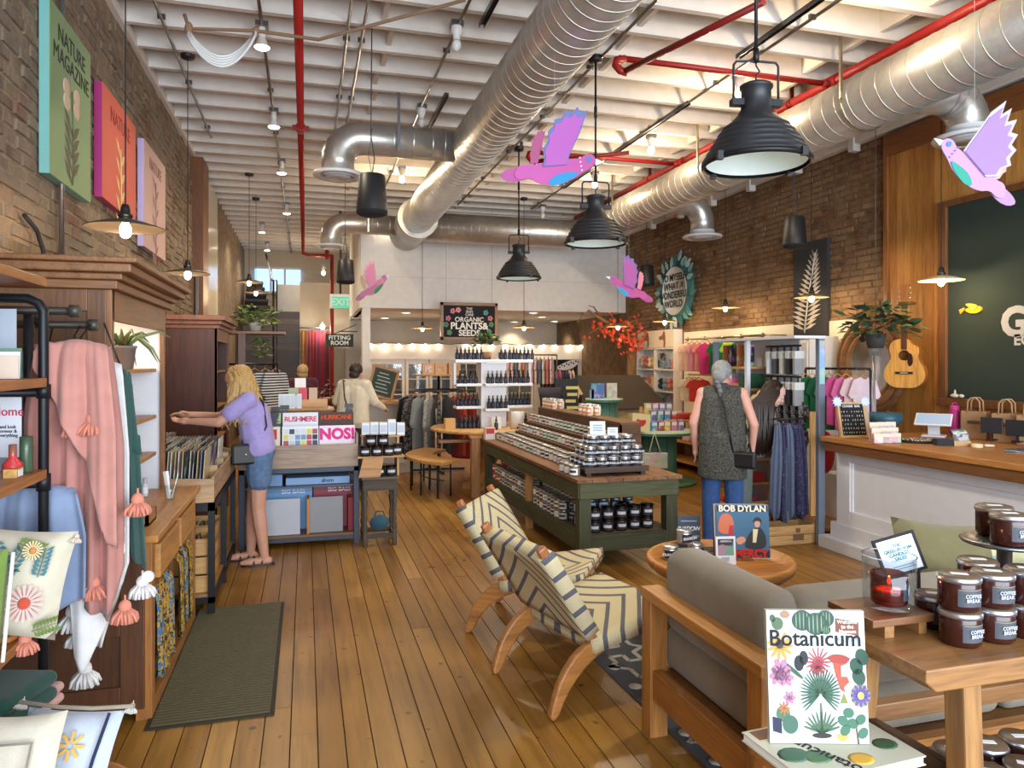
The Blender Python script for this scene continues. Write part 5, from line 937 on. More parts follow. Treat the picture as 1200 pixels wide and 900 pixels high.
# stepped riser with long rows of small jars
st_=T('stepped_riser','long stepped brown riser along the green table','riser',(0,0,GZ))
for (xa,xb,z) in ((2.44,2.58,.10),(2.58,2.73,.21),(2.73,2.93,.38)): O('step_board',MB().bx(xa,xb,6.02,8.42,z-.02,z),'rough_wood_y',(110,76,48),st_,.002); O('step_riser',MB().bx(xa,xa+.015,6.02,8.42,(0 if z<.15 else .10 if z<.25 else .21),z-.02),'rough_wood_y',(88,60,40),st_); O('step_end',MB().bx(xa,xb,6.02,6.04,0,z-.02),'rough_wood_x',(88,60,40),st_); O('step_end',MB().bx(xa,xb,8.40,8.42,0,z-.02),'rough_wood_x',(88,60,40),st_)
acc=[(216,110,70),(214,214,204),(200,96,80),(226,226,220),(110,160,110),(70,130,84),(224,222,214),(48,52,56),(222,220,212),(150,170,190)]
protos=[mk_jar('spice_candle','small white labelled tin with a %s band'%n,'candle',.045,.085,(120,118,116),'satin',(176,172,168),(230,228,222),txtc=c) for c,n in zip(acc,('coral','stone','brick red','white','leaf green','emerald','ivory','black','cream','blue grey'))]
nmr=('coral','stone','brick red','white','leaf green','emerald','ivory','black','cream','blue grey')
for ri,(x_,z_,ya,yb_) in enumerate(((2.24,GZ,5.98,8.40),(2.36,GZ,6.06,8.42),(2.51,GZ+.10,6.10,8.38),(2.655,GZ+.21,6.10,8.38))):
    yy=yb_; k=0
    while yy>ya:
        ci=min(9,int((yb_-yy)/(yb_-ya)*9.99)); 
        if R.random()<.15: ci=R.randrange(10)
        dup(protos[ci],(x_+R.uniform(-.004,.004),yy,z_),-.9+R.uniform(-.2,.2),label='small tin with a %s band, %s of the green table'%(nmr[ci],('front row on the top','second row on the top','first step','second step')[ri]),group='%s banded tins on the %s'%(nmr[ci],('front row','second row','first step','second step')[ri])); yy-=.118 if ri else .122
J_sp=mk_jar('reed_jar','white jar with orange print','jar',.033,.11,(234,230,220),'satin',(226,222,214),(214,140,90),txtc=(240,236,226))
for i in range(14): dup(J_sp,(2.79+.085*(i%2),8.34-.115*(i//2)-(.75 if i>7 else 0),GZ+.38),-.9,label='tall white jar with orange print on the top step of the riser',group='tall white jars on the top step')
for i,(x_,y_) in enumerate(((2.188,5.54),(2.188,5.66),(2.188,5.78))): dup(protos[(7,8,3)[i]],(x_-.08,y_,GZ),-.8,label='small %s banded tin beside the dark riser'%nmr[(7,8,3)[i]])
# lower shelf
J_bl=mk_jar('candle_jar','squat dark jar with a pale crest label','candle',.052,.10,(40,24,26),'gloss',(52,44,44),(34,34,40),txtc=(196,196,200))
zl=.27
for j in range(2):
    for i in range(5): dup(J_bl,(2.25+.122*i,5.47+.01*i,zl+.101*j),R.uniform(-.2,.2)-.3,label='squat dark candle jar with crest label at the near end of the low shelf',group='squat dark jars on the low shelf')
for i in range(3): dup(J_bl,(2.45+.13*i,5.628,zl+.101*(i%2)),-.3,label='squat dark candle jar with crest label in the second row of the low shelf',group='second row of squat dark jars')
J_blue=mk_jar('candle_tin','tall black tin with a pale blue label','candle',.045,.105,(40,46,60),'satin',(170,176,190),(170,190,214),txtc=(60,80,110))
for j in range(3):
    for i in range(5): dup(J_blue,(2.22+.115*i,5.76,zl+.106*j),R.uniform(-.3,.1),label='tall black tin with blue label stacked behind the dark jars',group='stacked black tins behind the dark jars')
J_side=mk_jar('candle_tin','tin with a cream label','candle',.045,.086,(70,72,76),'satin',(190,188,186),(206,204,196),txtc=(70,66,66))
J_red=mk_jar('candle_tin','tin with a red label','candle',.045,.086,(170,60,50),'satin',(200,190,186),(206,90,70),txtc=(235,225,215))
yy=5.98; k=0
while yy<8.36:
    if not 6.80<yy<6.98:
        for c in range(3):
            for j in range(2 if c==0 else 3):
                pr_=J_red if (yy>7.9 and R.random()<.5) else (J_side if R.random()<.72 else protos[R.choice((3,5,7,9))])
                nm='red labelled tin' if pr_ is J_red else 'cream labelled tin' if pr_ is J_side else 'small banded tin'
                dup(pr_,(2.17+.1*c+R.uniform(-.005,.005),yy,zl+.087*j),-.9+R.uniform(-.3,.3),label='%s packed on the low shelf of the green table'%nm,group='%ss packed on the low shelf'%nm)
    yy+=.105
# ================================================================ ROUND WOOD TABLE WITH WHITE BOTTLE TOWER
tx,ty=fy(572,503,9.3)[0],9.3; rt2=T('round_table','round pale wood table on a turned pedestal carrying the bottle tower','table',(tx,ty,0))
O('tabletop',MB().lathe([(.001,.80),(.74,.80),(.76,.79),(.76,.765),(.74,.755),(.001,.755)],48),'wood_x',(206,160,106),rt2); O('pedestal',MB().lathe([(.34,0),(.34,.04),(.12,.08),(.10,.3),(.2,.5),(.26,.62),(.3,.70),(.3,.755)],28),'wood_z',(190,140,86),rt2); O('cross_board',MB().bx(-.66,.66,-.05,.05,.60,.64),'wood_x',(196,148,92),rt2)
O('square_leg',MB().bx(-.62,-.53,-.62,-.53,0,.755),'wood_z',(184,130,78),rt2)if False else None
lgx,lgy=fz(561,586); ol=T('tall_post_leg','square wooden trestle post at the corner of the green table','post',(lgx,max(lgy,8.62),0)); O('post',MB().bx(-.055,.055,-.05,.05,0,.725),'wood_z',(170,116,70),ol,.004); O('post_cap',MB().bx(-.075,.075,-.07,.07,.725,.752),'wood_x',(180,128,80),ol)
bn=T('curved_bench','curved wooden bench on thin black legs around the round table','bench',(tx,ty,0)); m=MB()
def arcseat(r0,r1,z0,z1,a0,a1,n=20):
    v=[];f=[]
    for i in range(n+1):
        a=a0+(a1-a0)*i/n
        for r,z in ((r0,z0),(r1,z0),(r1,z1),(r0,z1)): v.append((r*math.cos(a),r*math.sin(a),z))
    for i in range(n):
        for k in range(4): f.append((i*4+k,i*4+(k+1)%4,(i+1)*4+(k+1)%4,(i+1)*4+k))
    f+=[(0,1,2,3),tuple(n*4+k for k in (3,2,1,0))]; return MB().add(v,f)
O('seat',arcseat(.72,1.08,.41,.45,PI*.72,PI*1.255),'wood_x',(200,148,90),bn,.006)
for a in (PI*.76,PI*.88,PI*1.0,PI*1.12,PI*1.22):
    for r in (.78,1.02): O('leg',MB().tube([(r*math.cos(a),r*math.sin(a),0),(r*math.cos(a),r*math.sin(a),.41)],.011,8),'blackmetal',(30,30,30),bn)
O('ring_rail',MB().tube([(.9*math.cos(PI*(.76+.46*i/12)),.9*math.sin(PI*(.76+.46*i/12)),.2) for i in range(13)],.008,6),'blackmetal',(30,30,30),bn)
tw=T('bottle_tower','white tower display with shelves of dark bottles on the round table','display stand',(tx+.04,ty-.05,.80)); WT=(236,236,238)
O('column',MB().bx(-.17,.17,-.1,.16,0,.88),'satin',WT,tw,.004); O('tower_cap',MB().bx(-.52,.52,-.16,.2,.84,.88),'satin',WT,tw,.004); O('nameplate',MB().bx(-.12,.16,-.165,-.16,.83,.87),'paper',(220,224,226),tw)
SHV=[(-.5,-.17,.57),(-.5,-.17,.28),(-.15,.17,.57),(-.15,.17,.25),(.17,.52,.57),(.17,.52,.28)]
for (a,b,z) in SHV:
    f=-.26 if a==-.15 else -.14; O('shelf',MB().bx(a,b,f,.1 if a!=-.15 else -.1,z-.035,z),'satin',WT,tw,.004)
O('side_leg',MB().bx(-.52,-.49,-.05,.1,.55,.84),'satin',WT,tw); O('side_leg',MB().bx(.49,.52,-.05,.1,.55,.84),'satin',WT,tw)
J_d=T('dropper_bottle','dark glass dropper bottle','bottle',(0,0,-50)); O('bottle_body',MB().lathe([(.001,0),(.024,0),(.025,.01),(.025,.08),(.012,.095),(.012,.105)],12),'gloss',(30,32,48),J_d); O('dropper_cap',MB().lathe([(.015,.103),(.015,.128),(.008,.13),(.008,.165),(.001,.167)],10),'satin',(20,20,22),J_d); O('label',MB().lathe([(.0256,.02),(.0256,.065)],12),'paper',(48,50,66),J_d)
def bots(x0,x1,y,z,n,where):
    for i in range(n): dup(J_d,(tw.location.x+x0+(x1-x0)*(i+.5)/n,tw.location.y+y+.012*(i%2),.80+z),R.random()*6,label='dark glass dropper bottle on the %s of the white tower'%where,group='dropper bottles, %s of the tower'%where)
bots(-.52,-.15,-.13,.88,7,'left of the top'); bots(.06,.29,-.14,.88,4,'middle of the top'); bots(.29,.56,-.07,.88,5,'right of the top')
bots(-.48,-.2,-.08,.57,4,'upper left shelf'); bots(-.13,.16,-.2,.57,5,'upper front shelf'); bots(.2,.5,-.08,.57,5,'upper right shelf')
bots(-.5,-.19,-.08,.28,6,'lower left shelf'); bots(-.12,.16,-.2,.25,5,'lower front shelf'); bots(.2,.5,-.08,.28,6,'lower right shelf'); bots(-.53,-.2,-.12,.001,6,'table left of the foot'); bots(-.48,-.2,-.2,.001,5,'table before the left foot')
for i in range(4): dup(J_d,(tw.location.x+.3+.06*i,ty-.0,.801),R.random(),label='dark glass dropper bottle on the table right of the tower foot',group='dropper bottles right of the tower foot')
tp=T('tower_plant','bushy green plant in a clay pot on top of the white tower','potted plant',(tw.location.x-.04,ty+.06,.80+.88)); O('pot',MB().lathe([(.001,0),(.05,0),(.065,.1),(.055,.1)],16),'matte',(150,110,80),tp)
def foliage(par,n,c,rad,ls,cols,seed,mat='leaf',name='leaf',flat=.6,joined=False):
    r=random.Random(seed); big={}
    for i in range(n):
        a=r.random()*6.28; e=r.uniform(-.4,1.2); q=r.random()**.4; p=Vector(c)+Vector((rad[0]*q*math.cos(a)*math.cos(e),rad[1]*q*math.sin(a)*math.cos(e),rad[2]*q*math.sin(e)))
        d=Vector((math.cos(a),math.sin(a),r.uniform(-.6,.5))).normalized(); s=d.cross(Vector((0,0,1))).normalized(); s=(s+Vector((0,0,r.uniform(-flat,flat)))).normalized(); l=ls*r.uniform(.7,1.3)
        vs=[p,p+d*l*.35+s*l*.28,p+d*l*.75+s*l*.2,p+d*l,p+d*l*.75-s*l*.2,p+d*l*.35-s*l*.28,p+d*l*.5-Vector((0,0,l*.08))]
        k=r.randrange(len(cols)); big.setdefault(k,MB()).add(vs,[(0,1,6),(1,2,6),(2,3,6),(3,4,6),(4,5,6),(5,0,6)],True)
    for k,m in big.items():
        o=O('foliage',m,mat,cols[k],par,fix=False); o['kind']='stuff'
foliage(tp,170,(.0,.0,.24),(.17,.08,.13),.065,[(70,100,58),(104,132,78),(52,80,48)],3)
bt2=bxthing('stone_planter','small grey planter on top of the white tower','planter',tw.location.x+.24,ty+.06,1.681,.22,.1,.10,(150,152,156),mat='matte')
cnr=T('white_canister','white cylindrical canister standing on the round table','canister',(tx+.28,ty-.42,.80)); O('canister_body',MB().lathe([(.001,0),(.085,0),(.085,.21),(.08,.215),(.001,.215)],24),'satin',(232,230,226),cnr); O('canister_tag',MB().bx(-.03,.06,-.088,-.08,.0,.03),'satin',(40,40,44),cnr)
bxthing('kraft_box','kraft cardboard box on the round table beside the bottles','box',tx-.56,ty-.22,.801,.13,.12,.13,(206,160,96)); bxthing('info_card','white information card before the tower','card',tx+.02,ty-.35,.801,.13,.01,.15,(236,236,236))
dup(J_d,(tx-.02,ty-.5,.801),0,label='single dropper bottle standing before the information card')
bxthing('wooden_crate','small wooden box with a red trimmed edge at the table edge','box',tx+.62,ty-.3,.801,.2,.16,.07,(200,150,96),mat='wood_x'); bx3=bxthing('red_cup_box','red and white product box on the far end of the green table','box',2.12,8.44,GZ,.12,.1,.14,(216,206,200),strip=(.5,.95,(190,50,54)))
blp=T('black_pot','dark tapered planter pot at the far end of the stepped riser','pot',(2.99,8.76,0)); O('pot_body',MB().lathe([(.001,1.1),(.11,1.1),(.15,1.32),(.14,1.32),(.1,1.14)],20),'matte',(52,44,52),blp); O('pot_pedestal',MB().lathe([(.1,0),(.1,1.1)],16),'matte',(50,44,46),blp)
# ================================================================ GARMENTS
def tee_pts(w,h,sl=.28,L=.34):
    return [(-w*.16,h),( -w*.5,h*.94),(-w*(.5+sl),h*(1-L)),(-w*(.5+sl*.45),h*(.93-L)),(-w*.5,h*.72),(-w*.5,0),(-w*.25,-h*.015),(w*.25,-h*.015),(w*.5,0),(w*.5,h*.72),(w*(.5+sl*.45),h*(.93-L)),(w*(.5+sl),h*(1-L)),(w*.5,h*.94),(w*.16,h),(w*.06,h*.955),(-w*.06,h*.955)]
def tee(lb,loc,rz,w,h,col,mat='cloth',cat='t-shirt',name='hanging_tshirt',grp=None,sl=.28,Ls=.34,t=.03,print_=None):
    p=T(name,lb,cat,loc,rz=rz,group=grp); O('shirt',MB().prism(tee_pts(w,h,sl,Ls),t,Matrix.Translation((0,0,-h)),bulge=.012),mat,col,p,.008)
    O('hanger',MB().tube([(-w*.42,0,-h*.07),(0,0,.03),(w*.42,0,-h*.07)],.007,6).tube([(0,0,.03),(0,0,.06),(.02,0,.085),(.035,0,.075)],.003,5),'wood_x',(196,140,80),p)
    if print_: O('print',MB().prism([(x*w,z*h-h) for x,z in print_[0]],.002,Matrix.Translation((0,-t/2-.0125,0))),'paper',print_[1],p)
    return p
def rack(lb,x0,y0,x1,y1,z,col=(60,60,60),r=.013,feet=True):
    p=T('clothes_rack',lb,'clothes rack',(x0,y0,0)); d=Vector((x1-x0,y1-y0,0)); O('rail',MB().tube([(0,0,z),tuple(d+Vector((0,0,z)))],r,8),'metal',col,p); 
    if feet: O('upright',MB().tube([(0,0,0),(0,0,z)],r,8),'metal',col,p); O('upright',MB().tube([(d.x,d.y,0),(d.x,d.y,z)],r,8),'metal',col,p); n=Vector((-d.y,d.x,0)).normalized()*.22; O('foot',MB().tube([tuple(-n+Vector((0,0,.015))),tuple(n+Vector((0,0,.015)))],r,8),'metal',col,p); O('foot',MB().tube([tuple(d-n+Vector((0,0,.015))),tuple(d+n+Vector((0,0,.015)))],r,8),'metal',col,p)
    return p
# round rack left of the tower: garments seen edge-on
rxx,ryy=fy(514,460,10.9)[0],10.9; rk=T('round_rack','round clothes rack of dark garments beside the bottle tower','clothes rack',(rxx,ryy,0)); zr2=1.22
O('ring_rail',MB().tube([(.42*math.cos(a),.42*math.sin(a),zr2) for a in [2*PI*i/24 for i in range(25)]],.012,8),'metal',(70,70,70),rk); O('rack_post',MB().tube([(0,0,0),(0,0,zr2+.22)],.018,8),'metal',(60,60,60),rk); O('spoke',MB().bar((-.42,0,zr2),(.42,0,zr2),.016,.016).bar((0,-.42,zr2),(0,.42,zr2),.016,.016),'metal',(60,60,60),rk); O('foot',MB().bar((-.4,0,.02),(.4,0,.02),.03,.03).bar((0,-.4,.02),(0,.4,.02),.03,.03),'metal',(60,60,60),rk)
gm=[('sage grey','cloth',(120,130,116)),('black','cloth',(34,34,38)),('dark printed','dark_print',(0,0,0)),('grey knit','cloth',(140,142,140)),('grey printed','grey_print',(0,0,0)),('navy printed','dark_print',(0,0,0)),('charcoal','cloth',(56,58,64)),('rust red','cloth',(176,70,52)),('deep red','cloth',(150,44,40)),('brick red','cloth',(166,60,50)),('olive','cloth',(96,96,70)),('black floral','dark_print',(0,0,0))]
for i,(n_,mt_,c_) in enumerate(gm):
    a=PI*(.92+1.16*i/11); p=tee('%s garment hanging on the round rack'%n_,(rxx+.42*math.cos(a),ryy+.42*math.sin(a),zr2-.08),a,.36,.80+.06*(i%3),c_,mt_,'garment','hanging_garment',sl=.18,Ls=.5,t=.05)
for i,(u,v) in enumerate(((505,438),(521,446),(535,436))): x_,z_=fy(u,v+9,10.9); b_=T('kraft_bag','kraft paper bag standing on the %s of the round rack'%('left side','middle','right side')[i],'paper bag',(rxx+(-.16,.03,.24)[i],ryy,zr2+.24)); O('bag_body',MB().bx(-.09,.09,-.05,.05,0,.17),'paper',(206,166,124),b_); O('bag_print',MB().bx(-.05,.05,-.052,-.05,.04,.13),'cover',(190,150,110),b_)
O('display_disc',MB().lathe([(.001,zr2+.22),(.40,zr2+.22),(.40,zr2+.24),(.001,zr2+.24)],28),'wood_x',(196,150,100),rk)
# service desk, menu board, rug
dx0,dy0=fz(447,527); dk=T('service_desk','grey panelled desk with a wooden top at the back','desk',(dx0,11.9,0)); O('desk_front',MB().bx(-.9,.42,0,.03,0,.96),'satin',(196,190,178),dk); O('desk_panel',MB().bx(.02,.38,-.012,0,.1,.5).bx(.02,.38,-.012,0,.54,.92),'satin',(188,182,170),dk,.004); O('desk_side',MB().bx(.40,.42,.03,.6,0,.96).bx(-.9,-.88,.03,.6,0,.96),'satin',(190,184,172),dk); O('desk_top',MB().bx(-.95,.5,-.12,.65,.96,1.0),'wood_x',(190,134,80),dk,.006)
x_,z_=fy(444,448,11.95); mb_=T('menu_board','leaning wooden framed chalk menu on the service desk','sign',(x_,12.0,1.043),rot=(-.18,.28,0)); O('menu_frame',MB().bx(-.22,.22,-.012,.012,.02,.06).bx(-.22,.22,-.012,.012,.50,.54).bx(-.22,-.18,-.012,.012,.06,.50).bx(.18,.22,-.012,.012,.06,.50),'wood_z',(176,124,74),mb_); O('menu_face',MB().bx(-.18,.18,-.008,.008,.06,.50),'matte',(58,74,66),mb_)
for k in range(6): O('chalk_line',MB().bx(-.12+.02*(k%2),.12-.03*(k%3),-.0095,-.008,.12+.06*k,.135+.06*k),'paper',(180,190,184),mb_)
rgx,rgy=1.5,12.2; rg=T('patterned_rug','pale patterned rug on the boards before the service desk','rug',(1.55,11.30,0)); O('rug_field',MB().bx(-.55,.5,-.45,.5,.001,.008),'grey_print',(255,255,255),rg); O('rug_border',MB().bx(-.62,.57,-.52,-.45,.001,.01).bx(-.62,.57,.5,.57,.001,.01).bx(-.62,-.55,-.45,.5,.001,.01).bx(.5,.57,-.45,.5,.001,.01),'cloth',(176,160,136),rg)
# curtain of the fitting room
ctn=T('fitting_curtain','striped red and yellow fitting room curtain on a chrome rail','curtain',(0,16.3,0)); xa,za=fy(353,384,16.3); xb,_=fy(386,384,16.3); cols_=[(160,110,52),(122,58,68),(128,42,46),(112,48,74),(132,48,58),(104,40,52)]
for i in range(6):
    w_=(xb-xa)/6; sheet(ctn,'curtain_panel',cols_[i],'cloth',w_*1.15,za-.05,[(0,2.25),(1,2.25)],1.5,.03,x0=xa+w_*(i+.5),seed=80+i,gather=1,nu=10,nv=6)
O('curtain_rail',MB().tube([(xa-.05,0,za),(xb+.05,0,za)],.015,8),'metal',(190,190,196),ctn)
lx_,lz_=fy(378,383,16.2); rlm=T('rail_lamp','bright bare lamp on the rail above the fitting room curtain','lamp',(lx_,16.2,lz_)); O('bulb',MB().ell((0,0,0),(.05,.05,.06),12,8),'bulb',parent=rlm); O('lamp_holder',MB().lathe([(.022,.05),(.024,.11),(.001,.115)],10).tube([(0,0,.1),(0,.1,.1)],.012,6),'satin',(220,218,212),rlm)
point('fitting_room_lamp',(lx_,16.12,lz_-.02),14,(1,.85,.7),.05)
# striped and other tops on the corridor rail, plants, black wire rack
rk2=rack('rail of striped tops beyond the dark cabinet',-1.1,9.9,-.35,9.9,1.62,(60,56,54)); O('top_shelf',MB().bx(-.08,.85,-.36,.16,2.0,2.03),'wood_x',(130,92,66),rk2); O('centre_post',MB().bx(.30,.38,-.35,-.27,0,2.0),'wood_z',(110,80,70),rk2)
for i in range(6): tee('navy and white striped knit top, number of folds hidden, on the corridor rail' if False else '%s on the corridor rail'%('navy and white striped top','pale blue shirt','second striped knit top','dark green top','striped top with a wide neck','striped knit nearest the post')[i],(-1.02+.13*i,9.88,1.535),.95,.42,.62,((255,255,255),(150,160,190),(255,255,255),(60,80,70),(255,255,255),(255,255,255))[i],('stripe_knit','cloth','stripe_knit','cloth','stripe_knit','stripe_knit')[i],'sweater','knit_sweater',sl=.2,Ls=.45)
def potted(lb,loc,n,rad,ls,cols,seed,trail=0,pot=(180,176,170),c0=(0,0,.16)):
    p=T('potted_plant',lb,'potted plant',loc); O('pot',MB().lathe([(.001,0),(.06,0),(.08,.12),(.07,.12)],16),'matte',pot,p); foliage(p,n,c0,rad,ls,cols,seed)
    if trail: foliage(p,trail,(.08,-.05,-.25),(.10,.08,.24),ls*.8,cols,seed+1)
    return p
potted('leafy yellow green plant on the shelf above the striped tops',(-.62,9.88,2.03),170,(.28,.16,.2),.09,[(140,160,80),(110,140,66),(176,188,110),(84,116,60)],5,80)
wg=T('wire_grid','black wire grid display against the dark stair panel','display rack',(-.9,15.9,0)); m=MB()
for i in range(9): m.bar((i*.11,0,.3),(i*.11,0,2.0),.008,.008)
for i in range(14): m.bar((0,0,.3+i*.13),(.88,0,.3+i*.13),.008,.008)
o=O('wire_mesh',m,'blackmetal',(60,60,62),wg); o['kind']='stuff'
hb=T('wooden_bowl','wooden bowl of dried flowers on the desk at the fitting rooms','bowl',(.42,10.6,0)); O('pedestal',MB().bx(-.35,.35,-.2,.2,0,1.02),'wood_z',(130,92,64),hb); O('bowl',MB().lathe([(.001,1.02),(.12,1.03),(.24,1.12),(.25,1.14),(.22,1.13),(.001,1.06)],24),'wood_x',(180,128,84),hb); foliage(hb,110,(0,0,1.2),(.24,.2,.2),.07,[(110,80,60),(84,56,66),(140,100,84),(90,100,60)],9)
# rear racks by the recess
rk3=rack('chrome rail of kids clothes before the pale back wall',3.58,12.9,4.55,12.9,1.78,(190,190,190)); x0r=3.62
for i in range(12): n_,c_,mt_=(('blush pink',(232,190,190),'cloth'),('white printed',(0,0,0),'pastel_print'),('slate blue',(110,120,140),'cloth'),('cream',(232,222,200),'cloth'),('coral',(220,130,120),'cloth'),('striped',(0,0,0),'pastel_print'))[i%6]; tee('%s baby outfit on the chrome rail, %s half'%(n_,'near the post' if i<6 else 'far'),(x0r+.075*i,12.88,1.7),1.1,.34,.46,c_,mt_,'baby outfit','baby_outfit',sl=.2,Ls=.4,t=.03)
rk4=rack('black rail of dresses in the dark recess',fy(634,440,15.2)[0],15.2,fy(676,440,15.2)[0],15.2,1.52,(60,60,64))
for i in range(10): n_,c_,mt_=(('black',(30,30,36),'cloth'),('dark grey',(60,62,70),'cloth'),('hot pink',(206,90,150),'cloth'),('navy',(50,56,80),'cloth'),('pale printed',(0,0,0),'pastel_print'))[i//2]; tee('%s dress on the black rail of the recess'%n_,(fy(637+3.8*i,440,15.2)[0],15.2,1.46),1.35,.4,.9,c_,mt_,'dress','hanging_dress',grp='%s dresses in the recess'%n_,sl=.15,Ls=.3,t=.028)
lfm=T('leaf_ornament','black and white spotted leaf ornament above the dresses','ornament',(fy(664,428,14.8)[0],14.72,1.56),rz=-.2); O('leaf_blade',MB().prism(sm([(-.3,-.05),(-.1,-.1),(.1,-.06),(.3,.12),(.1,.14),(-.1,.06)],2),.02),'paper',(236,236,232),lfm)
for k in range(9): O('spot',MB().ell((-.18+.05*k,-.012,-.03+.015*k+.03*(k%2)),(.018,.003,.02),8,4),'matte',(30,30,30),lfm)
O('leaf_stem',MB().tube([(-.3,0,-.05),(-.34,0,-.2),(-.36,.02,-1.56)],.006,5),'blackmetal',(40,40,40),lfm)
bxthing('white_notice','white printed notice on the dark recess','notice',fy(650,415,15.6)[0],15.63,1.72,.2,.01,.13,(232,236,240),strip=(.3,.7,(120,140,160)))
cs=T('chalk_sign','tall black A-frame chalk sign with yellow lettering','sign',(fy(657,470,9.7)[0],9.35,0),rz=-.1); O('sign_face',MB().bx(-.16,.16,-.015,.015,.5,1.42,Matrix.Rotation(-.12,4,'X')),'matte',(36,40,44),cs); O('sign_leg',MB().bar((-.13,.0,.0),(-.13,-.14,1.2),.02,.02).bar((.13,0,0),(.13,-.14,1.2),.02,.02).bar((-.13,.35,0),(-.13,-.1,1.2),.02,.02).bar((.13,.35,0),(.13,-.1,1.2),.02,.02),'blackmetal',(30,30,34),cs)
for k in range(6): txt(('HANDMADE','SOY WAX','CANDLES','& TINS','LOCAL','GIFTS')[k] if False else '',.05,(0,0,0),FR,(0,0,0),cs) if False else O('chalk_line',MB().bx(-.09+.02*(k%2),.09-.02*(k%3),-.20+.012*k-.003,-.195+.012*k,1.28-.09*k,1.32-.09*k,Matrix.Translation((0,.03,0))),'paper',(206,190,110),cs)
# toy house with dark roof, spool tables
hx,hy=fy(712,470,11.3)[0],11.3; th=T('play_house','toy playhouse with a dark pitched roof behind the spool tables','playhouse',(hx,hy,0)); W2=.78
O('house_wall',MB().prism([(-W2+.1,0),(W2-.1,0),(W2-.1,.95),(-W2+.45,.95),(-W2+.1,.95)],.7,Matrix.Translation((0,.2,0))),'wood_x',(222,196,150),th); O('gable',MB().prism([(-.36,0),(.36,0),(0,.40)],.04,Matrix.Translation((-W2+.12,-.15,.95))@Matrix.Rotation(.5,4,'Z')),'satin',(238,214,170),th)
O('roof_slope',MB().add([(-W2-.05,-.30,.86),(W2+.2,-.30,.90),(W2-.1,.2,1.42),(-W2+.3,.2,1.42),(-W2-.05,-.30,.83),(W2+.2,-.30,.87),(W2-.1,.2,1.39),(-W2+.3,.2,1.39)],[(0,1,2,3),(7,6,5,4),(0,4,5,1),(1,5,6,2),(2,6,7,3),(3,7,4,0)]),'matte',(70,62,52),th); O('roof_back',MB().add([(-W2-.05,.7,.86),(W2+.2,.7,.90),(W2-.1,.2,1.42),(-W2+.3,.2,1.42),(-W2-.05,.7,.83),(W2+.2,.7,.87),(W2-.1,.2,1.39),(-W2+.3,.2,1.39)],[(3,2,1,0),(4,5,6,7),(1,5,4,0),(2,6,5,1),(3,7,6,2),(0,4,7,3)]),'matte',(60,54,46),th); O('roof_trim',MB().bar((-W2-.05,-.3,.86),(-W2+.3,.2,1.42),.05,.03),'matte',(50,54,56),th)
TEAL=(72,120,104)
def spool(lb,u,Y,zt,r,h0=0,rc=.24):
    x=fy(u,500,Y)[0]; p=T('spool_table',lb,'table',(x,Y,h0)); O('spool_top',MB().lathe([(.001,zt),(r,zt),(r,zt-.045),(.001,zt-.045)],36),'satin',(196,214,190),p); O('spool_edge',MB().lathe([(r+.002,zt-.045),(r+.002,zt-.012)],36),'satin',TEAL,p)
    for k in range(12): a=2*PI*k/12; O('barrel_stave',MB().lathe([(rc,.05),(rc,zt-.045),(rc-.02,zt-.045),(rc-.02,.05),(rc,.05)],3,a0=a,a1=a+2*PI/12-.03),'satin',TEAL,p)
    O('spool_base',MB().lathe([(.001,0),(r,0),(r,.045),(.001,.045)],36),'satin',(90,132,100),p); return x
s1=spool('large teal cable spool table stacked with toys and games',772,9.0,.72,.50); s2=spool('small teal cable spool table with books, behind the large one',708,9.75,1.12,.27,0,.2)
toyc=[((100,150,210),'blue'),((200,60,70),'red'),((236,190,80),'yellow'),((210,130,180),'pink'),((130,110,190),'purple'),((90,170,190),'aqua')]
k=0
for (row,z,y,us) in ((0,.72,8.86,(766,774,781,789,797)),(1,.72,9.08,(764,772,780,788,796)),(1,.851,9.08,(765,773,781,789)),(2,.921,9.25,(759,767,775,783))):
    for u in us:
        c_,n_=toyc[k%6]; k+=1; x_=fy(u,500,y)[0]; hh=.13 if row<2 else .15; bxthing('toy_box','%s boxed toy on the large spool table, %s'%(n_,('front row','middle row','upper row')[row]),'toy box',x_,y,z,.085,.06,hh,c_,'%s boxed toys, %s'%(n_,('front','middle','upper')[row]),'cover',strip=(.55,.9,(240,240,240)))
O('toy_shelf',MB().bx(-.3,.3,.17,.34,.905,.92).bx(-.3,-.28,.17,.34,.72,.905).bx(.28,.3,.17,.34,.72,.905),'wood_x',(210,180,130),[o for o in SC.objects if o.name=='spool_table'][0])
x_=fy(748,495,8.75)[0]; bo=T('picture_book','cream activity book with a big red heart on the spool table','book',(x_,8.68,.734),rot=(-.25,.12,-.2)); O('book_block',MB().bx(-.12,.12,0,.015,0,.24),'paper',(232,220,170),bo); O('heart_print',MB().prism(sm([(0,.05),(.07,.12),(.06,.17),(0,.15),(-.06,.17),(-.07,.12)],2),.003,Matrix.Translation((0,-.002,0))),'paper',(206,50,44),bo); O('easel_back',MB().prism([(-.06,0),(.06,0),(.02,.34),(-.02,.34)],.012,Matrix.Translation((0,.03,0))),'wood_z',(180,140,96),bo)
for i,(u,n_,c_) in enumerate(((715,'bee character free yellow',(226,180,80)),(730,'aqua bottle shaped',(110,180,200)))): x_=fy(u,490,8.9)[0]; bxthing('toy_pack','%s toy pack standing left of the heart book'%('golden yellow','aqua')[i],'toy box',s1-.36+.135*i,8.885,.721,.11-.03*i,.05,.2,c_,None,'cover',strip=(.6,.9,(240,236,220)))
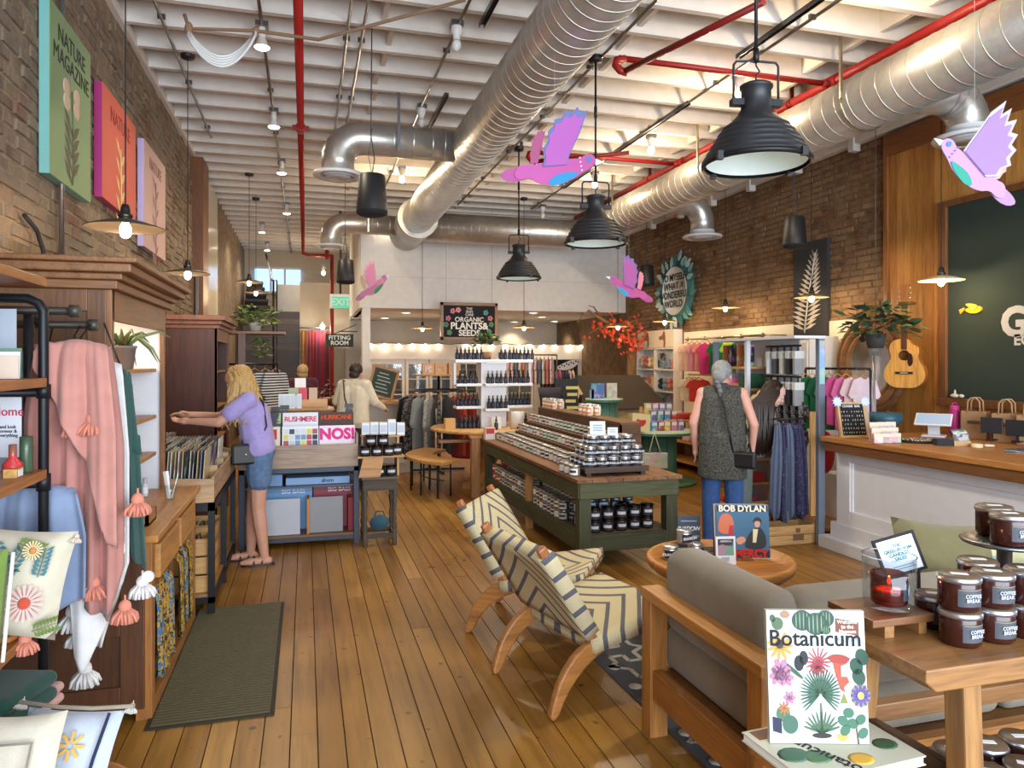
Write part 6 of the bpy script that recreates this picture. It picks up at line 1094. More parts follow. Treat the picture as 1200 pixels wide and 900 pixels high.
for i,(u,c_,w_) in enumerate(((696,(90,130,200),.20),(714,(216,206,190),.16),(689,(120,170,210),.06))): x_=fy(u,460,9.75)[0]; bxthing('story_book','%s picture book standing on the small spool table'%('blue','cream letter','slim aqua')[i],'book',x_+.03,9.68+.05*(i==1),1.122,w_,.02,.22 if i<2 else .13,c_,None,'cover')
tb=T('tote_bag','white printed tote bag hanging on the large spool table','bag',(fy(768,540,8.46)[0],8.47,.28),rz=-.2); O('bag_body',MB().bx(-.16,.16,-.03,.03,0,.2),'cover',(214,214,206),tb,.01); O('bag_handle',MB().tube([(-.08,-.02,.2),(-.01,0,.46),(.07,-.02,.2)],.01,6),'cloth',(226,222,206),tb)
# tree of red leaves
TT=13.2; q=ft(741,470,TT+.1); tr=T('indoor_tree','bare branched indoor tree with orange red leaves by the brick wall','tree',(q.x,q.y,0)); O('trunk',MB().tube([(0,0,0),(.02,0,.8),(-.02,0,1.5),(.02,.0,2.12)],[.13,.10,.09,.08],12),'rough_wood_z',(150,112,74),tr)
def brn(pts,r0): 
    P=[ft(u,v,TT+dt)-Vector((q.x,q.y,0)) for u,v,dt in pts]; O('branch',MB().tube(P,[r0*(1-.75*i/(len(P)-1)) for i in range(len(P))],7),'rough_wood_x',(140,104,76),tr)
brn(((742,395,0),(725,384,-.2),(705,374,-.4),(690,364,-.5),(676,378,-.6)),.05); brn(((705,374,-.4),(696,360,-.5),(690,358,-.55)),.02); brn(((742,395,0),(752,385,.1),(760,382,.0)),.035); brn(((725,384,-.2),(745,375,-.1),(755,372,-.1)),.025); brn(((715,380,-.3),(700,385,-.3),(690,392,-.4)),.02); brn(((742,400,0),(735,388,-.3),(712,366,-.5)),.03)
m=MB()
for i in range(190):
    bu,bv=R.choice(((742,396),(725,386),(712,380),(700,376),(752,386),(745,377),(735,390),(728,382),(720,376)))
    u,v=R.gauss(bu,7),R.gauss(bv+5,6)
    if i%5==0: u,v=R.gauss(742,7),R.gauss(404,8)
    p=ft(u,v,TT+R.uniform(-.5,.0))-Vector((q.x,q.y,0));
    if p.x+q.x>5.8: continue
    a=R.random()*6.28; s=R.uniform(.025,.05); d=Vector((math.cos(a),.3*math.sin(a),math.sin(a)))*s; e=Vector((-math.sin(a),R.uniform(-.5,.5),math.cos(a)))*s*.8; m.add([p-d,p+e,p+d,p-e],[(0,1,2,3)])
o=O('leaves',m,'leaf',(206,74,40),tr,fix=False); o['kind']='stuff'
for i in range(6): u,v=(694,362),(0,0)
for (u0,v0,l) in ((694,396,3),(680,398,4)): O('leaf_strand',MB().tube([ft(u0,v0-10,12.75)-Vector((q.x,q.y,0)),ft(u0,v0+30,12.75)-Vector((q.x,q.y,0))],.003,4),'matte',(150,60,40),tr)
# ================================================================ RIGHT WALL: cube shelf, t-shirts, merchandise unit
wp=ST(O('wall_display_panel',MB().bx(XR-.03,XR+.0,6.55,10.85,.3,2.14),'satin',(236,228,210)))  # colour keeps a faint warm tint standing in for the lamps' glow
cu=T('cube_shelf','white cube shelving full of toys against the brick wall','shelf',(5.94,10.95,0)); L3=1.45; D3=.15; ZC=1.90
for y_ in (0,L3/2-.012,L3-.025): O('partition',MB().bx(0,D3,y_,y_+.025,0,ZC),'satin',(240,238,234),cu)
for z in (.0,.36,.74,1.12,1.5,1.87): O('shelf',MB().bx(0,D3,.025,L3-.025,z,z+.025),'satin',(240,238,234),cu)
O('back',MB().bx(D3-.01,D3,0,L3,0,ZC),'satin',(206,214,226),cu); O('header_panel',MB().bx(-.01,.02,-.0,L3,ZC,2.2),'paper',(240,228,208),cu)
for k in range(2): O('header_print',MB().prism(sm([(-.12,-.15),(-.05,-.15),(-.06,.0),(.1,-.02),(.12,.05),(0,.06),(-.06,.16),(-.12,.1)],1),.002,Matrix.Translation((-.012,.4+.62*k,2.04))@Matrix.Rotation(PI/2,4,'Z')),'paper',(150,110,84),cu)
O('end_cap',MB().bx(-.01,D3,-.02,0,0,2.2),'paper',(240,234,228),cu)
TC=[(226,180,90),(150,100,70),(206,120,110),(120,150,170),(90,110,80),(230,214,190),(170,120,150),(60,60,66)]
for zi,z in enumerate((.385,.765,1.145,1.525)):
    for c in range(2):
        for i in range(4):
            y_=10.95+.10+c*.72+.155*i; col=R.choice(TC); h=R.uniform(.12,.26); wh=('bottom','second','third','top')[zi]+(' near',' far')[c]
            if (zi+c)%2: bxthing('boxed_game','boxed game standing in the %s cube of the white shelf'%wh,'game box',6.0,y_,z+.026,.07,.12,h,col,'games in the %s cube'%wh,'cover')
            else:
                p=T('plush_toy','soft plush toy sitting in the %s cube of the white shelf'%wh,'plush toy',(6.0,y_,z+.025),group='plush toys in the %s cube'%wh); O('plush_body',MB().ell((0,0,.06),(.06,.06,.06),10,8),'cloth',col,p); O('plush_head',MB().ell((-.01,0,.14),(.045,.045,.045),10,8),'cloth',col,p); O('plush_ear',MB().ell((0,-.035,.18),(.015,.012,.02),6,5),'cloth',col,p); O('plush_ear',MB().ell((0,.035,.18),(.015,.012,.02),6,5),'cloth',col,p)
XS=5.72
def onrail(u): return fx(u,400,XS)[0]
rl1=T('wall_rail','steel wall rail of small t-shirts above the display panel','rail',(XS,0,2.0)); O('rail',MB().tube([(0,onrail(803),0),(0,onrail(896),0)],.012,8),'metal',(170,160,140),rl1)
for u in (806,826,846,868,894): O('rail_bracket',MB().tube([(0,onrail(u),0),(XR-.03-XS,onrail(u),.0)],.01,6).tube([(0,onrail(u),-.035),(0,onrail(u),.03)],.016,8),'metal',(180,170,150),rl1)
for (u,n_,c_,h,w,ls) in ((804,'pale peach',(244,206,180),.42,.36,.28),(811,'peach',(240,194,172),.42,.36,.28),(817,'rose pink',(232,150,168),.42,.36,.28),(823,'salmon',(240,150,130),.42,.36,.28),(829,'hot pink',(214,60,130),.46,.36,.28),(841,'dark green',(30,100,64),.44,.38,.28),(848,'kelly green',(40,130,72),.44,.38,.28),(858,'lime green',(176,204,70),.44,.40,.28),(869,'leaf green long sleeved',(84,120,56),.48,.40,.6),(880,'navy',(44,50,70),.46,.42,.6)):
    pr_=([(-.12,.25),(-.02,.22),(.1,.62),(.16,.72),(.08,.74),(.0,.5)],(230,230,226)) if n_=='navy' else None
    tee('%s t-shirt hanging on the steel wall rail'%n_,(XS-.0,onrail(u),1.93),-TH-.45,w*.62,h,c_,sl=.22,Ls=ls,print_=pr_)
XS2=5.78; rl2=T('wall_rail','lower steel rail of small clothes on the display panel','rail',(XS2,0,1.45)); O('rail',MB().tube([(0,fx(806,437,XS2)[0],0),(0,fx(890,437,XS2)[0],0)],.010,8),'metal',(170,160,140),rl2); O('rail_bracket',MB().tube([(0,fx(806,437,XS2)[0],0),(XR-.03-XS2,fx(806,437,XS2)[0],0)],.01,6),'metal',(170,160,140),rl2); O('rail_bracket',MB().tube([(0,fx(890,437,XS2)[0],0),(XR-.03-XS2,fx(890,437,XS2)[0],0)],.01,6),'metal',(170,160,140),rl2)
for (u,n_,c_) in ((808,'cream',(236,220,196)),(813,'sand',(222,200,170)),(819,'tomato red',(206,60,54)),(862,'pale teal',(150,190,170)),(867,'sage',(130,160,140)),(872,'mint',(170,206,186)),(880,'grey',(150,150,150))): tee('%s baby shirt on the lower wall rail'%n_,(XS2,fx(u,437,XS2)[0],1.38),-TH-.62,.3,.34,c_,'cloth','baby shirt','baby_shirt',sl=.22)
# low wooden shelves under the rails
ls_=T('low_shelf_unit','low wooden shelf unit with folded goods under the t-shirts','shelf',(5.5,7.9,0))
for z in (.12,.42,.74): O('shelf',MB().bx(0,.5,0,2.8,z,z+.025),'wood_y',(190,138,80),ls_)
for y_ in (0,1.4,2.77): O('divider',MB().bx(0,.5,y_,y_+.025,0,.765),'wood_z',(180,130,76),ls_)
for i in range(12): folded_=bxthing('folded_tee','folded %s tee on the low wooden shelf'%('white','orange','pale pink','red','olive','cream')[i%6],'folded shirt',5.68,8.1+.22*i,.766 if i%2 else .446,.3,.18,.09,((232,228,220),(220,140,60),(236,190,190),(190,60,60),(120,120,80),(230,214,180))[i%6],'folded %s tees on the low shelf'%('white','orange','pale pink','red','olive','cream')[i%6],'cloth',bevel=.02)
# merchandise unit with grey post
UX0,UX1,UY0,UY1=4.20,4.50,5.545,6.89; UG=(118,128,146)
un=T('merch_unit','blue grey shelving unit with shirts, socks and prints beside the counter','shelf',(UX0,UY0,0))
O('end_post',MB().bx(.24,.305,-.03,.02,0,1.86),'satin',UG,un,.004); O('far_post',MB().bx(0,.05,UY1-UY0-.04,UY1-UY0,0,1.86),'satin',UG,un); O('top_board',MB().bx(-.02,.31,-.03,UY1-UY0,1.86,1.885),'satin',(226,228,232),un); O('back_board',MB().bx(.285,.30,.3,UY1-UY0,.1,1.86),'satin',(206,206,212),un); O('middle_post',MB().bx(0,.04,.72,.76,0,1.86),'satin',(214,216,222),un)
for z in (.16,.42,.66,.9,1.14,1.36,1.58): O('shelf',MB().bx(-.02,.285,.76,UY1-UY0-.03,z,z+.022),'wood_y',(200,150,96),un)
O('low_board',MB().bx(-.02,.285,.13,.74,.24,.26),'wood_y',(190,140,86),un); O('end_sticker',MB().bx(.245,.30,-.032,-.03,1.45,1.84),'cover',(150,190,230),un); O('near_panel',MB().bx(.17,.22,-.01,.01,.26,1.2),'wood_z',(196,150,100),un); O('scarf_rail',MB().tube([(-.16,.065,1.135),(.27,.065,1.135)],.008,8).tube([(.27,.065,1.135),(.27,.0,1.135)],.008,8),'blackmetal',(34,34,36),un)
fold_c=[('orange',(220,130,60)),('pink',(226,120,160)),('lilac',(190,180,220)),('red',(196,60,60)),('lime',(170,190,80)),('black',(40,40,44)),('white',(232,230,226)),('dark green',(40,80,56))]
for zi,z in enumerate((.182,.442,.682,.922,1.162,1.382)):
    for i in range(4):
        n_,c_=fold_c[(zi*3+i)%8]; bxthing('folded_tee','%s folded tee on the %s shelf of the grey unit'%(n_,('lowest','second','third','fourth','fifth','sixth')[zi]),'folded shirt',UX0+.13,UY0+.832+.125*i,z,.24,.118,.05+.05*((i+zi)%3),c_,'folded tees on the %s shelf of the grey unit'%('lowest','second','third','fourth','fifth','sixth')[zi],'cloth',bevel=.018)
for i in range(4): bxthing('art_print','%s art print standing on the top shelf of the grey unit'%('dark floral','orange poppy','black botanical','rust mushroom')[i],'print',UX0+.10,UY0+.83+.125*i,1.602,.11,.02,.22,((50,44,44),(190,110,60),(40,40,48),(150,80,50))[i],None,'cover')
sr=T('sock_rail','black rail of boxed socks on the near end of the grey unit','rail',(UX0-.02,UY0+.36,0)); 
for z in (1.80,1.51): O('sock_arm',MB().tube([(.20,-.22,z),(.20,.30,z)],.01,6).tube([(.20,.28,z),(.31,.28,z)],.01,6),'blackmetal',(30,30,30),sr)
for zi,z in enumerate((1.80,1.51)):
    for i in range(5): k=T('sock_pack','%s packaged socks on the %s sock arm'%(('grey','black','oatmeal','charcoal','white')[i],('upper','lower')[zi]),'socks',(UX0+.18,UY0+.18+.10*i,z-.02)); O('sock_body',MB().bx(-.05,.05,-.02,.02,-.25,-.03),'cloth',((150,150,150),(50,50,54),(196,186,170),(80,80,86),(222,222,220))[i],k,.01); O('sock_band',MB().bx(-.052,.052,-.022,.022,-.1,-.03),'paper',(206,206,200),k); O('sock_hook',MB().bx(-.012,.012,-.002,.002,-.03,.03),'paper',(30,30,30),k)
for i in range(5): s=T('hanging_scarf','%s scarf hanging from the near end of the grey unit'%('indigo floral','violet sprigged','smoke blue','navy dotted','ink blue')[i],'scarf',(UX0-.13+.056*i,UY0+.06+.01*(i%2),0),rz=-.3); sheet(s,'scarf_cloth',(92,104,128),'blue_scarf' if i not in (0,2) else 'cloth',.10,1.10,[(0,.80+.05*(i%3)),(.5,.88),(1,.78)],2,.022,seed=100+i,gather=.45,nu=20,nv=12,skew=-.03+.015*i); O('scarf_hook',MB().tube([(0,.0,1.085),(0,.0,1.13)],.005,5),'blackmetal',(40,40,40),s)
for i in range(7): s=T('hanging_pouch','dark printed bandana clipped on the grey unit%s'%('',' below the socks')[i>3],'bandana',(UX0+.215,UY0+.16+.11*(i%4),1.25-.235*(i//4)),group='dark bandanas on the grey unit%s'%('',', lower row')[i>3]); O('bandana_cloth',MB().prism([(-.07,0),(.07,0),(.09,-.1),(.02,-.2),(-.06,-.16)],.02,Matrix.Rotation(-.35,4,'Z')@Matrix.Diagonal((.62,1,1,1)),bulge=.01),'dark_print',(255,255,255),s); O('clip',MB().bx(-.01,.01,-.012,.012,-.01,.03),'metal',(120,120,120),s)
cx0,cy0=fz(946,640); cr=T('wooden_crate','small printed pine crate on the floor below the scarves','crate',(4.20,5.70,0),rz=0); cr.scale=(.95,.72,1)
for s in (-.16,.145): 
    for k in range(2): O('slat',MB().bx(-.27,.27,s,s+.015,.01+.085*k,.09+.085*k),'wood_x',(196,154,106),cr,.002)
for s in (-.27,.255): O('end_board',MB().bx(s,s+.015,-.145,.145,0,.19),'wood_y',(206,166,118),cr,.002)
O('crate_floor',MB().bx(-.255,.255,-.145,.145,.0,.012),'wood_x',(180,140,96),cr); O('brand_mark',MB().bx(.02,.14,-.162,-.16,.04,.10).bx(.05,.10,-.162,-.16,.11,.15),'paper',(110,80,56),cr)
# kids rack behind, floral mirror ring, plant, guitar
kx,ky=fx(985,440,5.35)[1-1],0
ky=fx(985,440,5.3)[0]; kr=T('clothes_rack','black pipe rack of green and pink kids shirts behind the grey unit','clothes rack',(5.3,ky,0)); O('rail',MB().tube([(-.15,.35,1.58),(.12,-.28,1.58)],.013,8),'blackmetal',(24,24,28),kr); O('upright',MB().tube([(.12,-.28,0),(.12,-.28,1.56),(.11,-.26,1.58)],.013,8),'blackmetal',(24,24,28),kr); O('upright',MB().tube([(-.15,.35,0),(-.15,.35,1.58)],.013,8),'blackmetal',(24,24,28),kr)
for i,(n_,c_) in enumerate((('lime',(140,170,60)),('dark green',(34,104,60)),('bottle green',(30,84,54)),('kelly green',(40,120,66)),('hot pink',(206,80,140)),('rose pink',(216,110,160)),('blush',(236,200,206)),('pale pink',(240,214,220)))): f=i/7.5; tee('%s kids shirt on the black pipe rack'%n_,(5.15+.27*f-.02,ky+.35-.63*f,1.50),-.55,.21,.50+.05*(i%2),c_,'cloth','kids shirt','kids_shirt',sl=.22,Ls=.34)
wc=T('white_cabinet','white cabinet end standing behind the kids rack','cabinet',(5.62,7.14,0)); O('cabinet_body',MB().bx(0,.40,0,.6,0,1.95),'satin',(232,230,226),wc,.004); O('cabinet_door',MB().bx(-.012,0,.03,.57,.08,1.88),'satin',(238,236,232),wc,.004)
wbx=bxthing('white_box','plain white box standing on the boards under the kids rack','box',5.1,5.95,.14,.36,.3,.42,(226,226,226),mat='satin'); pl=T('low_platform','low wooden platform beside the counter end','platform',(5.05,5.9,0)); O('platform_top',MB().bx(-.5,.33,-.35,.6,.11,.138),'wood_y',(180,128,76),pl); O('platform_foot',MB().bx(-.45,-.4,-.3,.55,0,.11).bx(.26,.31,-.3,.55,0,.11),'wood_y',(150,104,60),pl); rbg=T('red_bag','red drawstring bag hanging behind the counter end','bag',(4.70,5.75,.62)); O('bag_body',MB().ell((0,0,.18),(.09,.07,.2),14,10),'cloth',(186,40,50),rbg); O('bag_cord',MB().tube([(0,0,.36),(-.1,-.08,.5),(-.20,-.19,.62)],.006,6),'cloth',(150,30,40),rbg)
yr,zr_=fx(1022,428,5.95); rm=T('round_mirror','round mirror in a thick coiled wood frame against the wall','mirror',(5.93,yr,zr_)); TR=Matrix.Rotation(-PI/2,4,'Y')
for k,(ra,rb_) in enumerate(((.40,.055),(.47,.04),(.33,.035))):
    m=MB().tube([(0,ra*math.cos(a),ra*1.05*math.sin(a)) for a in [2*PI*i/36 for i in range(37)]],rb_,10,False); O('frame_ring',m,'rough_wood_y',((140,96,60),(120,80,50),(156,112,72))[k],rm)
O('mirror_glass',MB().lathe([(.001,0),(.34,0),(.34,.01)],36,mat=TR),'metal',(206,206,210),rm)
xg,_=fx(1030,375,5.75),0; pg=T('trailing_plant','bushy dark green ficus in a hanging pot above the mirror','potted plant',(5.30,fx(1026,380,5.30)[0],fx(1026,396,5.30)[1])); O('pot',MB().lathe([(.001,-.1),(.07,-.1),(.1,.04),(.085,.04)],16),'matte',(60,60,56),pg); O('hanger_cord',MB().tube([(0,0,.0),(0,0,ZJ-pg.location.z)],.004,5),'matte',(90,80,70),pg); foliage(pg,190,(0,-.02,.1),(.24,.42,.24),.11,[(46,84,66),(64,104,72),(36,66,56),(90,124,80),(120,110,50)],21)
gy,gz=fx(1068,428,5.93); gu=T('acoustic_guitar','natural top acoustic guitar hanging on the timber cladding','guitar',(5.86,gy,gz+.02),rot=(0,0,-PI/2+.5)); 
go=sm([(0,-.25),(-.12,-.245),(-.195,-.16),(-.19,-.06),(-.13,.03),(-.125,.08),(-.145,.15),(-.12,.225),(-.04,.25),(.04,.25),(.07,.19),(.13,.17),(.14,.12),(.125,.06),(.14,.02),(.19,-.06),(.195,-.16),(.12,-.245)],2)
gm_=Matrix.Rotation(0,4,'Z'); ng=len(go); O('guitar_body',MB().add([(x,-.045,z) for x,z in go]+[(x,.045,z) for x,z in go],[(i,(i+1)%ng,ng+(i+1)%ng,ng+i) for i in range(ng)]+[tuple(range(ng,2*ng))]),'wood_z',(170,104,56),gu,fix=False)
from mathutils.geometry import tessellate_polygon
ho=[(.05*math.cos(2*PI*k/24),.08+.05*math.sin(2*PI*k/24)) for k in range(24)]; tri=tessellate_polygon([[Vector((x,z,0)) for x,z in go],[Vector((x,z,0)) for x,z in ho]])
O('guitar_top',MB().add([(x,-.0475,z) for x,z in go+ho],[tuple(t_) for t_ in tri]),'wood_z',(222,160,84),gu,fix=False); O('sound_hole_rim',MB().tube([(x,-.048,z) for x,z in ho+ho[:1]],.0025,5,False),'satin',(70,40,26),gu)
O('pickguard',MB().prism(sm([(.03,.10),(.075,.10),(.085,.0),(.05,-.04),(.03,-.0)],2),.002,Matrix.Translation((0,-.051,0))),'gloss',(60,30,24),gu); O('bridge',MB().bx(-.08,.08,-.058,-.048,-.11,-.085),'wood_x',(60,36,24),gu); O('saddle',MB().bx(-.035,.035,-.061,-.057,-.1,-.094),'satin',(236,232,220),gu); O('neck',MB().bx(-.025,.025,-.058,-.025,.14,.62),'wood_z',(90,58,36),gu); O('headstock',MB().prism([(-.03,.62),(.03,.62),(.042,.80),(-.042,.80)],.02,Matrix.Translation((0,-.04,0))),'wood_z',(150,96,56),gu)
for s in (-1,1):
    for k in range(3): O('tuning_peg',MB().tube([(s*.035,-.04,.66+.05*k),(s*.06,-.04,.66+.05*k)],.007,6),'metal',(200,196,186),gu)
O('wall_hook',MB().bx(-.06,.06,-.03,.13,.60,.625),'wood_x',(120,78,46),gu)
mp_=T('metal_pole','thin steel display pole rising beside the teal bowl','pole',(5.16,fx(1024,480,5.16)[0],.138)); O('pole',MB().tube([(0,0,0),(0,0,1.60)],.012,8),'metal',(176,180,186),mp_); O('pole_top',MB().bx(-.05,.05,-.008,.008,1.57,1.61),'metal',(190,190,196),mp_); O('pole_base',MB().lathe([(.001,.02),(.08,.02),(.08,0)],20),'metal',(120,124,130),mp_)
# ================================================================ COUNTER
KX0,KY1=4.53,5.37; ct=T('sales_counter','white panelled sales counter with a thick wooden top','counter',(KX0,0,0)); CW=(226,226,230)
O('carcass',MB().bx(0,.62,1.6,KY1,.0,.90),'satin',CW,ct); O('base_step',MB().bx(-.05,0,1.6,KY1+.05,0,.24).bx(0,.62,KY1,KY1+.05,0,.24),'satin',(222,222,226),ct,.006); O('plinth',MB().bx(-.12,-.05,1.6,KY1+.12,0,.11).bx(-.05,.62,KY1+.05,KY1+.12,0,.11),'satin',(216,216,220),ct,.006)
for (a,b) in ((1.6,3.05),(3.15,KY1-.0)):
    O('panel_stile',MB().bx(-.025,0,b-.16,b,.24,.88),'satin',CW,ct,.004); O('panel_stile',MB().bx(-.025,0,a,a+.1,.24,.88),'satin',CW,ct,.004); O('panel_rail',MB().bx(-.025,0,a+.1,b-.16,.78,.88),'satin',CW,ct,.004); O('panel_rail',MB().bx(-.025,0,a+.1,b-.16,.24,.36),'satin',CW,ct,.004); O('panel_bead',MB().bx(-.012,0,a+.1,a+.12,.36,.78).bx(-.012,0,b-.18,b-.16,.36,.78),'satin',(236,236,240),ct)
O('counter_top',MB().bx(-.18,.80,1.6,KY1+.02,.955,1.0),'wood_y',(176,116,62),ct,.006); O('top_apron',MB().bx(-.16,.78,1.62,KY1,.875,.955),'wood_y',(116,74,44),ct,.004)
ZK=1.0
def onK(u,v): return fz(u,v,ZK)
x_,y_=onK(994,513); cbd=T('charm_board','wood framed black board of gold charms headed charm bar','display board',(x_+.05,y_-.02,ZK),rot=(-.22,0,-.12)); O('board_frame',MB().bx(-.13,.13,-.012,.012,0,.02).bx(-.13,.13,-.012,.012,.29,.31).bx(-.13,-.11,-.012,.012,.02,.29).bx(.11,.13,-.012,.012,.02,.29),'wood_z',(206,166,116),cbd); O('board_face',MB().bx(-.11,.11,-.006,.006,.02,.29),'matte',(24,24,28),cbd); txt('CHARM  BAR',.028,(0,-.0075,.272),FR,(226,230,236),cbd,bold=.02); O('board_prop',MB().bar((0,.01,.25),(0,.12,.03),.03,.01),'wood_z',(190,150,100),cbd)
m=MB()
for j in range(6):
    for i in range(9):
        if R.random()<.85: m.ell((-.095+.0235*i+R.uniform(-.004,.004),-.008,.045+.036*j),(.005,.003,.007+.003*R.random()),6,4)
o=O('charms',m,'metal',(216,206,180),cbd); o['kind']='stuff'
for k,xx in enumerate((-.13,.13)): mst=MB().prism([((.05 if i%2 else .03)*math.cos(i*PI/10),(.05 if i%2 else .03)*math.sin(i*PI/10)) for i in range(20)],.01,Matrix.Translation((xx,-.015,.31))); O('tag_star',mst,'paper',(206,222,244),cbd)
x_,y_=onK(1043,519); 
for i in range(9): p=T('gift_pouch','clear gift pouch of trinkets on the counter, %s row'%('front','middle','back')[i//3],'pouch',(x_-.13+.085*(i%3)+.03*(i//3),y_-.02+.055*(i//3),ZK),rot=(-.12,0,-.35),group='gift pouches on the counter, %s row'%('front','middle','back')[i//3]); O('pouch_body',MB().bx(-.038,.038,-.012,.012,0,.08+.04*(i//3)),'cover',((190,166,150),(176,150,146),(166,152,170))[i%3],p,.006); O('pouch_card',MB().bx(-.036,.036,-.014,-.012,.05+.04*(i//3),.078+.04*(i//3)),'paper',(226,206,180),p)
x_,y_=onK(1075,518); ryt=T('ring_tray','black tray of metal rings on the counter','tray',(x_,y_,ZK),rz=-.2); O('tray_base',MB().lathe([(.001,0),(.13,0),(.14,.02),(.13,.02),(.12,.008)],24),'matte',(40,36,36),ryt)
m=MB()
for i in range(26): a=i*2.4; r_=.11*(i/26)**.5; m.lathe([(.012,.01),(.012,.028),(.009,.028),(.009,.01)],8,(r_*math.cos(a),r_*math.sin(a),.0))
o=O('rings',m,'metal',(180,170,160),ryt); o['kind']='stuff'
x_,y_=onK(1090,512); tbl=T('tablet_stand','tablet till tilted on a white stand on the counter','tablet',(x_+.06,y_+.02,ZK),rz=-.9); O('stand_base',MB().bx(-.09,.09,-.07,.07,0,.015),'satin',(226,228,232),tbl,.004); O('stand_neck',MB().bar((0,.03,.01),(0,-.02,.13),.09,.02),'satin',(220,222,226),tbl); O('tablet_body',MB().bx(-.14,.14,-.1,.1,-.006,.006,Matrix.Translation((0,-.03,.15))@Matrix.Rotation(.45,4,'X')),'satin',(230,230,234),tbl,.003); O('tablet_screen',MB().bx(-.128,.128,-.088,.088,.006,.0075,Matrix.Translation((0,-.03,.15))@Matrix.Rotation(.45,4,'X')),'screen',parent=tbl)
x_,y_=onK(1110,512); pb=T('water_bottle','magenta water bottle standing on the counter','bottle',(x_+.35,y_+.25,ZK)); O('bottle_body',MB().lathe([(.001,0),(.042,0),(.045,.01),(.045,.19),(.036,.21)],20),'satin',(190,40,130),pb); O('bottle_lid',MB().lathe([(.036,.21),(.038,.215),(.038,.25),(.001,.252)],20),'satin',(206,60,140),pb); O('bottle_loop',MB().tube([(-.03,0,.24),(-.02,0,.275),(.02,0,.275),(.03,0,.24)],.006,6),'satin',(200,50,136),pb)
x_,y_=onK(1118,522); cs2=T('card_rack','small rack of cards and black boxes on the counter','card rack',(x_,y_,ZK),rz=-.4); O('rack_box',MB().bx(-.14,-.02,-.04,.04,0,.05),'matte',(44,44,52),cs2); O('rack_tray',MB().bx(-.02,.1,-.05,.05,0,.04),'wood_x',(190,150,100),cs2)
for k in range(4): O('card',MB().bx(.0,.1,-.03+.02*k,-.027+.02*k,.02,.09+.01*k,Matrix.Rotation(-.1,4,'Y')),'cover',((60,70,60),(200,200,196),(90,110,90),(40,44,50))[k],cs2)
x_,y_=onK(1145,524); tpz=T('tape_roll','cream tape and bone trinkets lying on the counter','tape',(x_,y_,ZK)); O('tape_ring',MB().lathe([(.04,0),(.04,.025),(.028,.025),(.028,0),(.04,0)],20),'paper',(226,210,170),tpz); O('bone_trinket',MB().tube([(.05,-.02,.012),(.11,-.05,.012)],[.012,.009],8),'satin',(230,218,190),tpz)
x_,y_=onK(1162,520); ptm=T('card_terminal','pair of dark screens backed to the counter edge','till screen',(x_+.25,y_+.1,ZK),rz=-1.15); O('screen_back',MB().bx(-.17,-.01,-.01,.01,.06,.19),'satin',(40,40,44),ptm,.004); O('screen_back',MB().bx(.01,.17,-.01,.01,.05,.18),'satin',(34,34,38),ptm,.004); O('screen_stand',MB().bx(-.12,-.06,-.05,.05,0,.012).bx(-.1,-.08,0,.01,.012,.08).bx(.06,.12,-.05,.05,0,.012).bx(.08,.1,0,.01,.012,.08),'satin',(30,30,34),ptm)
x_,y_=onK(1192,530); mgz=T('magazine_stack','spread of leaflets on the counter','leaflets',(x_+.02,y_-.02,ZK),rz=.2)
for k in range(4): O('leaflet',MB().bx(-.11+.02*k,.09+.02*k,-.07+.012*k,.06+.012*k,.001+.004*k,.004+.004*k),'cover',((90,96,110),(40,44,54),(190,190,190),(70,76,90))[k],mgz)
bkc=T('back_counter','wooden back counter along the timber wall','counter',(5.55,2.4,0)); O('back_top',MB().bx(-.08,.45,0,3.3,.93,.97),'wood_y',(140,88,48),bkc,.005); O('back_body',MB().bx(-.03,.42,0,3.28,0,.93),'wood_z',(120,74,40),bkc)
for i,u in enumerate((1143,1180,1210)):
    y_=fx(u,510,5.72)[0]; kb=T('kraft_bag','kraft paper carrier bag on the back counter%s'%('',' behind the dark screens',' at the chalkboard corner')[i],'paper bag',(5.72,y_,.97),rz=-PI/2+.45); O('bag_body',MB().bx(-.10,.10,-.05,.05,0,.24),'paper',(176,138,98),kb,.003)
    for s in (-.05,.05): O('bag_handle',MB().tube([(-.05,s,.23),(-.045,s,.33),(-.02,s,.36),(.02,s,.36),(.045,s,.33),(.05,s,.23)],.007,6),'paper',(190,154,112),kb)
    O('bag_print',MB().bx(-.05,.05,-.0515,-.05,.13,.16),'paper',(100,74,50),kb)
y_,z_=fx(1122,461,6.0); cho=T('chalk_ledge_shell','white shells lying on the chalkboard ledge','shell',(XR-.13,y_,fx(1112,466,XR-.08)[1]+.005)); O('shell',MB().ell((0,0,.02),(.03,.05,.02),10,6),'satin',(236,226,206),cho); O('shell_spike',MB().ell((0,-.07,.02),(.02,.03,.018),8,6).ell((0,.0,.05),(.008,.012,.03),8,6),'satin',(230,220,200),cho)
x_,y_=onK(1038,500); tbw=T('teal_bowl','teal ceramic bowl on a stand behind the gift pouches','bowl',(4.93,fx(1038,485,4.93)[0],0)); O('bowl',MB().lathe([(.001,1.08),(.08,1.08),(.13,1.12),(.135,1.20),(.125,1.20),(.11,1.12),(.001,1.1)],24),'satin',(40,84,100),tbw); O('bowl_stand',MB().lathe([(.08,1.0),(.08,1.02),(.03,1.03),(.03,1.08)],20),'wood_z',(120,80,50),tbw)
bxthing('paper_pad','cream booklet standing beside the charm board','booklet',4.68,5.32,ZK,.14,.02,.17,(226,214,190),rz=-.4)
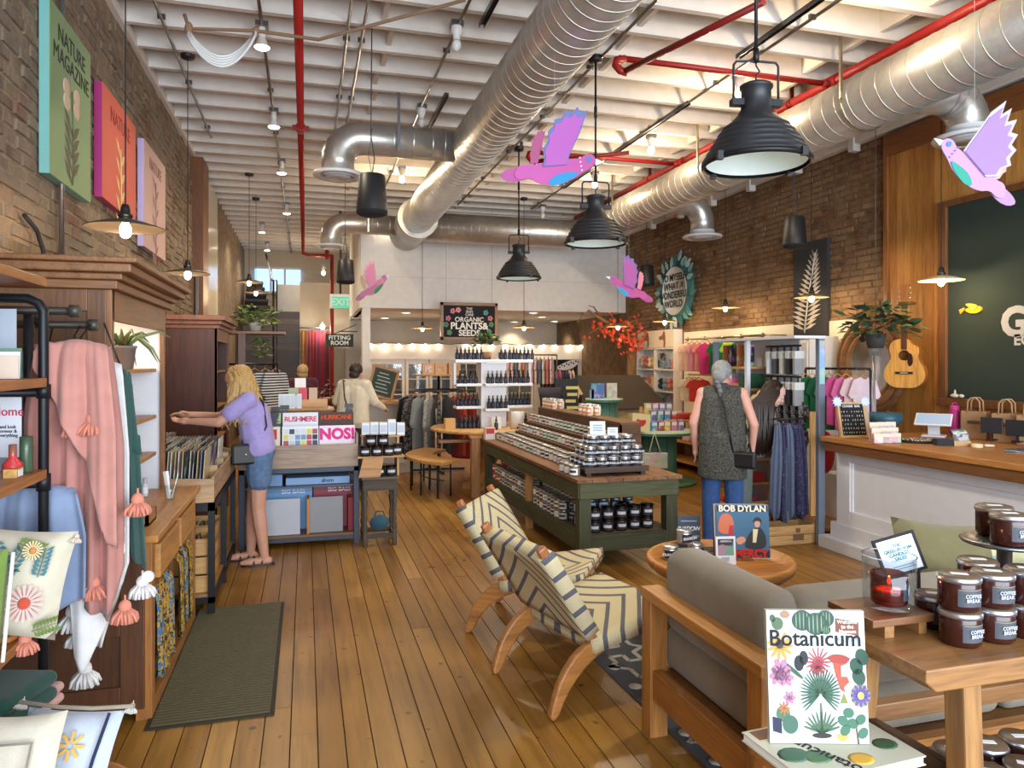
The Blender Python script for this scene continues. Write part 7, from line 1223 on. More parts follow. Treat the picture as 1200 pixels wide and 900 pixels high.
# ================================================================ LOUNGE: rug, chairs, sofa, tables
def mk_strap():
    m,nt,b=newmat('woven_strap'); tc=N(nt,'ShaderNodeTexCoord'); sx=N(nt,'ShaderNodeSeparateXYZ'); L(nt,tc.outputs['Object'],sx.inputs[0])
    def mth(op,a,b_=None,c=None):
        n=N(nt,'ShaderNodeMath',operation=op)
        for i,v in enumerate((a,b_,c)):
            if v is None: continue
            if hasattr(v,'is_output'): L(nt,v,n.inputs[i])
            else: n.inputs[i].default_value=v
        return n.outputs[0]
    ax=mth('ABSOLUTE',sx.outputs[0]); tri=ax
    st=mth('ADD',sx.outputs[1],mth('MULTIPLY',tri,.8)); f=mth('FRACT',mth('MULTIPLY',mth('ADD',st,5.0),9.5)); g=mth('LESS_THAN',f,.26)
    col=mixc(nt,g,lin((214,200,160)),lin((98,100,108)))
    w=N(nt,'ShaderNodeTexWave',wave_type='BANDS',bands_direction='Y'); w.inputs['Scale'].default_value=34; L(nt,tc.outputs['Object'],w.inputs['Vector'])
    col=mixc(nt,1.,col,ramp(nt,w.outputs[1],[(.05,(.72,.72,.72)),(.4,(1,1,1))]),'MULTIPLY'); L(nt,col,b.inputs['Base Color']); b.inputs['Roughness'].default_value=.85; bump(nt,b,w.outputs[1],.5,.004); MATS['woven_strap']=m
mk_strap()
CHW=(176,118,66)
def lounge(lb,ox,oy,ang):
    p=T('lounge_chair',lb,'chair',(ox,oy,0),rz=ang)   # +x forward, back feet at x=0
    def spr(pts,w,name):
        m=MB()
        for s_ in (1,): pass
        return m
    for s in (-1,1):
        y=s*.285
        O('rear_leg',MB().prism(sm([(-.045,0),(.0,0),(.05,.10),(.13,.19),(.24,.262),(.36,.29),(.36,.33),(.25,.345),(.12,.30),(.02,.19),(-.02,.09)],1),.042,Matrix.Translation((0,y,0))),'wood_x',CHW,p,.012)
        O('front_leg',MB().prism(sm([(.72,0),(.68,0),(.63,.14),(.55,.28),(.50,.34),(.62,.36),(.68,.20)],1),.042,Matrix.Translation((0,y,0))),'wood_x',CHW,p,.012)
        O('back_post',MB().bar((.235,y,.285),(-.085,y,.80),.036,.05,(1,0,0)),'wood_z',(164,100,58),p,.012)
        O('seat_rail',MB().bar((.16,y,.29),(.70,y,.385),.034,.045),'wood_x',CHW,p,.008)
    O('back_crossbar',MB().bar((.215,-.285,.315),(.215,.285,.315),.03,.03),'wood_y',CHW,p); O('front_crossbar',MB().bar((.69,-.27,.38),(.69,.27,.38),.03,.03),'wood_y',CHW,p)
    # woven panels: own local frame x = width, y = length
    sl=O('woven_seat',MB().grid(lambda u,v:((u-.5)*.645,(v-.5)*.52,-.022*math.sin(PI*u)*math.sin(PI*v)),10,10,.062),'woven_strap',parent=p,fix=False); sl.location=(.445,0,.348); sl.rotation_euler=Matrix(((0,math.cos(.174),-math.sin(.174)),(-1,0,0),(0,math.sin(.174),math.cos(.174)))).to_euler()
    a=math.atan2(.515,-.32); d=Vector((math.cos(a),0,math.sin(a))); n=Vector((math.sin(a),0,-math.cos(a)))  # up along the back, facing forward
    bkp=O('woven_back',MB().grid(lambda u,v:((u-.5)*.645,(v-.5)*.47,-.02*math.sin(PI*u)*math.sin(PI*v)),10,10,.075),'woven_strap',parent=p,fix=False)
    x_=Vector((0,-1,0)); z_=x_.cross(d); bkp.rotation_euler=Matrix((x_,d,z_)).transposed().to_euler(); c=Vector((.235,0,.285))+d*.325; bkp.location=c
    return p
lounge('woven strap lounge chair turned away, beside the grey sofa',1.05,3.45,math.radians(13))
lounge('woven strap lounge chair before the green candle table',1.13,4.56,math.radians(-33))
# rug
rg2=T('area_rug','charcoal rug with pale tribal zigzags under the lounge','rug',(2.75,3.15,0),rz=.03); O('rug_field',MB().bx(-1.2,1.2,-1.35,1.35,.001,.009),'cloth',(60,62,66),rg2)
def zig(x,y,s,fl=1):
    pts=[(0,0),(.05,.04),(.05,.10),(.11,.10),(.11,.04),(.17,.04),(.17,.12),(.23,.16)]; m=MB()
    for (a,b),(c,d) in zip(pts,pts[1:]): m.bar((x+fl*a*s,y+b*s,.009),(x+fl*c*s,y+d*s,.009),.02*s,.004)
    return m
for i in range(13):
    for j in range(6):
        O('woven_zigzag',zig(-1.17+.40*j+(0 if (i+j)%2 else .32),-1.32+.2*i,1.3,1 if (i+j)%2 else -1),'cloth',(176,172,164),rg2) if True else None
for i in range(11):
    for j in range(3):
        O('woven_blossom',MB().lathe([(.001,.011),(.035,.011),(.035,.009)],7,(-1.14+.75*j,-1.2+.24*i,0)),'cloth',(186,182,172),rg2)
# sofa (faces away from the shop front)
SX0,SX1,SY0,SY1=1.45,3.75,2.08,2.97; sf=T('sofa','grey upholstered sofa on an oiled teak frame','sofa',(SX0,SY0,0)); TK=(170,114,60); Ls_=SX1-SX0; Ds=SY1-SY0; GCs=(136,126,110)
for x_ in (0,Ls_-.085):
    for y_ in (0,Ds-.085): O('corner_post',MB().bx(x_,x_+.085,y_,y_+.085,0,.60),'wood_z',TK,sf,.004)
    O('arm_rail',MB().bx(x_-.005,x_+.09,-.005,Ds+.005,.60,.645),'wood_y',(186,128,68),sf,.005); O('side_rail',MB().bx(x_+.01,x_+.06,.085,Ds-.085,.17,.30),'wood_y',(160,104,54),sf,.004)
O('back_top_rail',MB().bx(.085,Ls_-.085,-.005,.06,.60,.645),'wood_x',(184,118,64),sf,.005); O('back_low_rail',MB().bx(.085,Ls_-.085,.01,.06,.17,.30),'wood_x',TK,sf,.004); O('front_rail',MB().bx(.085,Ls_-.085,Ds-.06,Ds-.01,.17,.30),'wood_x',TK,sf,.004); O('deck',MB().bx(.06,Ls_-.06,.06,Ds-.06,.26,.29),'wood_x',(120,80,46),sf)
def softbox(name,x0,x1,y0,y1,z0,z1,col,rb=.06,par=sf,puff=.02):
    o=O(name,MB().bx(x0,x1,y0,y1,z0,z1),'cloth',col,par,rb,seg=5); 
    for q in o.data.polygons: q.use_smooth=True
    return o
sw=(Ls_-.18)/2
for k in range(2): softbox('seat_cushion',.085+k*sw+.004,.085+(k+1)*sw-.004,.09,Ds-.02,.29,.47,GCs,.05)
softbox('arm_cushion',.09,.30,.10,Ds+.0,.44,.82,GCs,.085); softbox('arm_cushion',Ls_-.30,Ls_-.09,.10,Ds,.44,.80,GCs,.085)
for k in range(2): softbox('back_cushion',.20+k*(Ls_-.4)/2+.004,.20+(k+1)*(Ls_-.4)/2-.004,.07,.27,.46,.83-.01*k,GCs,.085)
pc_=T('sofa_pillow','plain olive cushion propped on the sofa','cushion',(2.62,2.46,.74),rot=(-.35,.12,-.15)); O('cover',cushion_mb(.46,.46,.16),'cloth',(112,104,72),pc_,fix=False); pc2=T('sofa_pillow','pale yellow green printed cushion lying beyond the candles on the sofa','cushion',(3.05,2.50,.70),rot=(-.5,0,-.1)); O('cover',cushion_mb(.45,.45,.15),'cloth',(196,194,150),pc2,fix=False)
for k in range(4): O('printed_stripe',MB().bx(-.18,.18,-.071,-.066,-.14+.09*k,-.11+.09*k),'cloth',(150,170,170),pc2)
# round tray coffee table
tx3,ty3=fz(843,654,.48); cfe=T('coffee_table','round wooden coffee table with a raised rim','table',(tx3,ty3,0)); O('table_top',MB().lathe([(.001,.455),(.388,.455),(.396,.485),(.420,.49),(.432,.475),(.422,.44),(.382,.405),(.001,.405)],48),'wood_x',(192,128,66),cfe)
for k in range(3): a=k*2.09+.4; O('leg',MB().tube([(.22*math.cos(a),.22*math.sin(a),.41),(.30*math.cos(a),.30*math.sin(a),0)],[.03,.02],10),'wood_z',(170,108,56),cfe)
ZT=.456
def cP(u,v,z=ZT): return fz(u,v,z)
x_,y_=cP(872,656); by=lp('blue painted record sleeve with a white heading standing on the coffee table',x_,y_,ZT+.012,(60,104,136),'paper',-.16,(('BOB DYLAN',.052,-.0,.92,(236,230,210),dict(bold=.035)),('MERCY',.062,.14,.075,(206,40,36),dict(bold=.05))),rz=-TH-.05,s=.315)
O('title_band',MB().bx(-.152,.152,-.0009,0,.272,.308),'paper',(24,22,24),by); O('title_band',MB().bx(-.05,.152,-.0009,0,.005,.045),'paper',(40,20,20),by)
O('painted_man',MB().prism(sm([(.0,.05),(.13,.05),(.14,.12),(.11,.18),(.085,.18),(.06,.17),(.02,.12)],2),.001,Matrix.Translation((0,-.0012,0))),'paper',(34,36,40),by); O('painted_shirt',MB().prism([(.055,.09),(.075,.09),(.09,.17),(.06,.17)],.001,Matrix.Translation((0,-.002,0))),'paper',(226,214,170),by); O('painted_face',MB().prism(sm([(.07,.18),(.10,.18),(.105,.22),(.07,.222)],2),.001,Matrix.Translation((0,-.002,0))),'paper',(206,160,130),by); O('painted_hair',MB().prism(sm([(.062,.205),(.066,.232),(.09,.243),(.112,.23),(.112,.20),(.10,.218),(.075,.218)],1),.001,Matrix.Translation((0,-.003,0))),'paper',(40,26,22),by); O('painted_figure',MB().prism(sm([(-.15,.14),(-.06,.14),(-.05,.2),(-.07,.26),(-.12,.262),(-.145,.22)],2),.001,Matrix.Translation((0,-.0012,0))),'paper',(206,110,74),by); O('painted_scarf',MB().prism([(-.09,.13),(-.06,.13),(-.055,.19),(-.08,.19)],.001,Matrix.Translation((0,-.002,0))),'paper',(180,40,44),by); O('painted_hand',MB().prism(sm([(-.03,.07),(.02,.10),(.0,.13),(-.05,.11)],1),.001,Matrix.Translation((0,-.0012,0))),'paper',(214,150,110),by)
for k in range(3): lp('record sleeve stacked behind the blue painted one',x_-.004*k,y_+.012+.009*k,ZT+.012,((150,150,150),(200,196,190),(40,50,70))[k],'paper',-.16,rz=-TH-.05,grp='sleeves behind the front record on the coffee table')
es=T('wood_easel','small wooden easel under the records','easel',(x_,y_,ZT),rz=-TH-.05); O('easel_ledge',MB().bx(-.05,.05,-.03,.09,0,.011),'wood_x',(140,90,50),es); O('easel_lip',MB().bx(-.02,.02,-.035,-.025,0,.03),'wood_x',(130,84,46),es); O('easel_back',MB().bar((0,.085,.01),(0,.10,.16),.02,.008),'wood_z',(130,84,46),es)
x_,y_=cP(851,662); cd=T('flyer_holder','white framed flyer with a dark picture on the coffee table','flyer',(x_,y_,ZT),rot=(-.08,0,-TH+.1)); O('flyer',MB().bx(-.06,.06,-.002,.002,0,.165),'paper',(236,238,244),cd); O('flyer_picture',MB().bx(-.048,.048,-.003,-.002,.055,.15),'cover',(60,56,66),cd); txt('AMERICA',.017,(0,-.0035,.137),FR,(226,226,226),cd,bold=.02); O('flyer_text',MB().bx(-.03,.02,-.003,-.002,.02,.045),'paper',(176,180,190),cd); O('flyer_prop',MB().bar((0,.004,.1),(0,.05,.0),.02,.004),'paper',(220,220,226),cd)
x_,y_=cP(808,645); sb=T('paperback','dark blue paperback with white capitals standing on the coffee table','book',(x_,y_,ZT),rot=(-.1,0,-TH)); O('book_block',MB().bx(-.07,.07,0,.024,0,.215),'paper',(56,66,82),sb); txt('SHADOW',.036,(.0,-.001,.135),FR,(226,228,232),sb,bold=.02,space=.8); txt('COUNTY',.02,(.02,-.001,.085),FR,(200,204,210),sb,bold=.01); O('cover_bar',MB().bx(-.05,.05,-.0008,0,.18,.186),'paper',(150,160,176),sb)
b3=T('flat_book','dark hardback lying on the coffee table','book',(x_+.105,y_-.088,ZT),rz=-.3); O('book_cover',MB().bx(-.08,.08,-.06,.06,.0,.003).bx(-.08,.08,-.06,.06,.02,.023),'satin',(34,36,44),b3); O('pages',MB().bx(-.078,.078,-.058,.058,.003,.02),'paper',(226,220,206),b3)
for i,(u,v,st) in enumerate(((786,655,0),(804,660,0),(815,652,0),(802,652,1))): x_,y_=cP(u,v); dup(J_tin,(x_,y_,ZT+.083*st),-.35+.2*i,label='silver lettered tin candle on the coffee table%s'%('',' before the others',' behind the others',', stacked on top')[i])
# ================================================================ BOTANICUM STAND
ZB=.70; bsx,bsy=1.262,1.55; bstool=T('book_stand','low wooden stand holding the botanical books','stand',(bsx,bsy,0)); O('stand_top',MB().bx(-.15,.13,-.10,.10,ZB-.07,ZB-.035),'wood_x',(178,116,62),bstool,.004)
for sx_ in (-.14,.08):
    for sy_ in (-.09,.05): O('stand_leg',MB().bx(sx_,sx_+.045,sy_,sy_+.045,0,ZB-.07),'wood_z',(170,108,58),bstool,.004)
fb=T('botanical_book','botanical picture book lying flat on the low stand','book',(bsx+.01,bsy-.01,ZB-.034),rz=.06); fb.scale=(.84,.84,.84); O('cover',MB().bx(-.21,.21,-.15,.14,0,.003).bx(-.21,.21,-.15,.14,.024,.028),'paper',(200,198,176),fb); O('pages',MB().bx(-.205,.205,-.145,.137,.003,.024),'paper',(240,238,232),fb); txt('Botanicum',.06,(-.06,-.06,.0285),(0,0,PI-1.2),(34,34,40),fb,bold=.01)
for (x_,y_,r_,c_) in ((-.15,-.02,.05,(70,106,80)),(-.09,-.05,.045,(86,120,84)),(.02,-.10,.04,(224,170,60)),(.15,-.06,.04,(60,90,60)),(-.02,.06,.03,(190,120,70)),(.1,.04,.03,(206,96,110))): O('printed_plant',MB().ell((x_,y_,.0282),(r_,r_*.8,.0012),12,4),'paper',c_,fb)
O('printed_badge',MB().bx(-.19,-.11,.08,.13,.0285,.0292),'paper',(110,66,40),fb)
pbk=T('botanical_book','large cream picture book covered in plant drawings standing upright','book',(bsx-.018,bsy-.01,ZB-.0085),rot=(-.10,0,-TH-.02)); pbk.scale=(.80,.80,.82); Wb,Hb=.305,.395
O('book_block',MB().bx(-Wb/2,Wb/2,0,.022,0,Hb),'paper',(196,204,196),pbk); O('spine',MB().bx(-Wb/2-.004,-Wb/2,0,.022,0,Hb),'paper',(206,214,206),pbk)
def pp(pts,c,z=0,name='printed_shape'): return O(name,MB().prism([((x-.5)*Wb,(1-y)*Hb) for x,y in pts],.0006,Matrix.Translation((0,-.0008-z*.0004,0))),'paper',tuple(int(q*.78) for q in c),pbk)
def ov(cx_,cy_,rx,ry,c,z=0,rot=0,name='printed_shape',n=18): return pp([(cx_+rx*math.cos(a)*math.cos(rot)-ry*math.sin(a)*math.sin(rot),cy_+(rx*math.cos(a)*math.sin(rot)+ry*math.sin(a)*math.cos(rot))) for a in [2*PI*i/n for i in range(n)]],c,z,name)
txt('Botanicum',.068,(-.005,-.0015,Hb*.785),FR,(30,30,38),pbk,bold=.012)
GA,GB=(70,110,90),(46,80,66)
for (x,y,r,z) in ((.36,.075,.11,0),(.50,.10,.12,2),(.60,.06,.09,1),(.60,.145,.05,3)):
    ov(x,y,r,r*.72,GB,z,name='printed_cactus')
    for k in (-.6,-.25,.1,.45): ov(x+r*k,y,r*.06,r*.62*(1-k*k)**.5,(140,176,130),z+1)
pp([(.70,.055),(.94,.085),(.94,.19),(.70,.16)],(140,72,44),1,'printed_badge'); txt('Welcome\nto the\nMuseum',.016,(Wb*.32,-.0022,Hb*.88),FR,(240,226,206),pbk,bold=.01)
def petals(cx_,cy_,r,n,c,w=.25,z=1,a0=0,a1=2*PI,asp=.78):
    for i in range(n): a=a0+(a1-a0)*i/n; ov(cx_+r*.55*math.cos(a),cy_+r*.55*math.sin(a)*asp,r*.5,r*w*.5,c,z,math.atan2(math.sin(a)*asp,math.cos(a)),'printed_petal',10)
petals(.12,.27,.13,11,(226,176,70)); ov(.115,.255,.04,.035,(60,36,28),3); ov(.36,.36,.045,.055,(30,34,40),1); ov(.31,.40,.05,.06,(26,30,36),1); ov(.24,.45,.13,.018,(60,100,70),0,.55)
petals(.51,.39,.13,16,(196,80,90),.12); petals(.50,.43,.07,8,(170,60,66),.4,2); pp([(.60,.36),(.72,.33),(.84,.36),(.80,.40),(.74,.42),(.74,.50),(.80,.50),(.82,.54),(.76,.58),(.78,.62),(.73,.60),(.68,.48),(.66,.40)],(214,96,64),1,'printed_mushroom'); ov(.72,.365,.11,.035,(196,70,56),2,.05)
for (x,y,r) in ((.12,.45,.10),(.08,.50,.08),(.17,.51,.08),(.20,.66,.06)): petals(x,y,r,6,(206,140,176),.6,1)
for i in range(30): a=PI*(.78+1.44*i/29); ov(.52+.115*math.cos(a),.63+.105*math.sin(a),.105,.008,(46,92,72) if i%2 else (70,116,84),1,math.atan2(math.sin(a)*.95,math.cos(a)),'printed_frond',8)
pp([(.51,.70),(.53,.70),(.54,.92),(.50,.92)],(120,130,100),2,'printed_stem')
for i in range(11): a=PI*(1.08+.84*i/10); ov(.52+.10*math.cos(a),.91+.06*math.sin(a),.10,.010,(80,120,86),2,a,'printed_blade',8)
ov(.52,.94,.10,.02,(50,40,34),3)
for (x,y) in ((.90,.42),(.96,.35),(.92,.50)): ov(x,y,.07,.06,(50,98,76),1,.6,'printed_leaf')
ov(.93,.64,.10,.085,(176,160,140),1); petals(.93,.64,.10,12,(110,96,170),.3,2); ov(.93,.64,.035,.03,(226,206,120),4); pp([(.72,.70),(.80,.70),(.76,.62)],(150,160,70),1)
for (x,y) in ((.80,.77),(.74,.83),(.84,.85),(.92,.82),(.76,.90),(.94,.92)): ov(x,y,.055,.038,(74,130,100),2,R.uniform(-.5,.5),'printed_ginkgo')
pp([(.86,.82),(.87,.82),(.90,1.0),(.88,1.0)],(110,90,70),1,'printed_stem'); ov(.13,.78,.07,.06,(90,130,90),1); ov(.20,.86,.08,.07,(76,120,96),2); petals(.14,.74,.06,8,(206,130,70),.3,3); pp([(.02,.80),(.11,.82),(.11,.93),(.02,.91)],(34,40,80),4,'printed_badge'); ov(.73,.95,.06,.03,(226,190,90),1); ov(.10,.10,.06,.05,(90,120,80),1); ov(.18,.03,.05,.03,(190,140,110),1); ov(.05,.06,.03,.03,(70,100,70),1)
for i in range(5): ov(.72+.05*i,.215+.01*(i%2),.02,.012,(150,180,190),1)
# ================================================================ CONSOLE WITH CANDLES
ZC2=.93; cnx0,cnx1,cny0,cny1=1.39,2.5,1.36,1.72; co=T('console_table','rustic slab console table with splayed legs carrying candles','table',(cnx0,cny0,0)); CT2=(150,104,62); lw=cnx1-cnx0; dw=cny1-cny0
O('slab_top',MB().prism([(0,0),(lw,.0),(lw,-.055),(.03,-.055),(.0,-.03)],dw,Matrix.Translation((0,dw/2,ZC2))),'wood_x',(146,102,62),co,.004)
for (x_,y_,dx,dy) in ((.16,.05,-.0,-.03),(.10,dw-.06,-.05,.04),(lw-.16,.05,0,-.03),(lw-.1,dw-.06,.05,.04)): O('leg',MB().bar((x_+dx,y_+dy,0),(x_,y_,ZC2-.05),.06,.055),'wood_z',(154,110,68),co,.004)
O('side_stretcher',MB().bar((.08,dw-.03,.66),(.20,.04,.60),.035,.05),'wood_y',(60,40,28),co,.006); O('low_shelf',MB().bx(.14,lw-.05,.0,dw-.02,.50,.53),'wood_x',(126,86,52),co); O('low_rail',MB().bx(.14,lw-.05,dw-.05,dw-.01,.64,.69),'wood_x',(126,86,52),co,.004)
r3,h3=.0485,.088
J3=T('candle_jar','amber candle jar','candle',(0,0,-50)); O('jar_body',MB().lathe([(.001,0),(.042,0),(r3,.007),(r3,.068),(r3*.97,.072)],28),'gloss',(58,26,20),J3); O('lid',MB().lathe([(r3*.96,.071),(r3*1.05,.072),(r3*1.06,.080),(r3*1.0,.085)],28),'metal',(200,200,206),J3); O('lid_top',MB().lathe([(r3*1.0,.084),(r3*.97,.087),(.001,.0875)],28),'satin',(96,78,60),J3); O('lid_sticker',MB().bx(-.02,.02,-.009,.009,.0876,.0885),'paper',(226,226,226),J3); O('label',MB().lathe([(r3*1.008,.016),(r3*1.008,.06)],14,a0=-1.9,a1=-.45),'paper',(62,66,74),J3); O('label_line',MB().lathe([(r3*1.012,.057),(r3*1.012,.058)],14,a0=-1.85,a1=-.5),'paper',(170,150,110),J3)
tl1=txt('COFFEE\nBREAK',.0125,(math.cos(-1.17)*r3*1.03,math.sin(-1.17)*r3*1.03,.038),(PI/2,0,-1.17+PI/2),(196,200,210),J3,bold=.01,ext=.0004)
KJ=[(1.615,1.475,0,''),(1.722,1.472,0,''),(1.83,1.468,0,''),(1.655,1.592,0,''),(1.762,1.585,0,''),(1.868,1.572,0,''),(1.615,1.478,1,''),(1.722,1.475,1,''),(1.785,1.574,1,''),(1.938,1.468,0,''),(1.832,1.472,1,'')]
for i,(x_,y_,k,_) in enumerate(KJ): dup(J3,(x_,y_,ZC2+.0885*k),-.5+R.uniform(-.15,.15),label='amber candle jar with slate label, %s of the console stack'%('bottom' if k==0 else 'upper layer'),group='candle jars on the console, %s'%('bottom layer' if k==0 else 'upper layer'))
cks=T('cake_stand','grey metal cake stand behind the candle stack','stand',(1.965,1.645,ZC2)); O('plate',MB().lathe([(.001,.19),(.11,.19),(.115,.198),(.105,.202),(.001,.2)],32),'metal',(120,122,128),cks); O('pedestal',MB().lathe([(.045,0),(.04,.01),(.02,.03),(.02,.17),(.05,.19)],20),'metal',(110,112,118),cks)
dup(J3,(1.925,1.595,ZC2+.203),-.45,label='amber candle jar standing on the grey cake stand'); dup(J3,(1.985,1.695,ZC2+.203),-.45,label='amber candle jar at the back of the grey cake stand'); dup(J3,(1.86,1.61,ZC2+.2915),-.45,label='x') if False else None
for j in range(2):
    for i in range(6): dup(J3,(1.665+.115*i,1.43+.11*j,.531),-.5+R.uniform(-.3,.3),label='amber candle jar on the low shelf of the console, %s row'%('front','back')[j],group='candle jars on the console low shelf, %s row'%('front','back')[j])
rz_=T('hurricane_riser','small plank riser under the lit candle','riser',(1.53,1.62,ZC2),rz=.0); O('riser_top',MB().bx(-.13,.07,-.085,.085,.035,.055),'wood_x',(110,70,42),rz_,.003); O('riser_foot',MB().bx(-.08,-.05,-.07,.07,0,.035),'wood_y',(150,104,64),rz_); O('riser_foot',MB().bx(.03,.055,-.07,.07,0,.035),'wood_y',(150,104,64),rz_)
hl=T('hurricane_glass','clear glass hurricane cylinder around the lit candle','hurricane glass',(1.525,1.615,ZC2+.0555)); O('glass_wall',MB().lathe([(.001,.003),(.06,.003),(.066,.008),(.068,.14),(.066,.14),(.063,.01)],36),'thin_glass',parent=hl); O('glass_rim',MB().lathe([(.068,.139),(.069,.141),(.066,.141)],36),'glass',parent=hl)
lc=T('lit_candle','lit amber jar candle glowing red inside the hurricane glass','candle',(1.525,1.615,ZC2+.0655)); O('jar_wall',MB().lathe([(.001,0),(.042,0),(.046,.006),(.046,.082),(.044,.082),(.0435,.01)],28),'amber_thin',parent=lc); O('wax',MB().lathe([(.001,.036),(.042,.036),(.042,.008),(.001,.008)],24),'satin',(226,208,180),lc); O('flame',MB().lathe([(.001,.05),(.005,.056),(.004,.064),(.001,.073)],10),'flame',parent=lc); O('label',MB().lathe([(.0466,.016),(.0466,.062)],14,a0=-1.5,a1=-.2),'paper',(62,70,86),lc); txt('COFFEE\nBREAK',.0125,(math.cos(-.85)*.0478,math.sin(-.85)*.0478,.04),(PI/2,0,-.85+PI/2),(214,218,230),lc,bold=.03,ext=.0004)
point('candle_flame_light',(1.525,1.615,ZC2+.0655+.078),.5,(1,.42,.16),.004)
q=ft(1062,672,2.08); sc_=T('framed_notice','small black framed candle notice on a prop behind the hurricane glass','sign',(q.x,q.y,q.z),rot=(-.2,-.28,-TH)); O('notice_frame',MB().bx(-.062,.062,-.004,.004,-.002,.006).bx(-.062,.062,-.004,.004,.102,.110).bx(-.062,-.054,-.004,.004,.006,.102).bx(.054,.062,-.004,.004,.006,.102),'matte',(26,26,30),sc_); O('notice_card',MB().bx(-.054,.054,-.002,.002,.006,.102),'paper',(214,230,240),sc_); txt('THE\nGREENROOM\nCANDLES\nSALES',.0135,(0,-.003,.062),FR,(60,130,150),sc_,bold=.02,ext=.0003); O('notice_text',MB().bx(-.035,.035,-.003,-.002,.015,.018).bx(-.03,.03,-.003,-.002,.022,.025),'paper',(110,150,170),sc_)
e=Vector((q.x,q.y,q.z)); Lm=(Matrix.Translation(e)@Euler((-.2,-.28,-TH)).to_matrix().to_4x4()).inverted()@Vector((1.712,1.70,ZC2+.002)); O('prop_leg',MB().bar((.045,.004,.02),tuple(Lm),.012,.006),'satin',(30,30,34),sc_)
# ================================================================ PEOPLE
def remesh(o,vox,it=5):
    m=o.modifiers.new('remesh','REMESH'); m.mode='VOXEL'; m.voxel_size=vox; m.use_smooth_shade=True
    s=o.modifiers.new('smooth','SMOOTH'); s.factor=.5; s.iterations=it; return o
def hand(m,w,d,side,up=Vector((0,0,1)),s=1.0,curl=.35,grip=None):
    # palm at wrist w pointing along d; side = thumb direction
    d=d.normalized(); side=(side-d*side.dot(d)).normalized(); n=d.cross(side)
    pc=w+d*.045*s; m.limb(w,pc+d*.01*s,.024*s,.03*s); m.ell(tuple(pc),(.03*s,.03*s,.03*s),10,8)
    for k,(o_,l) in enumerate(((.030,.070),(.010,.080),(-.010,.074),(-.029,.058))):
        b=w+d*.075*s+side*o_*s; k1=b+d*l*.45*s-n*curl*.012*s; k2=k1+(d-n*curl).normalized()*l*.32*s; k3=k2+(d*.8-n*curl*1.8).normalized()*l*.25*s
        m.limb(b-d*.03*s,k1,.0105*s,.0098*s,7); m.limb(k1,k2,.0095*s,.009*s,7); m.limb(k2,k3,.009*s,.0075*s,7)
    t0=w+d*.02*s+side*.022*s; t1=t0+(d*.5+side).normalized()*.038*s; t2=t1+(d+side*.45).normalized()*.034*s; m.limb(t0,t1,.013*s,.012*s,7); m.limb(t1,t2,.0115*s,.009*s,7)
def head(m,c,f,up,s=1.0):
    # c skull centre, f facing, up crown direction
    f=f.normalized(); up=(up-f*up.dot(f)).normalized(); r=f.cross(up); M=Matrix((f,-r,up)).transposed().to_4x4(); M.translation=c
    m.ell((0,0,.02*s),(.096*s,.076*s,.098*s),16,12,M); m.ell((.030*s,0,-.055*s),(.058*s,.056*s,.062*s),14,10,M); m.ell((.055*s,0,-.085*s),(.03*s,.032*s,.026*s),10,8,M)
    m.ell((.088*s,0,-.022*s),(.02*s,.013*s,.026*s),8,6,M); m.ell((.104*s,0,-.034*s),(.012*s,.014*s,.011*s),8,6,M); m.ell((.085*s,0,-.066*s),(.012*s,.024*s,.009*s),8,6,M); m.ell((.08*s,0,.018*s),(.016*s,.05*s,.012*s),8,6,M)
    for q in (-1,1): m.ell((-.005*s,q*.077*s,-.02*s),(.016*s,.009*s,.028*s),8,6,M); m.ell((.062*s,q*.034*s,-.035*s),(.025*s,.022*s,.022*s),8,6,M)
    return M
def eyes(par,M,s=1.0,col=(60,44,34)):
    for q in (-1,1): O('eye',MB().ell((.082*s,q*.031*s,.0),(.012*s,.014*s,.009*s),10,8,M),'gloss',(232,228,222),par); O('iris',MB().ell((.092*s,q*.032*s,.0),(.004*s,.006*s,.006*s),8,6,M),'gloss',col,par)
    for q in (-1,1): O('eyebrow',MB().tube([M@Vector((.092*s,q*.018*s,.026*s)),M@Vector((.09*s,q*.034*s,.031*s)),M@Vector((.08*s,q*.05*s,.025*s))],.0035*s,5),'hair',tuple(int(x*.8) for x in col),par)
    O('lips',MB().ell((.092*s,0,-.066*s),(.007*s,.022*s,.008*s),10,6,M),'skin',(176,96,90),par)
def locks(par,name,M,n,col,length,seed,back=True,wave=.02,spread=1.0,z0=.07,arc=(-2.5,2.5),r=.011,s=1.0,fwd=0):
    R_=random.Random(seed); m=MB()
    # cap
    m.ell((-.035*s,0,.035*s),(.100*s,.087*s,.092*s),16,12,M)
    for i in range(n):
        a=PI+arc[0]+(arc[1]-arc[0])*(i+.5)/n; e=R_.uniform(.2,1.0); x=-.012+.10*math.cos(a)*e; y=.085*math.sin(a)*e; z=.028+.10*math.sqrt(max(0,1-e*e*.98))
        p0=M@Vector((x*s,y*s,z*s)); p1=M@Vector(((-.012+.108*math.cos(a))*s,.093*math.sin(a)*s,.0)); l=length*R_.uniform(.75,1.05); dn=Vector((0,0,-1)); out=Vector((p1.x-(M@Vector((0,0,0))).x,p1.y-(M@Vector((0,0,0))).y,0)); out=out.normalized() if out.length>0 else Vector((1,0,0)); ph=R_.random()*6.28
        P=[p0,p1]
        for k in range(1,6): f=k/5; P.append(p1+dn*l*f+out*(.02*f*spread)+Vector((math.sin(ph+f*7)*wave,math.cos(ph+f*6)*wave,0))*f+Vector((fwd*f,0,0)))
        m.tube(P,[r*s,r*1.25*s,r*1.3*s,r*1.2*s,r*1.0*s,r*.8*s,r*.25*s],6)
    return O(name,m,'hair',col,par)
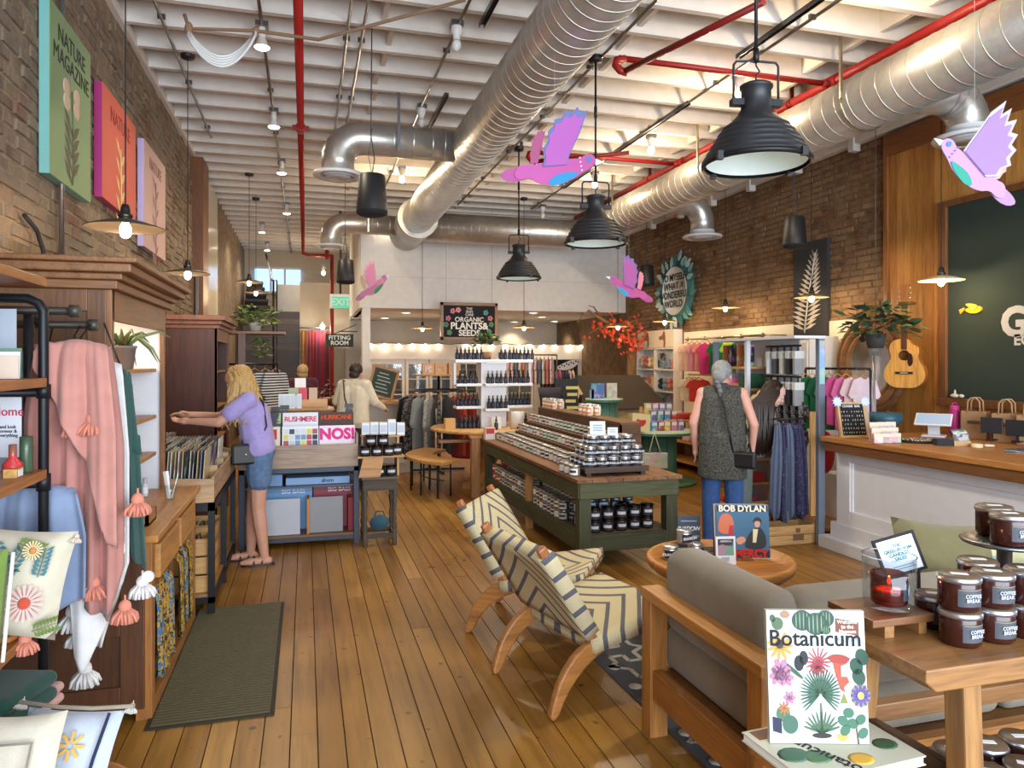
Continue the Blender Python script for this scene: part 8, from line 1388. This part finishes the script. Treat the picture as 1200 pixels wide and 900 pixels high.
def person(lb,loc,rz,J,skin,scale=1.0,face=None,up=Vector((0,0,1)),foot=True):
    p=T('person',lb,'person',loc,rz=rz); p.scale=(scale,)*3; m=MB(); V=Vector
    for s in ('l','r'):
        m.limb(V(J['hip'+s]),V(J['knee'+s]),.085,.057); m.limb(V(J['knee'+s]),V(J['knee'+s]).lerp(V(J['ank'+s]),.35),.056,.056); m.limb(V(J['knee'+s]).lerp(V(J['ank'+s]),.35),V(J['ank'+s]),.055,.036)
        a=V(J['ank'+s]); fd=V(J.get('toe'+s,(a.x+.17,a.y,.025))); m.limb((a.x-.03,a.y,.035),(fd.x-.06,fd.y,.032),.034,.036); m.limb((fd.x-.06,fd.y,.03),tuple(fd),.038,.024)
        m.limb(V(J['sh'+s]),V(J['el'+s]),.050,.040); m.limb(V(J['el'+s]),V(J['wr'+s]),.040,.026)
        hd=V(J.get('hd'+s)) if 'hd'+s in J else (V(J['wr'+s])-V(J['el'+s])); hand(m,V(J['wr'+s]),hd,V(J.get('th'+s,(0,0,1))))
    m.limb(V(J['pel'])-V((0,.06,0)),V(J['pel'])+V((0,.06,0)),.115,.115); m.limb(V(J['pel']),V(J['waist']),.12,.11); m.limb(V(J['waist'])-V((0,.03,0)),V(J['waist'])+V((0,.03,0)),.105,.105); m.limb(V(J['chest'])-V((0,.05,0)),V(J['chest'])+V((0,.05,0)),.115,.115); m.limb(V(J['waist']),V(J['chest']),.11,.115); m.limb(V(J['shl']),V(J['shr']),.055,.055); m.limb(V(J['chest']),V(J['neck']),.09,.05); m.limb(V(J['neck']),V(J['head']),.047,.045)
    M=head(m,V(J['head']),face or V((1,0,0)),up); b=O('body',m,'skin',skin,p); remesh(b,.0075,4); return p,M
def cloth(par,name,segs,mat,col,vox=.010,it=6,skirt=None):
    m=MB()
    if skirt: m.lathe([(.001,skirt[0]),(1.0,skirt[0]),(.97,skirt[0]+.2),(.9,skirt[1]),(.001,skirt[1])],24,mat=Matrix.Diagonal((skirt[2],skirt[3],1,1)))
    for s in segs: m.limb(*s)
    return remesh(O(name,m,mat,col,par),vox,it)
V=Vector
def stand(lean=0,hf=.0,head_f=.0):
    J=dict(hipl=(0,.09,.86),hipr=(0,-.09,.86),kneel=(.02,.10,.47),kneer=(.0,-.10,.47),ankl=(-.02,.10,.07),ankr=(-.03,-.10,.07),pel=(0,0,.92),waist=(.01+lean*.3,0,1.06),chest=(.02+lean*.8,0,1.25),shl=(.01+lean,.17,1.37),shr=(.01+lean,-.17,1.37),neck=(.02+lean*1.1,0,1.43),head=(.05+lean*1.3+head_f,0,1.535-hf))
    return J
# --- A: blonde shopper at the record bin, facing the left wall
J=stand(.07,.02,.03); J.update(ell=(.30,.20,1.19),wrl=(.52,.13,1.20),elr=(.33,-.19,1.21),wrr=(.56,-.10,1.24),thl=(0,-1,.3),thr=(0,1,.3),kneel=(.01,.09,.47),ankl=(-.04,.08,.07),kneer=(.06,-.10,.47),ankr=(.08,-.11,.07))
pa,M=person('person in lavender t-shirt and denim shorts leafing through the record bin',(-.36,6.30,0),PI,J,(206,152,126),.985,V((1,0,-.45)),V((.4,0,1))); eyes(pa,M)
LV=(172,158,214)
cloth(pa,'tshirt',[(V((.005,-.09,.98)),V((.005,.09,.98)),.130,.130),(V((.01,-.05,1.0)),V((.05,-.05,1.24)),.132,.13),(V((.01,.05,1.0)),V((.05,.05,1.24)),.132,.13),(V(J['chest'])-V((0,.06,0)),V(J['chest'])+V((0,.06,0)),.128,.128),(V(J['shl'])-V((0,.02,.02)),V(J['shr'])+V((0,.02,-.02)),.072,.072),(V(J['shl']),V(J['shl']).lerp(V(J['ell']),.62),.068,.070),(V(J['shr']),V(J['shr']).lerp(V(J['elr']),.62),.068,.070),(V(J['chest']),V(J['neck'])-V((0,0,.04)),.1,.065)],'cloth',LV)
cloth(pa,'denim_shorts',[(V((0,-.075,.93)),V((0,.075,.93)),.125,.125),(V(J['hipl'])+V((0,0,.05)),V((.0,.095,.70)),.11,.098),(V(J['hipr'])+V((0,0,.05)),V((.02,-.095,.70)),.11,.098)],'denim',(96,124,160))
locks(pa,'long_blonde_hair',M,80,(206,166,104),.36,3,wave=.035,spread=4.2,arc=(-2.3,2.3),r=.014)
bg=O('crossbody_bag',MB().bx(-.11,.11,-.03,.03,-.085,.085),'satin',(30,26,26),pa,.02,loc=(.10,.175,.93),rot=(0,0,.2)); O('bag_clasp',MB().ell((0,.033,.0),(.012,.006,.012),8,6),'metal',(200,190,160),bg); O('bag_strap',MB().tube([(.02,.15,1.0),(-.06,.15,1.15),(-.03,.10,1.34),(.05,.0,1.44),(.10,-.08,1.40),(.15,-.06,1.2),(.13,.08,1.05),(.13,.14,1.0)],.008,6),'satin',(26,22,24),pa)
for s,a in (('l',J['ankl']),('r',J['ankr'])): sd_=O('sandal_sole',MB().prism(sm([(-.08,-.03),(.0,-.036),(.1,-.045),(.18,-.03),(.19,.02),(.1,.04),(.0,.036),(-.08,.03)],2),.016,Matrix.Translation((a[0],a[1],.008))@Matrix.Rotation(PI/2,4,'X')),'satin',(44,36,32),pa); O('sandal_strap',MB().tube([(a[0]+.08,a[1]-.045,.02),(a[0]+.08,a[1],.072),(a[0]+.08,a[1]+.045,.02)],.008,6).tube([(a[0]+.02,a[1]-.042,.02),(a[0]+.0,a[1],.088),(a[0]+.02,a[1]+.042,.02)],.007,6),'satin',(60,48,40),sd_)
# --- B: grey haired shopper seen from behind
J=stand(.0,.0,.0); J.update(ell=(-.02,.25,1.10),wrl=(.05,.24,.87),elr=(-.04,-.27,1.10),wrr=(.04,-.25,.86),thl=(1,0,0),thr=(1,0,0),kneel=(.02,.10,.47),ankl=(0,.10,.07))
q=fz(846,632); pb_,M=person('person with grey plaited hair in a dark tweed tunic seen from behind',(3.57,5.70,0),PI/2-TH-.35,J,(214,160,140),1.0,V((1,-.25,-.12))); eyes(pb_,M)
cloth(pb_,'tweed_tunic',[(V((0,-.075,.95)),V((0,.075,.95)),.138,.138),(V((.01,-.07,1.0)),V((.02,-.07,1.27)),.138,.132),(V((.01,.07,1.0)),V((.02,.07,1.27)),.138,.132),(V((.01,-.12,1.37)),V((.01,.12,1.37)),.072,.072),(V((.02,0,1.27)),V((.02,0,1.41)),.12,.07)],'tweed',(255,255,255),skirt=(.62,1.0,.16,.215))
cloth(pb_,'jeans',[(V((0,-.08,.9)),V((0,.08,.9)),.12,.12),(V(J['hipl']),V(J['kneel']),.108,.082),(V(J['kneel']),V((0,.10,.06)),.082,.075),(V(J['hipr']),V(J['kneer']),.108,.082),(V(J['kneer']),V((-.03,-.10,.06)),.082,.075)],'denim',(56,92,148))
hb_=O('grey_hair',MB().ell((-.035,0,.036),(.10,.089,.093),18,14,M).ell((-.09,0,-.01),(.05,.07,.07),12,10,M),'hair',(150,150,150),pb_)
m=MB()
for k in range(9): m.ell(tuple(M@Vector((-.105+.012*k*.3,.012*math.sin(k*1.6),-.04-.038*k))),(.026-.0012*k,.03-.0015*k,.028),10,8)
O('plait',m,'hair',(120,118,116),pb_); O('shoe',MB().ell((.05,.10,.035),(.13,.045,.04),12,8).ell((.03,-.10,.035),(.13,.045,.04),12,8),'satin',(40,36,36),pb_)
bg=O('crossbody_bag',MB().bx(-.03,.03,-.13,.13,-.075,.075),'satin',(24,24,28),pb_,.025,loc=(-.12,-.17,.80),rot=(0,0,-.3)); O('bag_zip',MB().bar((-.033,-.1,.055),(-.033,.1,.055),.006,.006),'metal',(150,150,150),bg); O('bag_strap',MB().tube([(-.13,-.1,.86),(-.16,-.07,1.05),(-.14,-.03,1.25),(-.05,.06,1.43),(.06,.09,1.40)],.007,6).tube([(-.10,-.25,.86),(-.02,-.2,1.1),(.1,-.08,1.2)],.007,6),'satin',(24,24,28),pb_)
# --- C: dark haired shopper bending over the scarves
J=stand(.16,.10,.06); J.update(shl=(.16,.14,1.36),shr=(.16,-.14,1.36),ell=(.18,.18,1.08),wrl=(.26,.13,.90),elr=(.24,-.17,1.08),wrr=(.43,-.14,1.07),thl=(0,-.3,1),thr=(0,.3,1))
pc3,M=person('person with long dark hair reaching for the blue scarves',(3.96,6.0,0),-.5,J,(222,172,154),.94,V((1,-.1,-.5)),V((.5,0,1))); eyes(pc3,M)
cloth(pc3,'mustard_top',[(V((0,-.08,.98)),V((0,.08,.98)),.128,.128),(V((.02,-.06,1.0)),V((.10,-.06,1.25)),.13,.125),(V((.02,.06,1.0)),V((.10,.06,1.25)),.13,.125),(V(J['shl']),V(J['shr']),.07,.07),(V(J['shl']),V(J['shl']).lerp(V(J['ell']),.55),.058,.056),(V(J['shr']),V(J['shr']).lerp(V(J['elr']),.55),.058,.056)],'cloth',(196,180,132))
cloth(pc3,'grey_trousers',[(V((0,-.08,.9)),V((0,.08,.9)),.122,.122),(V(J['hipl']),V(J['kneel']),.115,.10),(V(J['kneel']),V((-.02,.10,.06)),.10,.105),(V(J['hipr']),V(J['kneer']),.115,.10),(V(J['kneer']),V((-.03,-.10,.06)),.10,.105)],'cloth',(112,122,118))
locks(pc3,'long_dark_hair',M,120,(46,32,26),.56,8,wave=.03,spread=6.0,arc=(-1.95,1.45),r=.017,fwd=-.15); O('shoe',MB().ell((.05,.10,.035),(.13,.045,.04),12,8).ell((.03,-.10,.035),(.13,.045,.04),12,8),'satin',(40,36,36),pc3); m=MB()
for k in range(40):
    f=(k%20)/19; o_=.012*(k//20); x0_=-.07+.10*f; a0_=M@Vector((x0_,-.080+.02*abs(f-.5),.055-.05*f)); m.tube([M@Vector((x0_*.6,-.03,.118)),a0_,Vector((.08+.20*f,-.205-o_,1.36)),Vector((.09+.18*f+R.uniform(-.015,.015),-.23-o_,1.20)),Vector((.10+.17*f+R.uniform(-.02,.02),-.225-o_,1.04)),Vector((.11+.14*f,-.22,.88+R.uniform(-.05,.04)))],[.012,.016,.017,.017,.014,.003],6)
O('hair_over_shoulder',m,'hair',(46,32,26),pc3); O('bracelet',MB().lathe([(.031,-.004),(.033,0),(.031,.004)],14,mat=Matrix.Translation((.38,-.155,1.062))@Matrix.Rotation(PI/2,4,'Y')),'metal',(200,190,170),pc3)
# --- D: person in a cream cardigan at the desk, from behind
J=stand(.05); J.update(ell=(.05,.26,1.14),wrl=(.22,.22,1.04),elr=(.10,-.28,1.14),wrr=(.30,-.30,1.06),thl=(0,-1,0),thr=(0,1,0))
x_,y_=ft(413,470,9.5).x,ft(413,470,9.5).y; pd,M=person('person in a cream cardigan leaning at the rear display',(x_,y_,0),PI/2-TH-.25,J,(206,160,136),.98,V((1,.1,-.4)),V((.4,0,1)))
cloth(pd,'cream_cardigan',[(V((0,-.1,.9)),V((0,.1,.9)),.14,.14),(V((.01,-.09,.95)),V((.05,-.08,1.26)),.14,.135),(V((.01,.09,.95)),V((.05,.08,1.26)),.14,.135),(V(J['shl']),V(J['shr']),.082,.082),(V(J['shl']),V(J['ell']),.075,.062),(V(J['ell']),V(J['wrl']),.062,.045),(V(J['shr']),V(J['elr']),.075,.062),(V(J['elr']),V(J['wrr']),.062,.045),(V((.05,0,1.26)),V((.06,0,1.42)),.12,.065)],'cloth',(226,214,188))
cloth(pd,'dark_trousers',[(V((0,-.08,.88)),V((0,.08,.88)),.12,.12),(V(J['hipl']),V(J['ankl']),.105,.075),(V(J['hipr']),V(J['ankr']),.105,.075)],'cloth',(50,52,60)); O('dark_hair',MB().ell((-.035,0,.036),(.10,.09,.094),16,12,M).ell((-.06,0,-.05),(.06,.075,.06),12,10,M),'hair',(52,38,30),pd); O('bag_strap',MB().tube([(-.09,-.02,.95),(-.10,.06,1.2),(-.03,.12,1.44),(.09,.1,1.38)],.010,6),'satin',(50,44,44),pd)
# --- E: fair haired person farther back
J=stand(0); J.update(ell=(.0,.22,1.1),wrl=(.06,.2,.88),elr=(.0,-.22,1.1),wrr=(.06,-.2,.88)); q=ft(355,445,11.3)
pe,M=person('fair haired person standing by the fitting room curtain',(q.x,q.y,0),PI/2+.2,J,(210,164,140),.97)
cloth(pe,'plum_top',[(V((0,-.1,.9)),V((0,.1,.9)),.135,.135),(V((.01,-.08,.95)),V((.02,-.07,1.27)),.135,.13),(V((.01,.08,.95)),V((.02,.07,1.27)),.135,.13),(V(J['shl']),V(J['shr']),.075,.075),(V(J['shl']),V(J['ell']),.066,.056),(V(J['shr']),V(J['elr']),.066,.056),(V((.02,0,1.27)),V((.02,0,1.41)),.11,.06)],'cloth',(96,50,70)); cloth(pe,'dark_trousers',[(V((0,-.08,.88)),V((0,.08,.88)),.12,.12),(V(J['hipl']),V(J['ankl']),.105,.075),(V(J['hipr']),V(J['ankr']),.105,.075)],'cloth',(50,50,56)); O('fair_hair',MB().ell((-.035,0,.036),(.10,.09,.094),16,12,M).ell((-.055,0,-.045),(.06,.08,.06),12,10,M),'hair',(206,172,120),pe)
# ---------------------------------------------------------------- lettering curves become plain meshes; loose prototypes go
bpy.context.view_layer.update(); dg=bpy.context.evaluated_depsgraph_get()
for o in [q for q in SC.objects if q.type=='FONT']:
    me=bpy.data.meshes.new_from_object(o.evaluated_get(dg)); n=bpy.data.objects.new('lettering',me); COL.objects.link(n)
    if not me.materials: me.materials.append(o.data.materials[0])
    n.color=o.color; n.parent=o.parent; n.location=o.location; n.rotation_euler=o.rotation_euler; bpy.data.objects.remove(o)
for o in [q for q in SC.objects if q.parent is None and q.location.z<-20]:
    for c in list(o.children): 
        for g in list(c.children): bpy.data.objects.remove(g)
        bpy.data.objects.remove(c)
    bpy.data.objects.remove(o)
